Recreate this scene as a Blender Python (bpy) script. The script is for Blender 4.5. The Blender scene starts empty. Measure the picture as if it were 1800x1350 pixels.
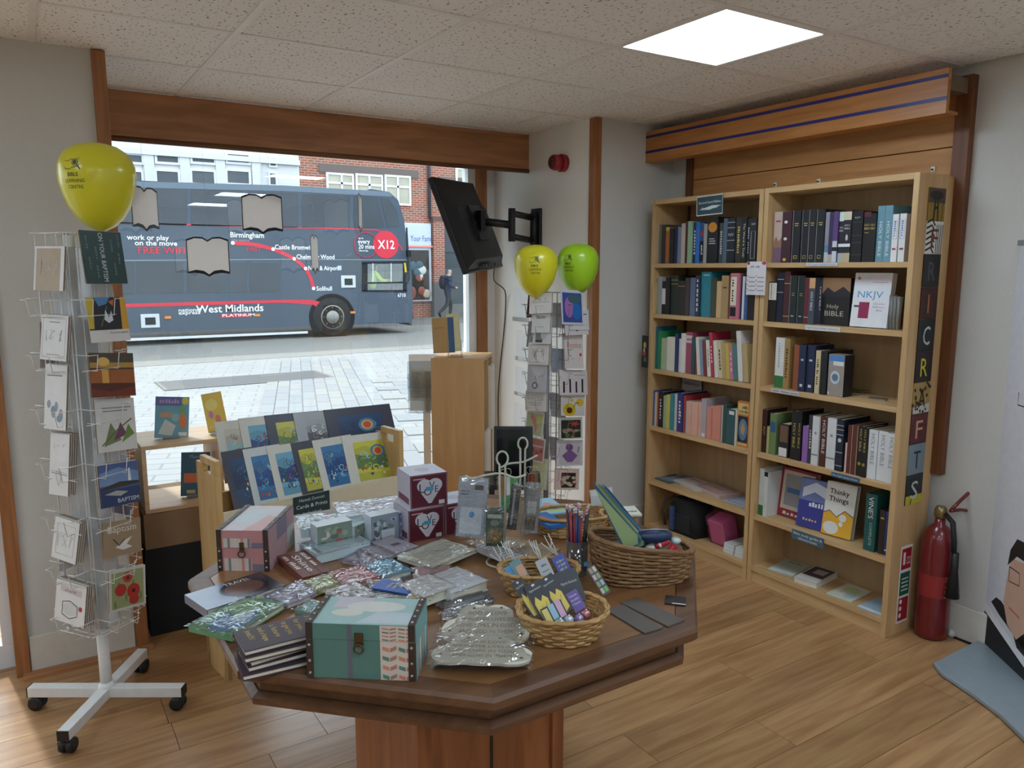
import bpy, bmesh, math, random
from mathutils import Vector as V, Matrix as M4
random.seed(5)
S = bpy.context.scene
C = S.collection
# ---------------- camera ----------------
H = 1.63; FP = 1356.0; YAW = math.radians(32.55); PIT = math.atan(204/1356)
cd = bpy.data.cameras.new('camera'); cam = bpy.data.objects.new('camera', cd); C.objects.link(cam)
cam.location = (0, 0, H); cam.rotation_euler = (math.pi/2-PIT, 0, -YAW)
cd.sensor_fit = 'HORIZONTAL'; cd.sensor_width = 36; cd.lens = 36*FP/1800; cd.clip_start = .02; cd.clip_end = 300
S.camera = cam
# ---------------- world, sun, exposure ----------------
w = bpy.data.worlds.new('sky'); S.world = w; w.use_nodes = True
bg = w.node_tree.nodes['Background']; bg.inputs[0].default_value = (.80, .90, 1, 1); bg.inputs[1].default_value = .90
sd = bpy.data.lights.new('sun', 'SUN'); sd.energy = 1.1; sd.angle = math.radians(2); sd.color = (1, .95, .88)
sun = bpy.data.objects.new('sun', sd); C.objects.link(sun)
sun.rotation_euler = V((.16, -1, -1.15)).to_track_quat('-Z', 'Y').to_euler()
vs = S.view_settings; vs.view_transform = 'Standard'; vs.look = 'None'; vs.gamma = 1; vs.use_curve_mapping = False
vs.exposure = 2.42
PANEL = 3.4      # strength of the visible ceiling light panel and the added fill panels
# ---------------- geometry helpers ----------------
_F = V((math.sin(YAW)*math.cos(PIT), math.cos(YAW)*math.cos(PIT), -math.sin(PIT)))
_R = V((math.cos(YAW), -math.sin(YAW), 0)); _U = _R.cross(_F); _C = V((0, 0, H))
def _ray(x, y): return _F+_R*((x-900)/FP)-_U*((y-675)/FP)
def onz(x, y, z): d = _ray(x, y); return _C+d*((z-H)/d.z)
def onx(x, y, X): d = _ray(x, y); return _C+d*(X/d.x)
def ony(x, y, Y): d = _ray(x, y); return _C+d*(Y/d.y)
def lin(c):
    return tuple(((v/255)/12.92 if v/255 <= .04045 else ((v/255+.055)/1.055)**2.4) for v in c[:3])+(1,)
_m = {}
def mat(c, rough=.6, metal=0, var=.08, scale=25, bump=0, coat=0, spec=.5):
    """plain procedural surface: colour with a little noise variation"""
    k = (tuple(c), rough, metal, var, scale, bump, coat, spec)
    if k in _m: return _m[k]
    m = bpy.data.materials.new('surface_%d_%d_%d' % tuple(int(v) for v in c[:3])); m.use_nodes = True
    n = m.node_tree; b = n.nodes['Principled BSDF']; L = n.links.new
    col = lin(c); b.inputs['Base Color'].default_value = col
    b.inputs['Roughness'].default_value = rough; b.inputs['Metallic'].default_value = metal
    b.inputs['Specular IOR Level'].default_value = spec
    if coat: b.inputs['Coat Weight'].default_value = coat; b.inputs['Coat Roughness'].default_value = .05
    if var or bump:
        tc = n.nodes.new('ShaderNodeTexCoord'); nz = n.nodes.new('ShaderNodeTexNoise'); nz.inputs['Scale'].default_value = scale
        L(tc.outputs['Object'], nz.inputs['Vector'])
    if var:
        mx = n.nodes.new('ShaderNodeMix'); mx.data_type = 'RGBA'
        mx.inputs[6].default_value = tuple(v*(1-var) for v in col[:3])+(1,); mx.inputs[7].default_value = tuple(min(1, v*(1+var)) for v in col[:3])+(1,)
        L(nz.outputs[0], mx.inputs[0]); L(mx.outputs[2], b.inputs['Base Color'])
    if bump:
        bp = n.nodes.new('ShaderNodeBump'); bp.inputs['Strength'].default_value = bump; bp.inputs['Distance'].default_value = .004
        L(nz.outputs[0], bp.inputs['Height']); L(bp.outputs[0], b.inputs['Normal'])
    _m[k] = m; return m
def wood(c1, c2, axis=0, scale=3, rough=.45, stretch=14, rnd=.25, coat=0, fine=True):
    k = ('wood', tuple(c1), tuple(c2), axis, scale, rough, stretch, rnd)
    if k in _m: return _m[k]
    m = bpy.data.materials.new('wood_grain'); m.use_nodes = True
    n = m.node_tree; b = n.nodes['Principled BSDF']; L = n.links.new
    tc = n.nodes.new('ShaderNodeTexCoord'); oi = n.nodes.new('ShaderNodeObjectInfo')
    ad = n.nodes.new('ShaderNodeVectorMath'); ad.operation = 'ADD'; mp = n.nodes.new('ShaderNodeMapping')
    mu = n.nodes.new('ShaderNodeVectorMath'); mu.operation = 'SCALE'; mu.inputs[0].default_value = (7, 13, 5)
    L(oi.outputs['Random'], mu.inputs['Scale']); L(tc.outputs['Object'], ad.inputs[0]); L(mu.outputs[0], ad.inputs[1])
    sc = [stretch]*3; sc[axis] = 1; mp.inputs['Scale'].default_value = sc; L(ad.outputs[0], mp.inputs[0])
    nz = n.nodes.new('ShaderNodeTexNoise'); nz.inputs['Scale'].default_value = scale; nz.inputs['Detail'].default_value = 6; nz.inputs['Distortion'].default_value = .6
    L(mp.outputs[0], nz.inputs['Vector'])
    cr = n.nodes.new('ShaderNodeValToRGB'); cr.color_ramp.elements[0].position = .32; cr.color_ramp.elements[1].position = .68
    cr.color_ramp.elements[0].color = lin(c2); cr.color_ramp.elements[1].color = lin(c1); L(nz.outputs[0], cr.inputs[0])
    hs = n.nodes.new('ShaderNodeHueSaturation'); mr = n.nodes.new('ShaderNodeMapRange'); mr.inputs[3].default_value = 1-rnd; mr.inputs[4].default_value = 1+rnd*.6
    L(oi.outputs['Random'], mr.inputs[0]); L(mr.outputs[0], hs.inputs['Value']); L(cr.outputs[0], hs.inputs['Color']); L(hs.outputs[0], b.inputs['Base Color'])
    b.inputs['Roughness'].default_value = rough
    if coat: b.inputs['Coat Weight'].default_value = coat; b.inputs['Coat Roughness'].default_value = .15
    _m[k] = m; return m
def glassy(tint=(255, 255, 255), refl=.06, rough=0.0, alpha=.0, bump=0, scale=30):
    """thin clear sheet: see-through with a mirror share, optionally slightly milky and crumpled"""
    k = ('gl', tuple(tint), refl, rough, alpha, bump, scale)
    if k in _m: return _m[k]
    m = bpy.data.materials.new('clear_sheet'); m.use_nodes = True; n = m.node_tree; L = n.links.new
    n.nodes.remove(n.nodes['Principled BSDF']); out = n.nodes['Material Output']
    tr = n.nodes.new('ShaderNodeBsdfTransparent'); tr.inputs[0].default_value = lin(tint)
    gl = n.nodes.new('ShaderNodeBsdfGlossy'); gl.inputs['Roughness'].default_value = rough
    df = n.nodes.new('ShaderNodeBsdfDiffuse'); df.inputs[0].default_value = (.8, .82, .85, 1)
    lw = n.nodes.new('ShaderNodeLayerWeight'); lw.inputs['Blend'].default_value = .25
    ma = n.nodes.new('ShaderNodeMath'); ma.operation = 'MULTIPLY_ADD'; ma.inputs[1].default_value = .5; ma.inputs[2].default_value = refl; L(lw.outputs['Fresnel'], ma.inputs[0])
    m1 = n.nodes.new('ShaderNodeMixShader'); m1.inputs[0].default_value = alpha; L(tr.outputs[0], m1.inputs[1]); L(df.outputs[0], m1.inputs[2])
    m2 = n.nodes.new('ShaderNodeMixShader'); L(ma.outputs[0], m2.inputs[0]); L(m1.outputs[0], m2.inputs[1]); L(gl.outputs[0], m2.inputs[2]); L(m2.outputs[0], out.inputs[0])
    if bump:
        tc = n.nodes.new('ShaderNodeTexCoord'); nz = n.nodes.new('ShaderNodeTexNoise'); nz.inputs['Scale'].default_value = scale; nz.inputs['Distortion'].default_value = 1.5; L(tc.outputs['Object'], nz.inputs['Vector'])
        bp = n.nodes.new('ShaderNodeBump'); bp.inputs['Strength'].default_value = bump; bp.inputs['Distance'].default_value = .02; L(nz.outputs[0], bp.inputs['Height']); L(bp.outputs[0], gl.inputs['Normal']); L(bp.outputs[0], lw.inputs['Normal'])
    _m[k] = m; return m
def emit(c, s):
    m = bpy.data.materials.new('lit_panel'); m.use_nodes = True; b = m.node_tree.nodes['Principled BSDF']
    b.inputs['Base Color'].default_value = lin(c); b.inputs['Emission Color'].default_value = lin(c); b.inputs['Emission Strength'].default_value = s; return m
class MB:
    """collects shapes, build() links them as one mesh object"""
    def __init__(s): s.v = []; s.f = []; s.mi = []; s.mats = []; s.sm = []
    def slot(s, m):
        if m not in s.mats: s.mats.append(m)
        return s.mats.index(m)
    def add(s, vs, fs, m=None, smooth=False):
        o = len(s.v); s.v += [tuple(v) for v in vs]; i = s.slot(m) if m else 0
        for f in fs: s.f.append([o+j for j in f]); s.mi.append(i); s.sm.append(smooth)
        return s
    def box(s, x0, y0, z0, x1, y1, z1, m=None, X=None):
        vs = [V((x, y, z)) for z in (z0, z1) for x, y in ((x0, y0), (x1, y0), (x1, y1), (x0, y1))]
        if X: vs = [X @ v for v in vs]
        return s.add(vs, [(3, 2, 1, 0), (4, 5, 6, 7), (0, 1, 5, 4), (1, 2, 6, 5), (2, 3, 7, 6), (3, 0, 4, 7)], m)
    def prism(s, poly, z0, z1, m=None, X=None):
        n = len(poly); vs = [V((p[0], p[1], z0)) for p in poly]+[V((p[0], p[1], z1)) for p in poly]
        if X: vs = [X @ v for v in vs]
        return s.add(vs, [tuple(range(n-1, -1, -1)), tuple(range(n, 2*n))]+[(i, (i+1) % n, n+(i+1) % n, n+i) for i in range(n)], m)
    def loft(s, rings, m=None, caps=True, smooth=False, X=None):
        n = len(rings[0]); vs = [V(p) for r in rings for p in r]
        if X: vs = [X @ v for v in vs]
        fs = [(k*n+i, k*n+(i+1) % n, (k+1)*n+(i+1) % n, (k+1)*n+i) for k in range(len(rings)-1) for i in range(n)]
        s.add(vs, fs, m, smooth)
        if caps:
            o = len(s.v)-len(vs); q = s.slot(m) if m else 0
            for f in (list(range(n-1, -1, -1)), [(len(rings)-1)*n+i for i in range(n)]): s.f.append([o+j for j in f]); s.mi.append(q); s.sm.append(False)
        return s
    def lathe(s, prof, n=16, m=None, c=(0, 0, 0), X=None, caps=True, smooth=True):
        return s.loft([[(c[0]+r*math.cos(2*math.pi*i/n), c[1]+r*math.sin(2*math.pi*i/n), c[2]+z) for i in range(n)] for r, z in prof], m, caps, smooth, X)
    def tube(s, pts, r, n=6, m=None, closed=False, smooth=True):
        pts = [V(p) for p in pts]; k = len(pts); rings = []; up = None
        for i, p in enumerate(pts):
            if closed: t = pts[(i+1) % k]-pts[i-1]
            else: t = pts[min(i+1, k-1)]-pts[max(i-1, 0)]
            t.normalize()
            if up is None: up = t.orthogonal().normalized()
            up = (up-t*up.dot(t)); up = up.normalized() if up.length > 1e-5 else t.orthogonal().normalized()
            b = t.cross(up); rr = r[i] if isinstance(r, (list, tuple)) else r
            rings.append([p+(up*math.cos(2*math.pi*j/n)+b*math.sin(2*math.pi*j/n))*rr for j in range(n)])
        if closed: rings.append(rings[0])
        return s.loft(rings, m, not closed, smooth)
    def sphere(s, c, r, m=None, n=12, k=8, X=None):
        r = (r, r, r) if not isinstance(r, (tuple, list)) else r
        return s.loft([[(c[0]+r[0]*math.sin(a)*math.cos(2*math.pi*i/n), c[1]+r[1]*math.sin(a)*math.sin(2*math.pi*i/n), c[2]-r[2]*math.cos(a)) for i in range(n)] for a in [max(.02, min(math.pi-.02, math.pi*j/k)) for j in range(k+1)]], m, True, True, X)
    def build(s, name, m=None, parent=None, X=None, bevel=0):
        me = bpy.data.meshes.new(name); me.from_pydata(s.v, [], s.f)
        for q in (s.mats or [m]): me.materials.append(q)
        if s.mats: me.polygons.foreach_set('material_index', s.mi)
        me.polygons.foreach_set('use_smooth', s.sm); me.update()
        o = bpy.data.objects.new(name, me); C.objects.link(o)
        if parent: o.parent = parent
        if X is not None: o.matrix_local = X
        if bevel: d = o.modifiers.new('bevel', 'BEVEL'); d.width = bevel; d.segments = 2; d.limit_method = 'ANGLE'
        return o
def T(x, y, z, rz=0, rx=0, ry=0): return M4.Translation((x, y, z)) @ M4.Rotation(rz, 4, 'Z') @ M4.Rotation(ry, 4, 'Y') @ M4.Rotation(rx, 4, 'X')
def frame(o, ex, ey):
    """matrix with local x along ex and local y along (roughly) ey, origin o"""
    ex = V(ex).normalized(); ez = ex.cross(V(ey)).normalized(); ey = ez.cross(ex)
    return M4(((ex.x, ey.x, ez.x, o[0]), (ex.y, ey.y, ez.y, o[1]), (ex.z, ey.z, ez.z, o[2]), (0, 0, 0, 1)))
def tag(o, label, cat, group=None):
    o['label'] = label; o['category'] = cat
    if group: o['group'] = group
    return o
def thing(name, label, cat, X=None, group=None):
    o = bpy.data.objects.new(name, None); C.objects.link(o); o.empty_display_size = .05
    if X is not None: o.matrix_world = X
    return tag(o, label, cat, group)
def struct(o): o['kind'] = 'structure'; return o
def copyc(o, parent, X=None):
    c = o.copy(); C.objects.link(c); c.parent = parent
    if X is not None: c.matrix_local = X
    return c
_tx = {}
def textmesh(s, bold=0):
    if (s, bold) in _tx: return _tx[s, bold]
    cu = bpy.data.curves.new('t', 'FONT'); cu.body = s; cu.size = 1; cu.resolution_u = 2; cu.align_x = 'LEFT'; cu.offset = bold
    ob = bpy.data.objects.new('t', cu); me = bpy.data.meshes.new_from_object(ob)
    vs = [tuple(v.co) for v in me.vertices]; fs = [tuple(p.vertices) for p in me.polygons]
    x0 = min([v[0] for v in vs] or [0]); x1 = max([v[0] for v in vs] or [1])
    bpy.data.objects.remove(ob); bpy.data.meshes.remove(me); bpy.data.curves.remove(cu)
    _tx[s, bold] = (vs, fs, x0, x1); return _tx[s, bold]
def stroke(pts, w):
    """mitred quads of a polyline of width w"""
    n = len(pts); L, R_ = [], []
    for i, p in enumerate(pts):
        q0 = pts[max(i-1, 0)]; q1 = pts[min(i+1, n-1)]; dx, dy = q1[0]-q0[0], q1[1]-q0[1]; l = math.hypot(dx, dy) or 1e-6
        L.append((p[0]-dy/l*w/2, p[1]+dx/l*w/2)); R_.append((p[0]+dy/l*w/2, p[1]-dx/l*w/2))
    return [[L[i], R_[i], R_[i+1], L[i+1]] for i in range(n-1)]
ILLEGIBLE = {'HANDBOOK', 'COMMENTARY', 'CONCORDANCE', 'STUDY BIBLE', 'LEXICON', 'THE BIBLE', 'GRACE', 'PRAYER', 'HOPE', 'MISSION', 'REVIVAL', 'THOMPSON', 'DICTIONARY', 'WINE TO DUST', 'Journal', 'Through', 'Stories', 'JESUS', 'FAMILY', 'Reset', 'David', 'LESLIE', 'STORY', 'Bible Notes', 'New York',
 'grace', 'faith', 'blessing', 'water', 'joy', 'peace', 'hope', 'welcome', 'Be strong and', 'courageous', 'The Lord is', 'my light', 'and my', 'Trust', 'FOREIGN LANGUAGE BIBLES', 'Atlas', 'of the earth', 'Rise and', 'for Jesus'}
def smear(s):
    """word-like row of small marks where the photograph's print cannot be read"""
    vs, fs = [], []; r = random.Random(s)
    for i, ch in enumerate(s):
        if ch == ' ': continue
        x = i*.55; h = .45+.3*r.random(); w_ = .3+.15*r.random(); k = len(vs); vs += [(x, .02, 0), (x+w_, 0, 0), (x+w_, h, 0), (x+.04, h*.95, 0)]; fs.append((k, k+1, k+2, k+3))
    return vs, fs, 0, len(s)*.55
def decal(name, W, Hh, shapes, parent=None, X=None, dz=.00006, rough=.55, z0=.0003):
    """flat print on a W x Hh rectangle (origin lower left, local z outwards); shape coords are 0..1
    r x0 y0 x1 y1 c | e cx cy rx ry c | p [..] c | l [..] w c (w in parts of W) | t text x y h c [rot] [fitwidth]"""
    mb = MB(); z = z0
    for s in shapes:
        k = s[0]; z += dz
        if k == 'r': polys = [[(s[1], s[2]), (s[3], s[2]), (s[3], s[4]), (s[1], s[4])]]; c = s[5]
        elif k == 'e': polys = [[(s[1]+s[3]*math.cos(a*math.pi/10), s[2]+s[4]*math.sin(a*math.pi/10)) for a in range(20)]]; c = s[5]
        elif k == 'p': polys = [s[1]]; c = s[2]
        elif k == 'l':
            q = stroke([(p[0]*W, p[1]*Hh) for p in s[1]], s[2]*W); c = s[3]
            for pl in q: mb.add([(x, y, z) for x, y in pl], [range(len(pl))], mat(c, rough))
            continue
        elif k == 't':
            vs, fs, x0, x1 = smear(s[1]) if s[1] in ILLEGIBLE else textmesh(s[1], .012 if len(s) > 8 and s[8] else 0); h = s[4]*Hh*1.38; c = s[5]; rot = s[6] if len(s) > 6 else 0
            sx = h
            if len(s) > 7 and s[7]: sx = s[7]*(W if abs(math.sin(rot)) < .7 else Hh)/max(.01, x1-x0)
            ca, sa = math.cos(rot), math.sin(rot)
            mb.add([(s[2]*W+(v[0]-x0)*sx*ca-v[1]*h*sa, s[3]*Hh+(v[0]-x0)*sx*sa+v[1]*h*ca, z) for v in vs], fs, mat(c, rough)); continue
        for pl in polys: mb.add([(x*W, y*Hh, z) for x, y in pl], [range(len(pl))], mat(c, rough))
    if not mb.f: return None
    return mb.build(name, None, parent, X)
# ================= room shell =================
ZC = 2.463; XR = 3.43; YG = 4.65; YP = 3.55
WALL = mat((206, 202, 194), .85, 0, .04, 180, .25); WALLW = mat((238, 236, 230), .8, 0, .03, 150, .1)
OAK = wood((184, 128, 84), (148, 98, 60), 0, 2.2, .5, 9, .04); OAKV = wood((170, 112, 66), (138, 86, 46), 2, 3, .5, 14, .05)
FLW = wood((190, 146, 100), (156, 112, 72), 0, 2.6, .3, 12, .16)
fl = struct(MB().box(-3.2, -2.6, -.06, XR+.1, YG, -.006).build('floor', mat((70, 48, 30), .8)))
pl = {}
y = -2.58; r = 0
while y < YG-.02:
    wd = .187; x = -3.15-random.random()*1.2
    while x < XR:
        x0, x1, y1 = max(x, -3.15), min(x+1.25, XR), min(y+wd, YG)
        if x1-x0 > .05:
            key = (round(x1-x0, 3), round(y1-y, 3))
            if key not in pl:
                o = MB().box(0, 0, -.006, key[0]-.002, key[1]-.002, 0).build('plank', FLW, fl); pl[key] = o
            else: o = copyc(pl[key], fl)
            o.location = (x0, y, 0)
        x += 1.25
    y += wd; r += 1
# ceiling: tiles and bars
GX = [-3.2, -2.63, -2.08, -1.53, -.98, -.43, .12, .741, 1.375, 2.005, 2.553, 3.10, XR]
GY = [-2.6, -2.03, -1.47, -.92, -.37, .18, .73, 1.29, 1.853, 2.41, 3.01, 3.60, 4.14, YG]
LIT = {(9, 8), (6, 4), (3, 4), (9, 4), (3, 8), (6, 1), (9, 1), (3, 1)}  # first one is in view; the others are unseen, added as room fill
ce = struct(MB().box(-3.2, -2.6, ZC+.06, XR+.1, YG+.1, ZC+.12).build('ceiling', mat((150, 146, 140), .9)))
def tilemat():
    m = mat((242, 240, 240), .95, 0, .03, 60); n = m.node_tree; b = n.nodes['Principled BSDF']; L = n.links.new
    tc = n.nodes.new('ShaderNodeTexCoord'); vo = n.nodes.new('ShaderNodeTexNoise'); vo.inputs['Scale'].default_value = 95; vo.inputs['Detail'].default_value = 1
    mp = n.nodes.new('ShaderNodeMapping'); mp.inputs['Scale'].default_value = (1, .55, 1); mp.inputs['Rotation'].default_value = (0, 0, .7); L(tc.outputs['Object'], mp.inputs[0]); L(mp.outputs[0], vo.inputs['Vector'])
    cr = n.nodes.new('ShaderNodeValToRGB'); cr.color_ramp.elements[0].position = .30; cr.color_ramp.elements[0].color = (.30, .29, .27, 1); cr.color_ramp.elements[1].position = .37; cr.color_ramp.elements[1].color = (1, 1, 1, 1); L(vo.outputs[0], cr.inputs[0])
    mx = n.nodes.new('ShaderNodeMix'); mx.data_type = 'RGBA'; mx.blend_type = 'MULTIPLY'; mx.inputs[0].default_value = 1
    src = b.inputs['Base Color'].links[0].from_socket; L(src, mx.inputs[6]); L(cr.outputs[0], mx.inputs[7]); L(mx.outputs[2], b.inputs['Base Color']); return m
TM = tilemat(); EM = emit((212, 236, 255), PANEL); tl = {}
for i in range(len(GX)-1):
    for j in range(len(GY)-1):
        if j >= 11 and GX[i+1] > 2.81 and GX[i] > 2.4 and j >= 11 and GX[i] > 2.81: continue
        if (i, j) in LIT: continue
        a, b_ = GX[i+1]-GX[i], GY[j+1]-GY[j]; key = (round(a, 2), round(b_, 2))
        if key not in tl: o = MB().box(.012, .012, 0, a-.012, b_-.012, .015).build('ceiling_tile', TM, ce); tl[key] = o
        else: o = copyc(tl[key], ce)
        o.location = (GX[i], GY[j], ZC+.004)
BAR = mat((234, 230, 226), .5)
for i in range(1, len(GX)-1): MB().box(GX[i]-.012, -2.6, ZC, GX[i]+.012, YG, ZC+.03).build('grid_bar', BAR, ce)
for j in range(1, len(GY)-1): MB().box(-3.2, GY[j]-.012, ZC+.0005, XR, GY[j]+.012, ZC+.03).build('grid_bar', BAR, ce)
for k, (i, j) in enumerate(sorted(LIT)):
    lab = {(9, 8): 'square lit ceiling light panel in front of the striped wooden pelmet', (6, 4): 'added square ceiling fill panel straight above the camera', (3, 4): 'added square ceiling fill panel behind the camera, door side', (9, 4): 'added square ceiling fill panel behind the camera, bookcase side', (3, 8): 'added square ceiling fill panel beside the glass door', (3, 1): 'added square ceiling fill panel by the back wall, door side', (6, 1): 'added square ceiling fill panel in the middle of the back wall', (9, 1): 'added square ceiling fill panel by the back wall, bookcase side'}[(i, j)]
    t = thing('ceiling_light', lab, 'ceiling light', T(GX[i], GY[j], ZC), 'ceiling light panels')
    a, b_ = GX[i+1]-GX[i], GY[j+1]-GY[j]
    f = MB()
    for q in ((.012, .012, a-.012, .022), (.012, b_-.022, a-.012, b_-.012), (.012, .022, .022, b_-.022), (a-.022, .022, a-.012, b_-.022)): f.box(q[0], q[1], .001, q[2], q[3], .02)
    f.build('frame', BAR, t); MB().box(.022, .022, .006, a-.022, b_-.022, .018).build('diffuser', EM, t)
# walls
struct(MB().box(XR, -2.6, 0, XR+.1, YP, ZC+.06).build('wall_right', WALL))
struct(MB().box(-3.2, -2.7, 0, XR+.1, -2.6, ZC+.06).build('wall_back', WALL))
struct(MB().box(-3.3, -2.7, 0, -3.2, 3.6, ZC+.06).build('wall_left', WALL))
wf = struct(MB().box(2.81, YP, 0, XR+.1, YG+.12, ZC+.06).build('wall_front', WALLW))   # deep pier between window and slat wall
MB().box(2.85, YP-.004, 0, 3.43, YP-.0005, ZC).build('wallpaper', WALL, wf)
pn = struct(MB().box(-.08, 3.53, 0, .352, YG+.1, ZC+.06).build('wall_pier', WALL))
# lintels over glazing
struct(MB().box(.352, YG-.02, 2.36, 2.81, YG+.1, ZC+.06).build('wall_lintel', WALLW))
struct(MB().box(-3.2, 3.62, 2.3, -.08, 3.72, ZC+.06).build('wall_lintel_door', WALLW))
# timber trims
def trim(n, b, m=OAKV): return struct(MB().box(*b).build(n, m, None, None, .002))
trim('trim_1', (-.122, 3.505, 0, -.072, 3.60, ZC)); trim('trim_2', (.316, 3.505, 0, .364, 3.56, ZC))
trim('trim_3', (2.80, 3.525, 0, 2.852, 3.575, ZC))
BSK = mat((214, 208, 196), .5)
def skirt(n, b): return struct(MB().box(*b).build(n, BSK, None, None, .003))
skirt('baseboard_pier', (-.07, 3.515, 0, .314, 3.532, .155)); skirt('baseboard_front', (2.854, 3.535, 0, 3.43, 3.5495, .15)); skirt('baseboard_right', (3.414, -2.6, 0, 3.4295, 1.78, .15))
struct(MB().box(-.10, 3.46, 0, .38, 3.514, .012).build('trim_4', OAK))
# pelmet board over the window
pb = thing('window_pelmet', 'wide dark oak pelmet board hanging above the shop window', 'pelmet', T(.37, 4.2, 2.23))
MB().box(0, 0, .012, 2.438, .022, .231).build('board', OAK, pb)
MB().tube([(0, .006, .008), (2.438, .006, .008)], .014, 10).build('edge_bead', wood((140, 90, 52), (110, 66, 36), 0, 3), pb)
# shop window
WF = mat((226, 228, 230), .35, 0, .02); GL = glassy((246, 250, 250), .05)
wn = struct(MB().box(.362, YG-.03, 0, 2.70, YG+.05, .07).build('window_1', WF))
for b in ((.362, YG-.03, .07, .41, YG+.05, 2.36), (2.60, YG-.03, .07, 2.66, YG+.05, 2.36), (.41, YG-.03, 2.30, 2.60, YG+.05, 2.36)): MB().box(*b).build('window_frame', WF, wn, None, .003)
MB().box(.41, YG+.005, .07, 2.60, YG+.011, 2.30).build('pane', GL, wn)
MB().box(2.66, YG-.06, 0, 2.73, YG+.05, 2.40).build('window_post', OAKV, wn); MB().box(2.73, YG-.02, 0, 2.815, YG+.05, 2.4).build('window_reveal', WALLW, wn)
dr = struct(MB().box(-3.2, 3.62, 0, -.08, 3.70, .10).build('door_1', WF))
for b in ((-.165, 3.62, .10, -.10, 3.70, 2.3), (-1.15, 3.62, .10, -1.05, 3.70, 2.3), (-3.2, 3.62, .10, -3.1, 3.70, 2.3), (-3.1, 3.62, 2.22, -.165, 3.70, 2.3)): MB().box(*b).build('door_frame', WF, dr, None, .003)
MB().box(-3.1, 3.655, .1, -1.15, 3.661, 2.22).build('pane', GL, dr); MB().box(-1.05, 3.655, .1, -.165, 3.661, 2.22).build('pane', GL, dr)
# slat wall behind the bookcases, and its pelmet
SL = wood((200, 144, 86), (172, 116, 64), 1, 2.2, .5, 10, .08); SLD = wood((120, 72, 40), (92, 52, 28), 2, 3, .5)
sw = thing('slat_wall_panel', 'oak slat wall panel with horizontal grooves behind the bookcases', 'wall panel', T(3.40, 1.80, .72))
MB().box(.012, .01, 0, .029, 1.585, 1.70).build('backing', mat((70, 46, 28), .8), sw)
for k in range(12):
    z = 1.70-k*.142
    MB().box(0, .045, max(0, z-.138), .014, 1.55, z).build('board', SL, sw, None, .002)
MB().box(-.012, -.02, 0, .029, .044, 1.70).build('edge_post', SLD, sw); MB().box(-.012, 1.551, 0, .029, 1.60, 1.70).build('edge_post', SLD, sw)
pm = thing('slat_wall_pelmet', 'long oak pelmet with two dark blue stripes below the ceiling', 'pelmet', T(3.2, 1.78, 2.245))
PW = wood((196, 132, 70), (164, 104, 50), 1, 2.4, .4, 12, .03)
MB().box(0, 0, .012, .022, 1.765, .175).build('face_board', PW, pm); MB().box(.0, 0, 0, .09, 1.765, .012).build('bottom_board', PW, pm)
for z in (.052, .138): MB().box(-.0015, 0, z, 0, 1.765, z+.014).build('stripe', mat((34, 34, 110), .4), pm)
MB().box(.022, .02, .10, .215, .06, .16).build('bracket', mat((120, 104, 84), .6), pm); MB().box(.022, 1.70, .10, .215, 1.74, .16).build('bracket', mat((120, 104, 84), .6), pm)
for (px, py) in ((1363, 325), (1439, 319), (1640, 298)):
    p = onx(px, py, 3.396)
    h = thing('slat_wall_hook', 'small white hook on the slat wall above %s' % {1363: 'the gap between both bookcases', 1439: 'the middle of the right bookcase', 1640: 'the right end of the right bookcase'}[px], 'hook', T(*p), 'slat wall hooks')
    MB().box(-.002, -.009, -.009, .003, .009, .012).build('plate', mat((225, 222, 216), .5), h); MB().box(-.012, -.003, -.004, -.002, .003, .003).build('peg', mat((40, 38, 36), .5), h)
# ================= street outside =================
ZS = -.15
OUTK = .265      # outdoor colours darkened to hold the daylit street down to room exposure
def street_dimmed(c): return tuple(255*((lambda v: 12.92*v if v < .0031308 else 1.055*v**(1/2.4)-.055)(q*OUTK)) for q in lin(c)[:3])
def omat(c, *a, **k): k.setdefault('spec', .12); return mat(street_dimmed(c), *a, **k)
def brickmat(c1, c2, mo, bw, bh, rot=0, ms=.012, rough=.85):
    m = bpy.data.materials.new('masonry'); m.use_nodes = True; n = m.node_tree; b = n.nodes['Principled BSDF']; L = n.links.new
    tc = n.nodes.new('ShaderNodeTexCoord'); mp = n.nodes.new('ShaderNodeMapping'); mp.inputs['Rotation'].default_value = rot if isinstance(rot, tuple) else (0, 0, rot)
    L(tc.outputs['Object'], mp.inputs[0]); br = n.nodes.new('ShaderNodeTexBrick'); L(mp.outputs[0], br.inputs[0])
    br.inputs['Color1'].default_value = lin(street_dimmed(c1)); br.inputs['Color2'].default_value = lin(street_dimmed(c2)); br.inputs['Mortar'].default_value = lin(street_dimmed(mo))
    br.inputs['Scale'].default_value = 1; br.inputs['Brick Width'].default_value = bw; br.inputs['Row Height'].default_value = bh; br.inputs['Mortar Size'].default_value = ms
    L(br.outputs[0], b.inputs['Base Color']); b.inputs['Roughness'].default_value = rough; return m
PA = math.radians(17.1)
st = struct(MB().box(-40, YG+.05, ZS-.2, 60, 60, ZS-.012).build('ground', brickmat((216, 216, 214), (206, 206, 206), (176, 176, 176), .42, .21, PA)))
road = MB().box(-40, 15.5, ZS-.012, 60, 22.2, ZS-.006).build('road', omat((206, 202, 196), .9, 0, .08, 3), st)
struct(MB().box(-40, 22.2, ZS-.012, 60, 25.6, ZS+.0).build('ground_far_pavement', omat((176, 172, 168), .9, 0, .08, 3)))
PV = [omat((214, 216, 218), .8, 0, .05, 6), omat((208, 210, 214), .8, 0, .05, 6), omat((218, 218, 216), .8, 0, .05, 6)]
a = onz(457, 720, ZS); ud = V((math.sin(PA), math.cos(PA), 0)); vd = V((math.cos(PA), -math.sin(PA), 0)); org = a-ud*5.2
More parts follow.
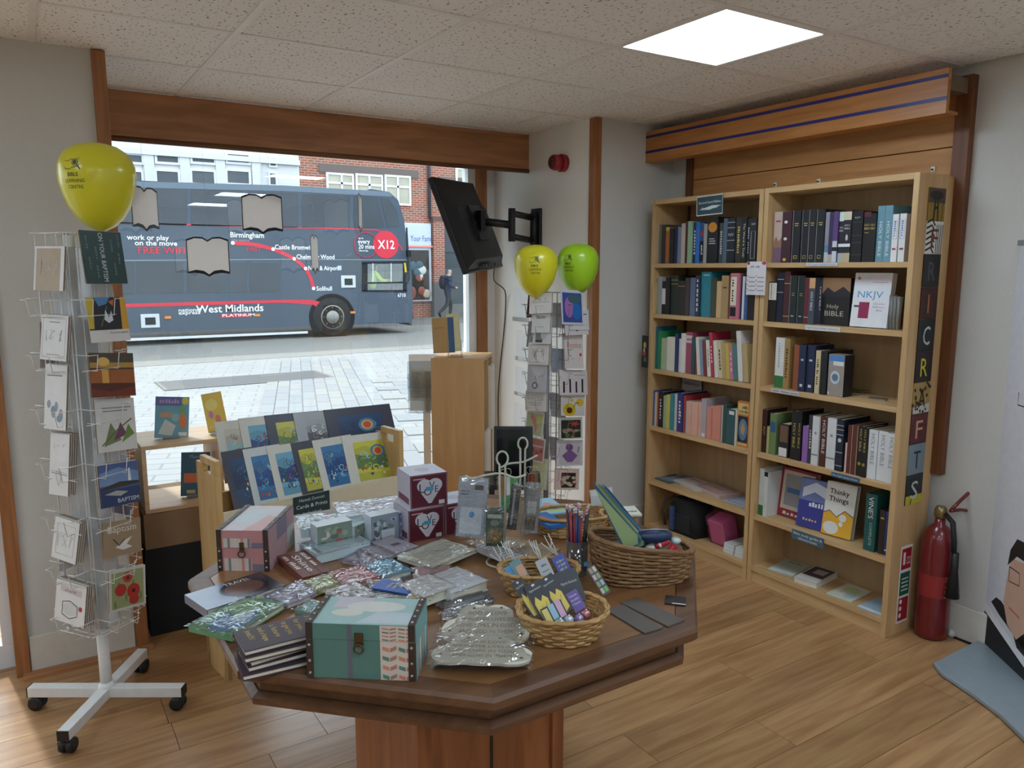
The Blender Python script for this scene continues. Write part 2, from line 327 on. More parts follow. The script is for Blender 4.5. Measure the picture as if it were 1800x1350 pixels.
wid = (onz(687, 720, ZS)-a).dot(vd); cw = wid/9; rl = .62
sl = [MB().box(0, 0, -.012, cw-.012, rl-.012, 0).build('paving_slab', PV[q], st) for q in range(3)]
used = set()
for i in range(9):
    for j in range(17):
        o = org+vd*(i*cw)+ud*(j*rl+(i % 2)*rl*.5); q = random.randrange(3)
        if o.y < 4.75 or o.y > 15.2: continue
        s = sl[q] if q not in used else copyc(sl[q], st); used.add(q)
        s.location = (o.x, o.y, ZS); s.rotation_euler = (0, 0, -PA)
big = [MB().box(0, 0, -.012, .585, .385, 0).build('paving_slab', PV[q], st) for q in range(3)]; ub = set()
for i in range(7):
    for j in range(20):
        o = org+vd*(wid+i*.6+(j % 2)*.3)+ud*(j*.4); q = random.randrange(3)
        if o.y < 4.75 or o.y > 12.6: continue
        s = big[q] if q not in ub else copyc(big[q], st); ub.add(q)
        s.location = (o.x, o.y, ZS); s.rotation_euler = (0, 0, -PA)
cv = thing('manhole_cover', 'rectangular metal access cover set into the paving outside', 'manhole cover', T(1.72, 12.2, ZS))
MB().box(0, 0, -.011, 2.6, 1.0, .002).build('frame', omat((176, 176, 176), .6), cv); MB().box(.06, .06, .002, 2.54, .94, .004).build('plate', omat((150, 150, 150), .5), cv)
# ---- buildings across the street ----
OUTK = .62  # milder darkening from here on: upright faces catch less daylight
YB = 25.6
def facade(n, x0, x1, z0, z1, m, y=YB, d=6): return MB().box(x0, y, z0, x1, y+d, z1).build(n, m)
BR = brickmat((176, 96, 72), (150, 78, 60), (176, 160, 146), .23, .078, (math.pi/2, 0, 0), .012)
STN = omat((226, 226, 228), .7, 0, .03, 4); WFR = omat((238, 240, 244), .4); WGL = omat((92, 100, 108), .1, 0, .25, .6); CUR = omat((196, 190, 172), .6, 0, .2, 2)
wb = tag(facade('office_building', -16, 8.1, ZS, 9, STN), 'pale stone office building with rows of windows behind the bus', 'building')
def win(par, px0, py0, px1, py1, fr=.06, glass=WGL, bars=()):
    a, b = ony(px0, py1, YB), ony(px1, py0, YB)
    f = MB()
    for q in ((a.x, a.z, b.x, a.z+fr), (a.x, b.z-fr, b.x, b.z), (a.x, a.z+fr, a.x+fr, b.z-fr), (b.x-fr, a.z+fr, b.x, b.z-fr)): f.box(q[0], YB-.06, q[1], q[2], YB+.01, q[3])
    for k, t in bars:
        if k == 'h': z = a.z+(b.z-a.z)*t; f.box(a.x+fr, YB-.06, z-fr/2, b.x-fr, YB+.01, z+fr/2)
        else: x = a.x+(b.x-a.x)*t; f.box(x-fr/2, YB-.06, a.z+fr, x+fr/2, YB+.01, b.z-fr)
    o = f.build('window', WFR, par); MB().box(a.x+fr, YB-.03, a.z+fr, b.x-fr, YB-.015, b.z-fr).build('pane', glass, o)
for k, (x0, x1) in enumerate(((155, 192), (214, 252), (272, 316), (334, 379), (396, 440))):
    win(wb, x0, 270, x1, 288, .07); win(wb, x0, 299, x1, 325, .07)
win(wb, 472, 276, 486, 294, .05); win(wb, 472, 303, 486, 327, .05)
for y0, y1 in ((262, 266),):
    a = ony(195, 268, YB); MB().box(-16, YB-.12, a.z, 8.1, YB, a.z+.16).build('cornice', STN, wb)
for x in (203, 262, 325, 387, 450): a = ony(x, 300, YB); MB().box(a.x-.14, YB-.08, 2, a.x+.14, YB, 5.05).build('pilaster', STN, wb)
for x in (343, 387): a = ony(x, 288, YB-.2)
bb = tag(facade('brick_building', 8.1, 13.24, ZS, 9.5, BR), 'red brick shop building with white casement windows behind the bus', 'building')
a = ony(560, 302, YB); b = ony(748, 302, YB); MB().box(a.x, YB-.05, a.z, b.x-.3, YB, a.z+.28).build('lintel', omat((120, 108, 104), .8), bb)
win(bb, 574, 306, 621, 350, .07, CUR, (('v', .55), ('h', .62))); win(bb, 625, 308, 672, 355, .07, CUR, (('v', .5), ('h', .62))); win(bb, 676, 310, 721, 360, .07, CUR, (('v', .5), ('h', .62)))
# shop front
a, b = ony(714, 530, YB), ony(755, 393, YB)
MB().box(a.x-2.4, YB-.1, a.z, b.x, YB, b.z).build('shop_front', omat((216, 220, 232), .5), bb)
g0, g1 = ony(720, 527, YB), ony(751, 440, YB); MB().box(g0.x-2.2, YB-.13, g0.z, g1.x, YB-.1, g1.z).build('shop_window', omat((70, 66, 62), .1, 0, .5, 1.6), bb)
for k in range(9):
    q = ony(722+random.random()*26, 460+random.random()*58, YB); MB().sphere((q.x, YB-.14, q.z), (.12+.1*random.random(), .03, .12+.12*random.random()), omat(random.choice([(200, 180, 160), (150, 90, 80), (90, 110, 120), (220, 220, 214)]), .6), 8, 6).build('shop_display', None, bb)
s0 = ony(715, 437, YB); s1 = ony(754, 396, YB)
MB().box(s0.x-2.4, YB-.16, s0.z+.06, s1.x, YB-.1, s1.z).build('shop_sign', omat((214, 222, 244), .5), bb)
q = ony(718, 424, YB); decal('sign_lettering', 1.2, .5, [('t', 'Your Family', .0, .0, .42, (60, 80, 120), 0, .8), ('r', -.1, -.42, 1, -.3, (220, 120, 110))], bb, M4.Translation((q.x, YB-.165, q.z)) @ M4.Rotation(math.pi/2, 4, 'X'))
a, b = ony(757, 420, YB), ony(776, 420, YB)
MB().box(a.x, YB-.25, ZS, b.x, YB, 3.3).build('brick_pier', BR, bb); MB().box(a.x-.04, YB-.28, 3.3, b.x+.04, YB, 3.45).build('pier_cap', omat((110, 92, 88), .8), bb); MB().box(a.x-.02, YB-.27, ZS, b.x+.02, YB, 1.1).build('pier_base', omat((110, 108, 110), .8), bb)
MB().tube([(12.78, YB-.08, 3.4), (12.78, YB-.08, 9)], .06, 8).build('drainpipe', omat((90, 88, 92), .5), bb)
ds = tag(MB().box(13.24, YB, ZS, 24, YB+6, 9.5).build('dark_shop_building', BR), 'dark fronted shop beside the brick pier behind the walking man', 'building')
MB().box(13.3, YB-.1, 2.2, 20, YB, 3.3).build('fascia', omat((88, 92, 100), .5), ds); MB().box(13.3, YB-.06, .3, 20, YB, 2.2).build('shop_window', omat((76, 84, 88), .1, 0, .3, 1), ds)
MB().box(13.3, YB-.1, ZS, 20, YB, .3).build('stall_riser', omat((120, 118, 116), .7), ds)
for x in (14.9, 16.4): MB().box(x, YB-.1, .3, x+.08, YB-.02, 2.2).build('mullion', omat((70, 74, 78), .5), ds)
win(ds, 800, 296, 832, 326, .08, CUR, (('v', .5),))
MB().box(13.2, YB-.05, 4.15, 16.5, YB, 4.9).build('lintel', omat((126, 112, 106), .8), ds)
pg = thing('pedestrian_guide_post', 'grey post with a white and green notice beside the walking man', 'post', T(13.5, 24.2, ZS))
MB().box(-.09, -.05, 0, .09, .05, 2.3).build('post', omat((150, 164, 168), .5), pg); MB().box(-.25, -.07, 1.75, .15, -.05, 2.15).build('notice', omat((222, 228, 230), .5), pg); MB().box(.16, -.07, 2.0, .5, -.05, 2.3).build('green_notice', omat((60, 150, 100), .5), pg)
# ---- people ----
def skinned(name, joints, bones, label, mats, X, cat='person', sub=2):
    """one continuous figure grown from joints {name:(pos, radius)}; mats = function(local position)->material index"""
    names = list(joints); me = bpy.data.meshes.new(name); me.from_pydata([joints[k][0] for k in names], [(names.index(a), names.index(b)) for a, b in bones], [])
    o = bpy.data.objects.new(name, me); C.objects.link(o); md = o.modifiers.new('skin', 'SKIN'); sv = me.skin_vertices[0].data
    for i, k in enumerate(names):
        r = joints[k][1]; sv[i].radius = r if isinstance(r, tuple) else (r, r); sv[i].use_root = (i == 0)
    su = o.modifiers.new('sub', 'SUBSURF'); su.levels = sub; su.render_levels = sub
    ev = o.evaluated_get(bpy.context.evaluated_depsgraph_get()); nm = bpy.data.meshes.new_from_object(ev); o.modifiers.clear(); o.data = nm; bpy.data.meshes.remove(me)
    nm.materials.clear()
    for q in mats[0]: nm.materials.append(q)
    for p in nm.polygons: p.material_index = mats[1](p.center); p.use_smooth = True
    o.matrix_world = X; return tag(o, label, cat)
NAVY = omat((44, 56, 84), .8); TRO = omat((52, 56, 62), .8); SKIN = omat((206, 160, 136), .55); HAIR = omat((176, 170, 164), .8); SHOE = omat((30, 30, 32), .6)
J = {'pelvis': ((0, 0, .95), (.15, .12)), 'waist': ((0, 0, 1.1), (.15, .12)), 'chest': ((.03, 0, 1.36), (.17, .13)), 'neck': ((.06, 0, 1.53), .06), 'head': ((.09, 0, 1.63), .085), 'crown': ((.09, 0, 1.73), .075),
     'shl': ((.03, .19, 1.44), .075), 'ell': ((-.06, .25, 1.18), .055), 'wrl': ((.14, .24, 1.05), .042), 'hal': ((.23, .22, 1.05), .035),
     'shr': ((.03, -.19, 1.44), .075), 'elr': ((-.03, -.25, 1.17), .055), 'wrr': ((.20, -.24, 1.08), .042), 'har': ((.29, -.23, 1.10), .035),
     'hipl': ((0, .09, .9), .10), 'knl': ((.16, .10, .52), .075), 'anl': ((.12, .10, .10), .05), 'tol': ((.27, .10, .05), .04),
     'hipr': ((0, -.09, .9), .10), 'knr': ((-.06, -.10, .50), .075), 'anr': ((-.38, -.10, .20), .05), 'tor': ((-.30, -.10, .06), .04)}
BO = [('pelvis', 'waist'), ('waist', 'chest'), ('chest', 'neck'), ('neck', 'head'), ('head', 'crown'), ('chest', 'shl'), ('shl', 'ell'), ('ell', 'wrl'), ('wrl', 'hal'), ('chest', 'shr'), ('shr', 'elr'), ('elr', 'wrr'), ('wrr', 'har'),
      ('pelvis', 'hipl'), ('hipl', 'knl'), ('knl', 'anl'), ('anl', 'tol'), ('pelvis', 'hipr'), ('hipr', 'knr'), ('knr', 'anr'), ('anr', 'tor')]
def mm(c):
    if c.z > 1.51: return 2 if (c.x > .06 and c.z < 1.69) else 3
    if abs(c.y) > .17 and c.x > .19 and .95 < c.z < 1.2: return 2
    if c.z > .93: return 0
    return 4 if c.z < .12 or (c.x < -.25 and c.z < .2) else 1
a = onz(785, 560, ZS)
man = skinned('person', J, BO, 'person in a navy jacket and dark trousers walking past the shops with a backpack', ([NAVY, TRO, SKIN, HAIR, SHOE], mm), T(a.x, 24.3, ZS, -.1))
bp = MB().sphere((-.20, 0, 1.28), (.11, .15, .24), omat((36, 42, 60), .8)).build('backpack', None, man)
MB().tube([(-.12, .12, 1.5), (.06, .13, 1.5), (.17, .13, 1.32), (.02, .15, 1.1)], .018, 6).build('strap', omat((30, 34, 48), .8), man)
# ---- the double-decker bus ----
YBUS = 19.6
bus = thing('double_decker_bus', 'dark grey double-decker bus with red route lines standing outside the window', 'bus', T(0, YBUS, ZS))
GR = omat((80, 91, 104), .45, 0, .03, 3); GRL = omat((110, 124, 138), .35, 0, .03); DG = omat((58, 66, 74), .12, 0, .5, .8, spec=.25); RED = (216, 60, 76); WH = (255, 255, 255)
def bp_(px, py): q = ony(px, py, YBUS); return (q.x, q.z-ZS)
top = [(-2.0, 3.62), (-1.8, 3.72)]+[bp_(x, y) for x, y in ((300, 320), (500, 326), (650, 332), (684, 337), (700, 352), (710, 385), (716, 430), (722, 490), (726, 540), (724, 572))]
prof = [(-2.0, .32)]+top+[(top[-1][0]-.1, .28)]
R90 = M4.Rotation(math.pi/2, 4, 'X')
def bpoly(name, pts, m, par=bus, off=.004, th=.004, px=True):
    pts = [bp_(*p) for p in pts] if px else pts
    return MB().prism([(p[0], p[1]) for p in pts], off, off+th, m, R90).build(name, None, par)
ca, cb = bp_(646, 511), bp_(708, 463); bd = MB()     # body around the open driver's cab
xr = max(p[0] for p in prof)
upz = [p for p in prof if p[0] > cb[0] and p[1] > .4]
bd.prism([(-2.0, .32), (-2.0, 3.62), (-1.8, 3.72)]+[p for p in top[2:] if p[0] < ca[0] and p[1] > 3]+[(ca[0], 3.74), (ca[0], .28)], -2.5, 0, GR, R90)
tp = [p for p in top[2:] if p[0] > ca[0] and p[1] > cb[1]]
bd.prism([(ca[0], cb[1]), (ca[0], 3.74)]+tp+[(bp_(722, 463)[0], cb[1])], -2.5, 0, GR, R90)
bd.prism([(ca[0], .28), (ca[0], ca[1]), (bp_(725, 511)[0], ca[1])]+[p for p in top[2:] if p[0] > cb[0] and p[1] < ca[1]]+[(prof[-1][0], .28)], -2.5, 0, GR, R90)
bd.prism([(cb[0], ca[1]), (cb[0], cb[1]), (bp_(722, 463)[0], cb[1]), (bp_(725, 511)[0], ca[1])], -2.5, 0, GR, R90)
bd.prism([(ca[0], ca[1]), (ca[0], cb[1]), (cb[0], cb[1]), (cb[0], ca[1])], -2.5, -1.3, omat((150, 156, 158), .6), R90)
bd.build('body', None, bus)
bpoly('roof_cove', [(205, 318), (500, 326), (684, 337), (690, 346), (500, 336), (205, 329)], GRL)
for pts in ([(190, 330), (236, 331), (236, 395), (190, 393)], [(240, 331), (328, 333), (328, 397), (240, 395)], [(336, 333), (427, 336), (427, 398), (336, 397)], [(432, 337), (524, 340), (524, 400), (432, 399)], [(531, 341), (615, 344), (615, 400), (531, 400)], [(622, 344), (664, 346), (676, 400), (622, 401)], [(668, 347), (684, 350), (697, 370), (702, 398), (680, 400)]):
    o = bpoly('upper_window', pts, DG)
for pts in ([(190, 459), (236, 460), (236, 516), (190, 517)], [(240, 460), (322, 461), (322, 515), (240, 516)], [(328, 461), (396, 462), (396, 514), (328, 515)], [(401, 462), (434, 462), (434, 514), (401, 514)], [(439, 462), (488, 463), (492, 468), (492, 510), (488, 513), (439, 514)]): bpoly('lower_window', pts, DG)
for q in ([(636, 460), (714, 459), (714, 463.5), (636, 464)], [(636, 510), (715, 509.5), (715, 514), (636, 513)], [(636, 463), (646, 463), (646, 511), (636, 511)], [(708, 462), (714, 462), (715, 511), (708, 511)]): bpoly('cab_window_surround', q, omat((34, 38, 44), .3))
bpoly('cab_window', [(646, 463.5), (708, 463), (708, 510.5), (646, 511)], GL, off=.001, th=.003)
for x in (654, 686): bpoly('cab_window_bar', [(x, 463), (x+2, 463), (x+2, 497), (x, 497)], omat((210, 214, 216), .4), off=.014)
bpoly('cab_window_bar', [(645, 496), (711, 495), (711, 498), (645, 499)], omat((40, 44, 48), .4), off=.0145)
def bl(name, pts, wpx, c, par=bus, off=.006): # painted line
    q = [bp_(*p) for p in pts]; mb = MB()
    for s in stroke(q, wpx*.0166): mb.prism(s, off, off+.002, omat(c, .4), R90)
    return mb.build(name, None, par)
bl('red_line', [(190, 391), (400, 397), (560, 401), (660, 404), (690, 414), (708, 440)], 2, RED); bl('pale_line', [(190, 458), (500, 456), (715, 457)], 1, (150, 160, 170))
bl('route_arc', [(409, 427), (430, 428), (455, 431), (480, 438), (500, 446), (517, 455), (528, 463), (537, 472), (546, 488), (551, 507)], 5.5, RED)
for p in ((409, 427), (480, 438), (517, 455), (537, 472), (551, 507)):
    q = bp_(*p); MB().lathe([(.045, .009), (.045, .012)], 12, omat(WH, .4), (0, 0, 0), M4.Translation((q[0], 0, q[1])) @ R90).build('route_stop', None, bus)
bpoly('red_sweep', [(190, 535), (340, 531), (500, 527), (545, 527), (576, 533), (560, 546), (552, 536), (500, 532), (340, 537), (190, 541)], omat(RED, .4))
bpoly('red_sweep', [(548, 528), (577, 533), (559, 545)], omat(RED, .4), off=.008)
bpoly('skirt_strip', [(190, 596), (541, 582), (541, 586), (190, 601)], omat((220, 222, 224), .5))
def btext(s, px, py, hpx, c, wpx=None, bold=1):
    vs, fs, x0, x1 = textmesh(s, .012 if bold else 0); q = bp_(px, py); k = hpx*.0166*1.38; sx = wpx*.0166*1.0/(x1-x0) if wpx else k
    X = M4.Translation((q[0], -.012, q[1])) @ R90
    MB().add([X @ V(((v[0]-x0)*sx, v[1]*k, 0)) for v in vs], fs, omat(c, .4)).build('lettering', None, bus)
for s, x, y, h, c, w_ in (('work or play', 223, 421, 7, WH, 53), ('on the move', 237, 431, 7, WH, 54), ('FREE WIFI', 243, 445, 9, (216, 60, 76), 60), ('Birmingham', 405, 417, 8, WH, 48), ('city centre', 407, 424, 4, (170, 150, 160), 25), ('FAST', 434, 441, 6, RED, 21),
    ('Castle Bromwich', 483, 438, 7, WH, 62), ('Chelmsley Wood', 521, 455, 7, WH, 60), ('NEC & Airport', 542, 475, 7, WH, 49), ('Solihull', 556, 511, 7, WH, 25), ('every', 629, 428, 7, WH, 20), ('20 mins', 630, 437, 7, WH, 27), ('Mon to Sat', 631, 442, 3, WH, 15), ('up to', 630, 420, 3, WH, 8),
    ('West Midlands', 345, 550, 11, WH, 95), ('national', 314, 548, 5, WH, 29), ('express', 314, 553, 5, WH, 29), ('6710', 699, 522, 6, WH, 14)): btext(s, x, y, h, c, w_)
q = bp_(643, 431); MB().tube([(q[0]+.33*math.cos(k*.314), -.008, q[1]+.33*math.sin(k*.314)) for k in range(20)], .012, 4, None, True).build('route_ring', omat(RED, .4), bus)
q = bp_(678, 430); MB().lathe([(.37, .006), (.37, .01)], 24, omat(RED, .4), (0, 0, 0), M4.Translation((q[0], 0, q[1])) @ R90).build('route_disc', None, bus); btext('X12', 664, 437, 14, WH, 29)
bpoly('name_plate', [(388, 552), (440, 550), (440, 557), (388, 559)], omat((200, 60, 76), .4)); btext('PLATINUM', 391, 557, 4, WH, 46)
bpoly('airport_badge', [(593, 467), (600, 467), (600, 475), (593, 475)], omat((190, 204, 220), .5))
for px, py in ((264, 564), (612, 495)):
    x, z = bp_(px, py); MB().box(x-.2, -.03, z-.16, x+.2, 0, z+.16).build('vent_panel', omat((206, 210, 212), .4), bus, None, .01); MB().box(x-.11, -.036, z-.09, x+.11, -.03, z+.08).build('vent_glass', omat((40, 46, 50), .2), bus)
for px, py in ((295, 558), (452, 554), (620, 549)): x, z = bp_(px, py); MB().box(x-.07, -.02, z-.03, x+.07, 0, z+.03).build('marker_lamp', omat((226, 140, 70), .4), bus)
x, z = bp_(584, 562); wr = .54
MB().lathe([(.62, -.02), (.62, .006)], 28, omat((22, 24, 26), .8), (0, 0, 0), M4.Translation((x, 0, .5)) @ R90).build('wheel_arch', None, bus)
ty = MB().lathe([(.35, -.2), (.5, -.2), (wr-.03, -.12), (wr-.03, .02), (.46, .05), (.33, .05)], 28, omat((40, 41, 43), .85), (0, 0, 0), M4.Translation((x, 0, wr-.03)) @ R90).build('tyre', None, bus)
hb = MB().lathe([(.33, .03), (.31, .055), (.2, .03), (.14, .07), (.05, .08)], 20, omat((150, 148, 146), .4, .6), (0, 0, 0), M4.Translation((x, 0, wr-.03)) @ R90).build('wheel_hub', None, bus)
for k in range(8): MB().sphere((x+.24*math.cos(k*.785), -.06, wr-.03+.24*math.sin(k*.785)), .025, omat((110, 108, 106), .4, .6), 6, 4).build('wheel_nut', None, bus)
MB().box(8.9, .1, .35, 9.32, 2.4, .6).build('bumper', omat((60, 68, 76), .4), bus, None, .05)
bpoly('mirror', [(710, 440), (716, 440), (717, 452), (711, 452)], omat((26, 28, 30), .4), off=.12, th=.1); bpoly('grab_pole', [(709, 462), (712, 462), (714, 478), (711, 479)], omat((216, 190, 60), .5), off=.02, th=.02)
bpoly('front_glazing', [(713, 400), (716, 400), (721, 490), (716, 500)], omat((40, 46, 52), .1), off=.003)
# driver: seen through the cab window, leaning at the wheel
q = bp_(661, 497); HV = omat((206, 232, 70), .7); DJ = {'pelvis': ((0, 0, .0), (.17, .13)), 'chest': ((.05, 0, .36), (.19, .14)), 'neck': ((.12, 0, .54), .06), 'head': ((.16, 0, .64), .09), 'crown': ((.17, 0, .75), .08), 'shl': ((.06, -.2, .45), .08), 'ell': ((.22, -.27, .24), .06), 'wrl': ((.42, -.2, .25), .045), 'hal': ((.5, -.18, .27), .04), 'shr': ((.06, .2, .45), .08), 'elr': ((.22, .27, .24), .06), 'wrr': ((.42, .2, .25), .045), 'har': ((.5, .18, .27), .04)}
DB = [('pelvis', 'chest'), ('chest', 'neck'), ('neck', 'head'), ('head', 'crown'), ('chest', 'shl'), ('shl', 'ell'), ('ell', 'wrl'), ('wrl', 'hal'), ('chest', 'shr'), ('shr', 'elr'), ('elr', 'wrr'), ('wrr', 'har')]
skinned('person', DJ, DB, 'bus driver in a yellow high-visibility vest sitting in the cab', ([HV, SKIN, omat((40, 34, 30), .8)], lambda c: (2 if (c.z > .68 or c.x < .13) else 1) if c.z > .53 else (1 if c.x > .36 else 0)), T(q[0]+.02, YBUS+.42, q[1]+ZS-.2))
# ================= bookcases and books =================
BIR = wood((208, 172, 124), (192, 152, 102), 2, 2.5, .5, 10, .03); BIRH = wood((208, 172, 124), (192, 152, 102), 1, 2.5, .5, 10, .03); BIRB = wood((176, 146, 106), (164, 132, 94), 2, 2, .6, 8, .02)
XF = 3.13; XB = 3.397
SH = [1.655, 1.365, 1.04, .695, .362, .085]
def bookcase(y0, y1, lab):
    t = thing('bookcase', lab, 'bookcase', T(XF, y0, 0)); w_ = y1-y0; d = XB-XF
    for a in (0, w_-.025): MB().box(0, a, 0, d, a+.025, 2.015).build('side_panel', BIR, t, None, .0015)
    MB().box(0, .025, 1.99, d, w_-.025, 2.015).build('top_panel', BIRH, t); MB().box(d-.008, .025, .0, d, w_-.025, 1.99).build('back_panel', BIRB, t)
    for z in SH: MB().box(.004, .025, z-.024, d-.008, w_-.025, z).build('shelf', BIRH, t, None, .0015)
    MB().box(.012, .025, 0, .03, w_-.025, SH[5]-.024).build('plinth', BIRH, t)
    return t
bookcase(1.825, 2.602, 'birch bookcase of Bibles next to the fire extinguisher'); bookcase(2.608, 3.40, 'birch bookcase of second hand books beside the white pier')
PG = mat((222, 212, 190), .8, 0, .08, 300)
def fo(O, ex=(0, -1, 0), lean=0.0):
    """frame for an upright cover: x right, y up (leaning back by lean), z to the viewer"""
    ex = V(ex).normalized(); n = ex.cross(V((0, 0, 1))); up = V((0, 0, math.cos(lean)))-n*math.sin(lean)
    return frame(O, ex, up)
def slab(name, label, cat, X, W, Hh, t, c, shapes=(), pages=True, group=None, spine='l', rough=.45, spr=None):
    """bound book or card in frame X; back cover at z=0, front cover at z=t"""
    cm = mat(c, rough); b = MB()
    if pages and t > .005:
        e = .0018
        b.box(0, 0, 0, W, Hh, e).box(0, 0, t-e, W, Hh, t)
        b.box(0, 0, e, e, Hh, t-e) if spine == 'l' else b.box(W-e, 0, e, W, Hh, t-e)
        o = b.build(name, cm)
        o.matrix_world = X
        i = (e, W-.003) if spine == 'l' else (.003, W-e)
        MB().box(i[0], .003, e, i[1], Hh-.003, t-e).build('pages', PG, o)
    else:
        o = b.box(0, 0, 0, W, Hh, t).build(name, cm); o.matrix_world = X
    if shapes: decal('cover_print', W, Hh, shapes, o, T(0, 0, t), rough=rough)
    if spr:
        decal('spine_print', t, Hh, spr, o, frame((0, 0, 0), (0, 0, 1), (0, 1, 0)) if spine == 'l' else frame((W, 0, t), (0, 0, -1), (0, 1, 0)), rough=rough)
    return tag(o, label, cat, group)
ORD = ['top', 'second', 'third', 'fourth', 'fifth', 'bottom']
_lab = {}
def books(side, k, org, sc, lst, xs=3.158):
    z = SH[k]; grp = 'books on the %s shelf of the %s bookcase' % (ORD[k], side); ymin, ymax = (1.853, 2.574) if side == 'right' else (2.636, 3.372)
    prev = ymax
    for e in lst:
        x0, x1, yt, c, desc = e[:5]; op = e[5] if len(e) > 5 else {}
        px0, px1, py = org[0]+x0/sc, org[0]+x1/sc, org[1]+yt/sc
        ym = onx((px0+px1)/2, py, xs); ya = onx(px0, py+40, xs).y; yb = onx(px1, py+40, xs).y; lean = op.get('lean', 0)
        ya = min(ya, prev-.0006); yb = max(yb, ymin)
        if ya-yb < .006: ya = min(yb+.006, prev-.0006); yb = ya-.006
        th = ya-yb; hh = max(.1, ym.z-z-.001); prev = yb
        hh = min(hh, .28 if k else .31); d = op.get('d', random.uniform(.14, .2)); cm = mat(c, .45); e_ = .002
        b = MB().box(0, 0, 0, e_, th, hh).box(e_, 0, 0, d, e_, hh).box(e_, th-e_, 0, d, th, hh)
        o = b.build('book', cm); MB().box(e_, e_, .002, d-.003, th-e_, hh-.004).build('pages', PG, o)
        if lean:
            o.matrix_world = M4.Translation((xs, yb, z+.001+th*math.sin(-lean))) @ M4.Rotation(lean, 4, 'X'); prev = yb
        else: o.matrix_world = T(xs+random.uniform(-.006, .006), yb, z+.0006)
        sp = []
        for s in op.get('s', ()): sp.append(s)
        if 't' in op:
            tc = op.get('tc', (214, 200, 150)); f = op.get('f', .6); sp.append(('t', op['t'], .30, op.get('ty', .5+f/2), min(.42*th/hh, .09), tc, -math.pi/2, f))
        if sp: decal('spine_print', th, hh, sp, o, frame((0, th, 0), (0, -1, 0), (0, 0, 1)))
        lb = '%s on the %s shelf of the %s bookcase' % (desc, ORD[k], side)
        if lb in _lab or len(lb.split()) > 16: print('LABEL', lb)
        _lab[lb] = 1; tag(o, lb, 'book', grp)
GO = (206, 178, 96); SI = (200, 200, 204); CR = (220, 208, 176); BK = (26, 26, 30); NV = (34, 40, 62); MR = (84, 34, 44); WT = (222, 220, 216)
def bands(c, *ys): return [('r', 0, y, 1, y+.012, c) for y in ys]
Z1 = ((1120, 300), 3.554); Z2 = ((1120, 640), 3.554); Z3 = ((1320, 300), 4.5); Z4 = ((1310, 560), 4.5); Z5 = ((1300, 780), 3.8575)
books('left', 0, *Z1, [
 (112, 134, 335, (150, 164, 172), 'pale blue-grey book at the left end'), (135, 150, 335, (108, 106, 92), 'thin grey-olive book'), (151, 177, 340, (54, 52, 44), 'dark olive book beside the orange spine'), (178, 199, 352, (168, 100, 52), 'thin orange-brown book', {'s': [('r', 0, .9, 1, 1, (190, 180, 60))]}),
 (201, 226, 360, (36, 34, 36), 'short black book beside the orange spine'), (227, 256, 345, (38, 44, 70), 'dark navy book left of the blue-grey spine'), (257, 276, 350, (120, 132, 160), 'slim blue-grey book'), (277, 298, 330, (198, 178, 160), 'pinkish cream book'),
 (299, 318, 318, (66, 46, 40), 'dark brown book beside the pale green'), (319, 345, 316, (150, 180, 148), 'pale green book'), (346, 368, 322, (40, 54, 82), 'navy book with white lettering', {'t': 'HANDBOOK', 'tc': WT}), (369, 390, 320, (48, 116, 196), 'bright blue book'),
 (391, 416, 326, (52, 84, 128), 'blue book with a red and black label', {'s': [('r', 0, .05, 1, .55, BK), ('r', 0, .68, 1, .78, (180, 50, 50))], 't': 'JESUS', 'tc': WT, 'f': .25, 'ty': .45}), (418, 437, 332, (164, 164, 160), 'light grey slim book'),
 (440, 505, 290, (30, 30, 38), 'wide black book with an orange disc', {'s': [('e', .5, .78, .42, .11, (216, 140, 50)), ('r', .2, .42, .8, .44, SI), ('r', .2, .47, .8, .49, SI), ('r', .2, .52, .7, .54, SI)]}), (508, 534, 326, (70, 72, 72), 'dark grey book with pale lettering', {'t': 'COMMENTARY', 'tc': SI}), (535, 559, 298, (86, 104, 126), 'slate blue tall book'),
 (560, 608, 296, (28, 32, 44), 'black book with silver bands', {'s': bands(SI, .9, .78, .5, .28)+[('t', 'NIV', .15, .6, .07, SI, 0, .7)]}), (612, 648, 292, (46, 46, 40), 'black-olive book with gold title', {'t': 'CONCORDANCE', 'tc': GO}), (650, 680, 292, (28, 26, 28), 'black book with white title down its spine', {'t': 'The Word is Truth', 'tc': WT, 'f': .75}), (683, 699, 298, (24, 24, 26), 'thin black book near the right end', {'t': 'STUDY BIBLE', 'tc': SI}), (700, 742, 294, (32, 32, 34), 'black book with a silver frame', {'s': [('l', [(.2, .1), (.8, .1), (.8, .7), (.2, .7), (.2, .1)], .05, SI), ('t', 'NIV', .2, .84, .05, SI, 0, .6)]})])
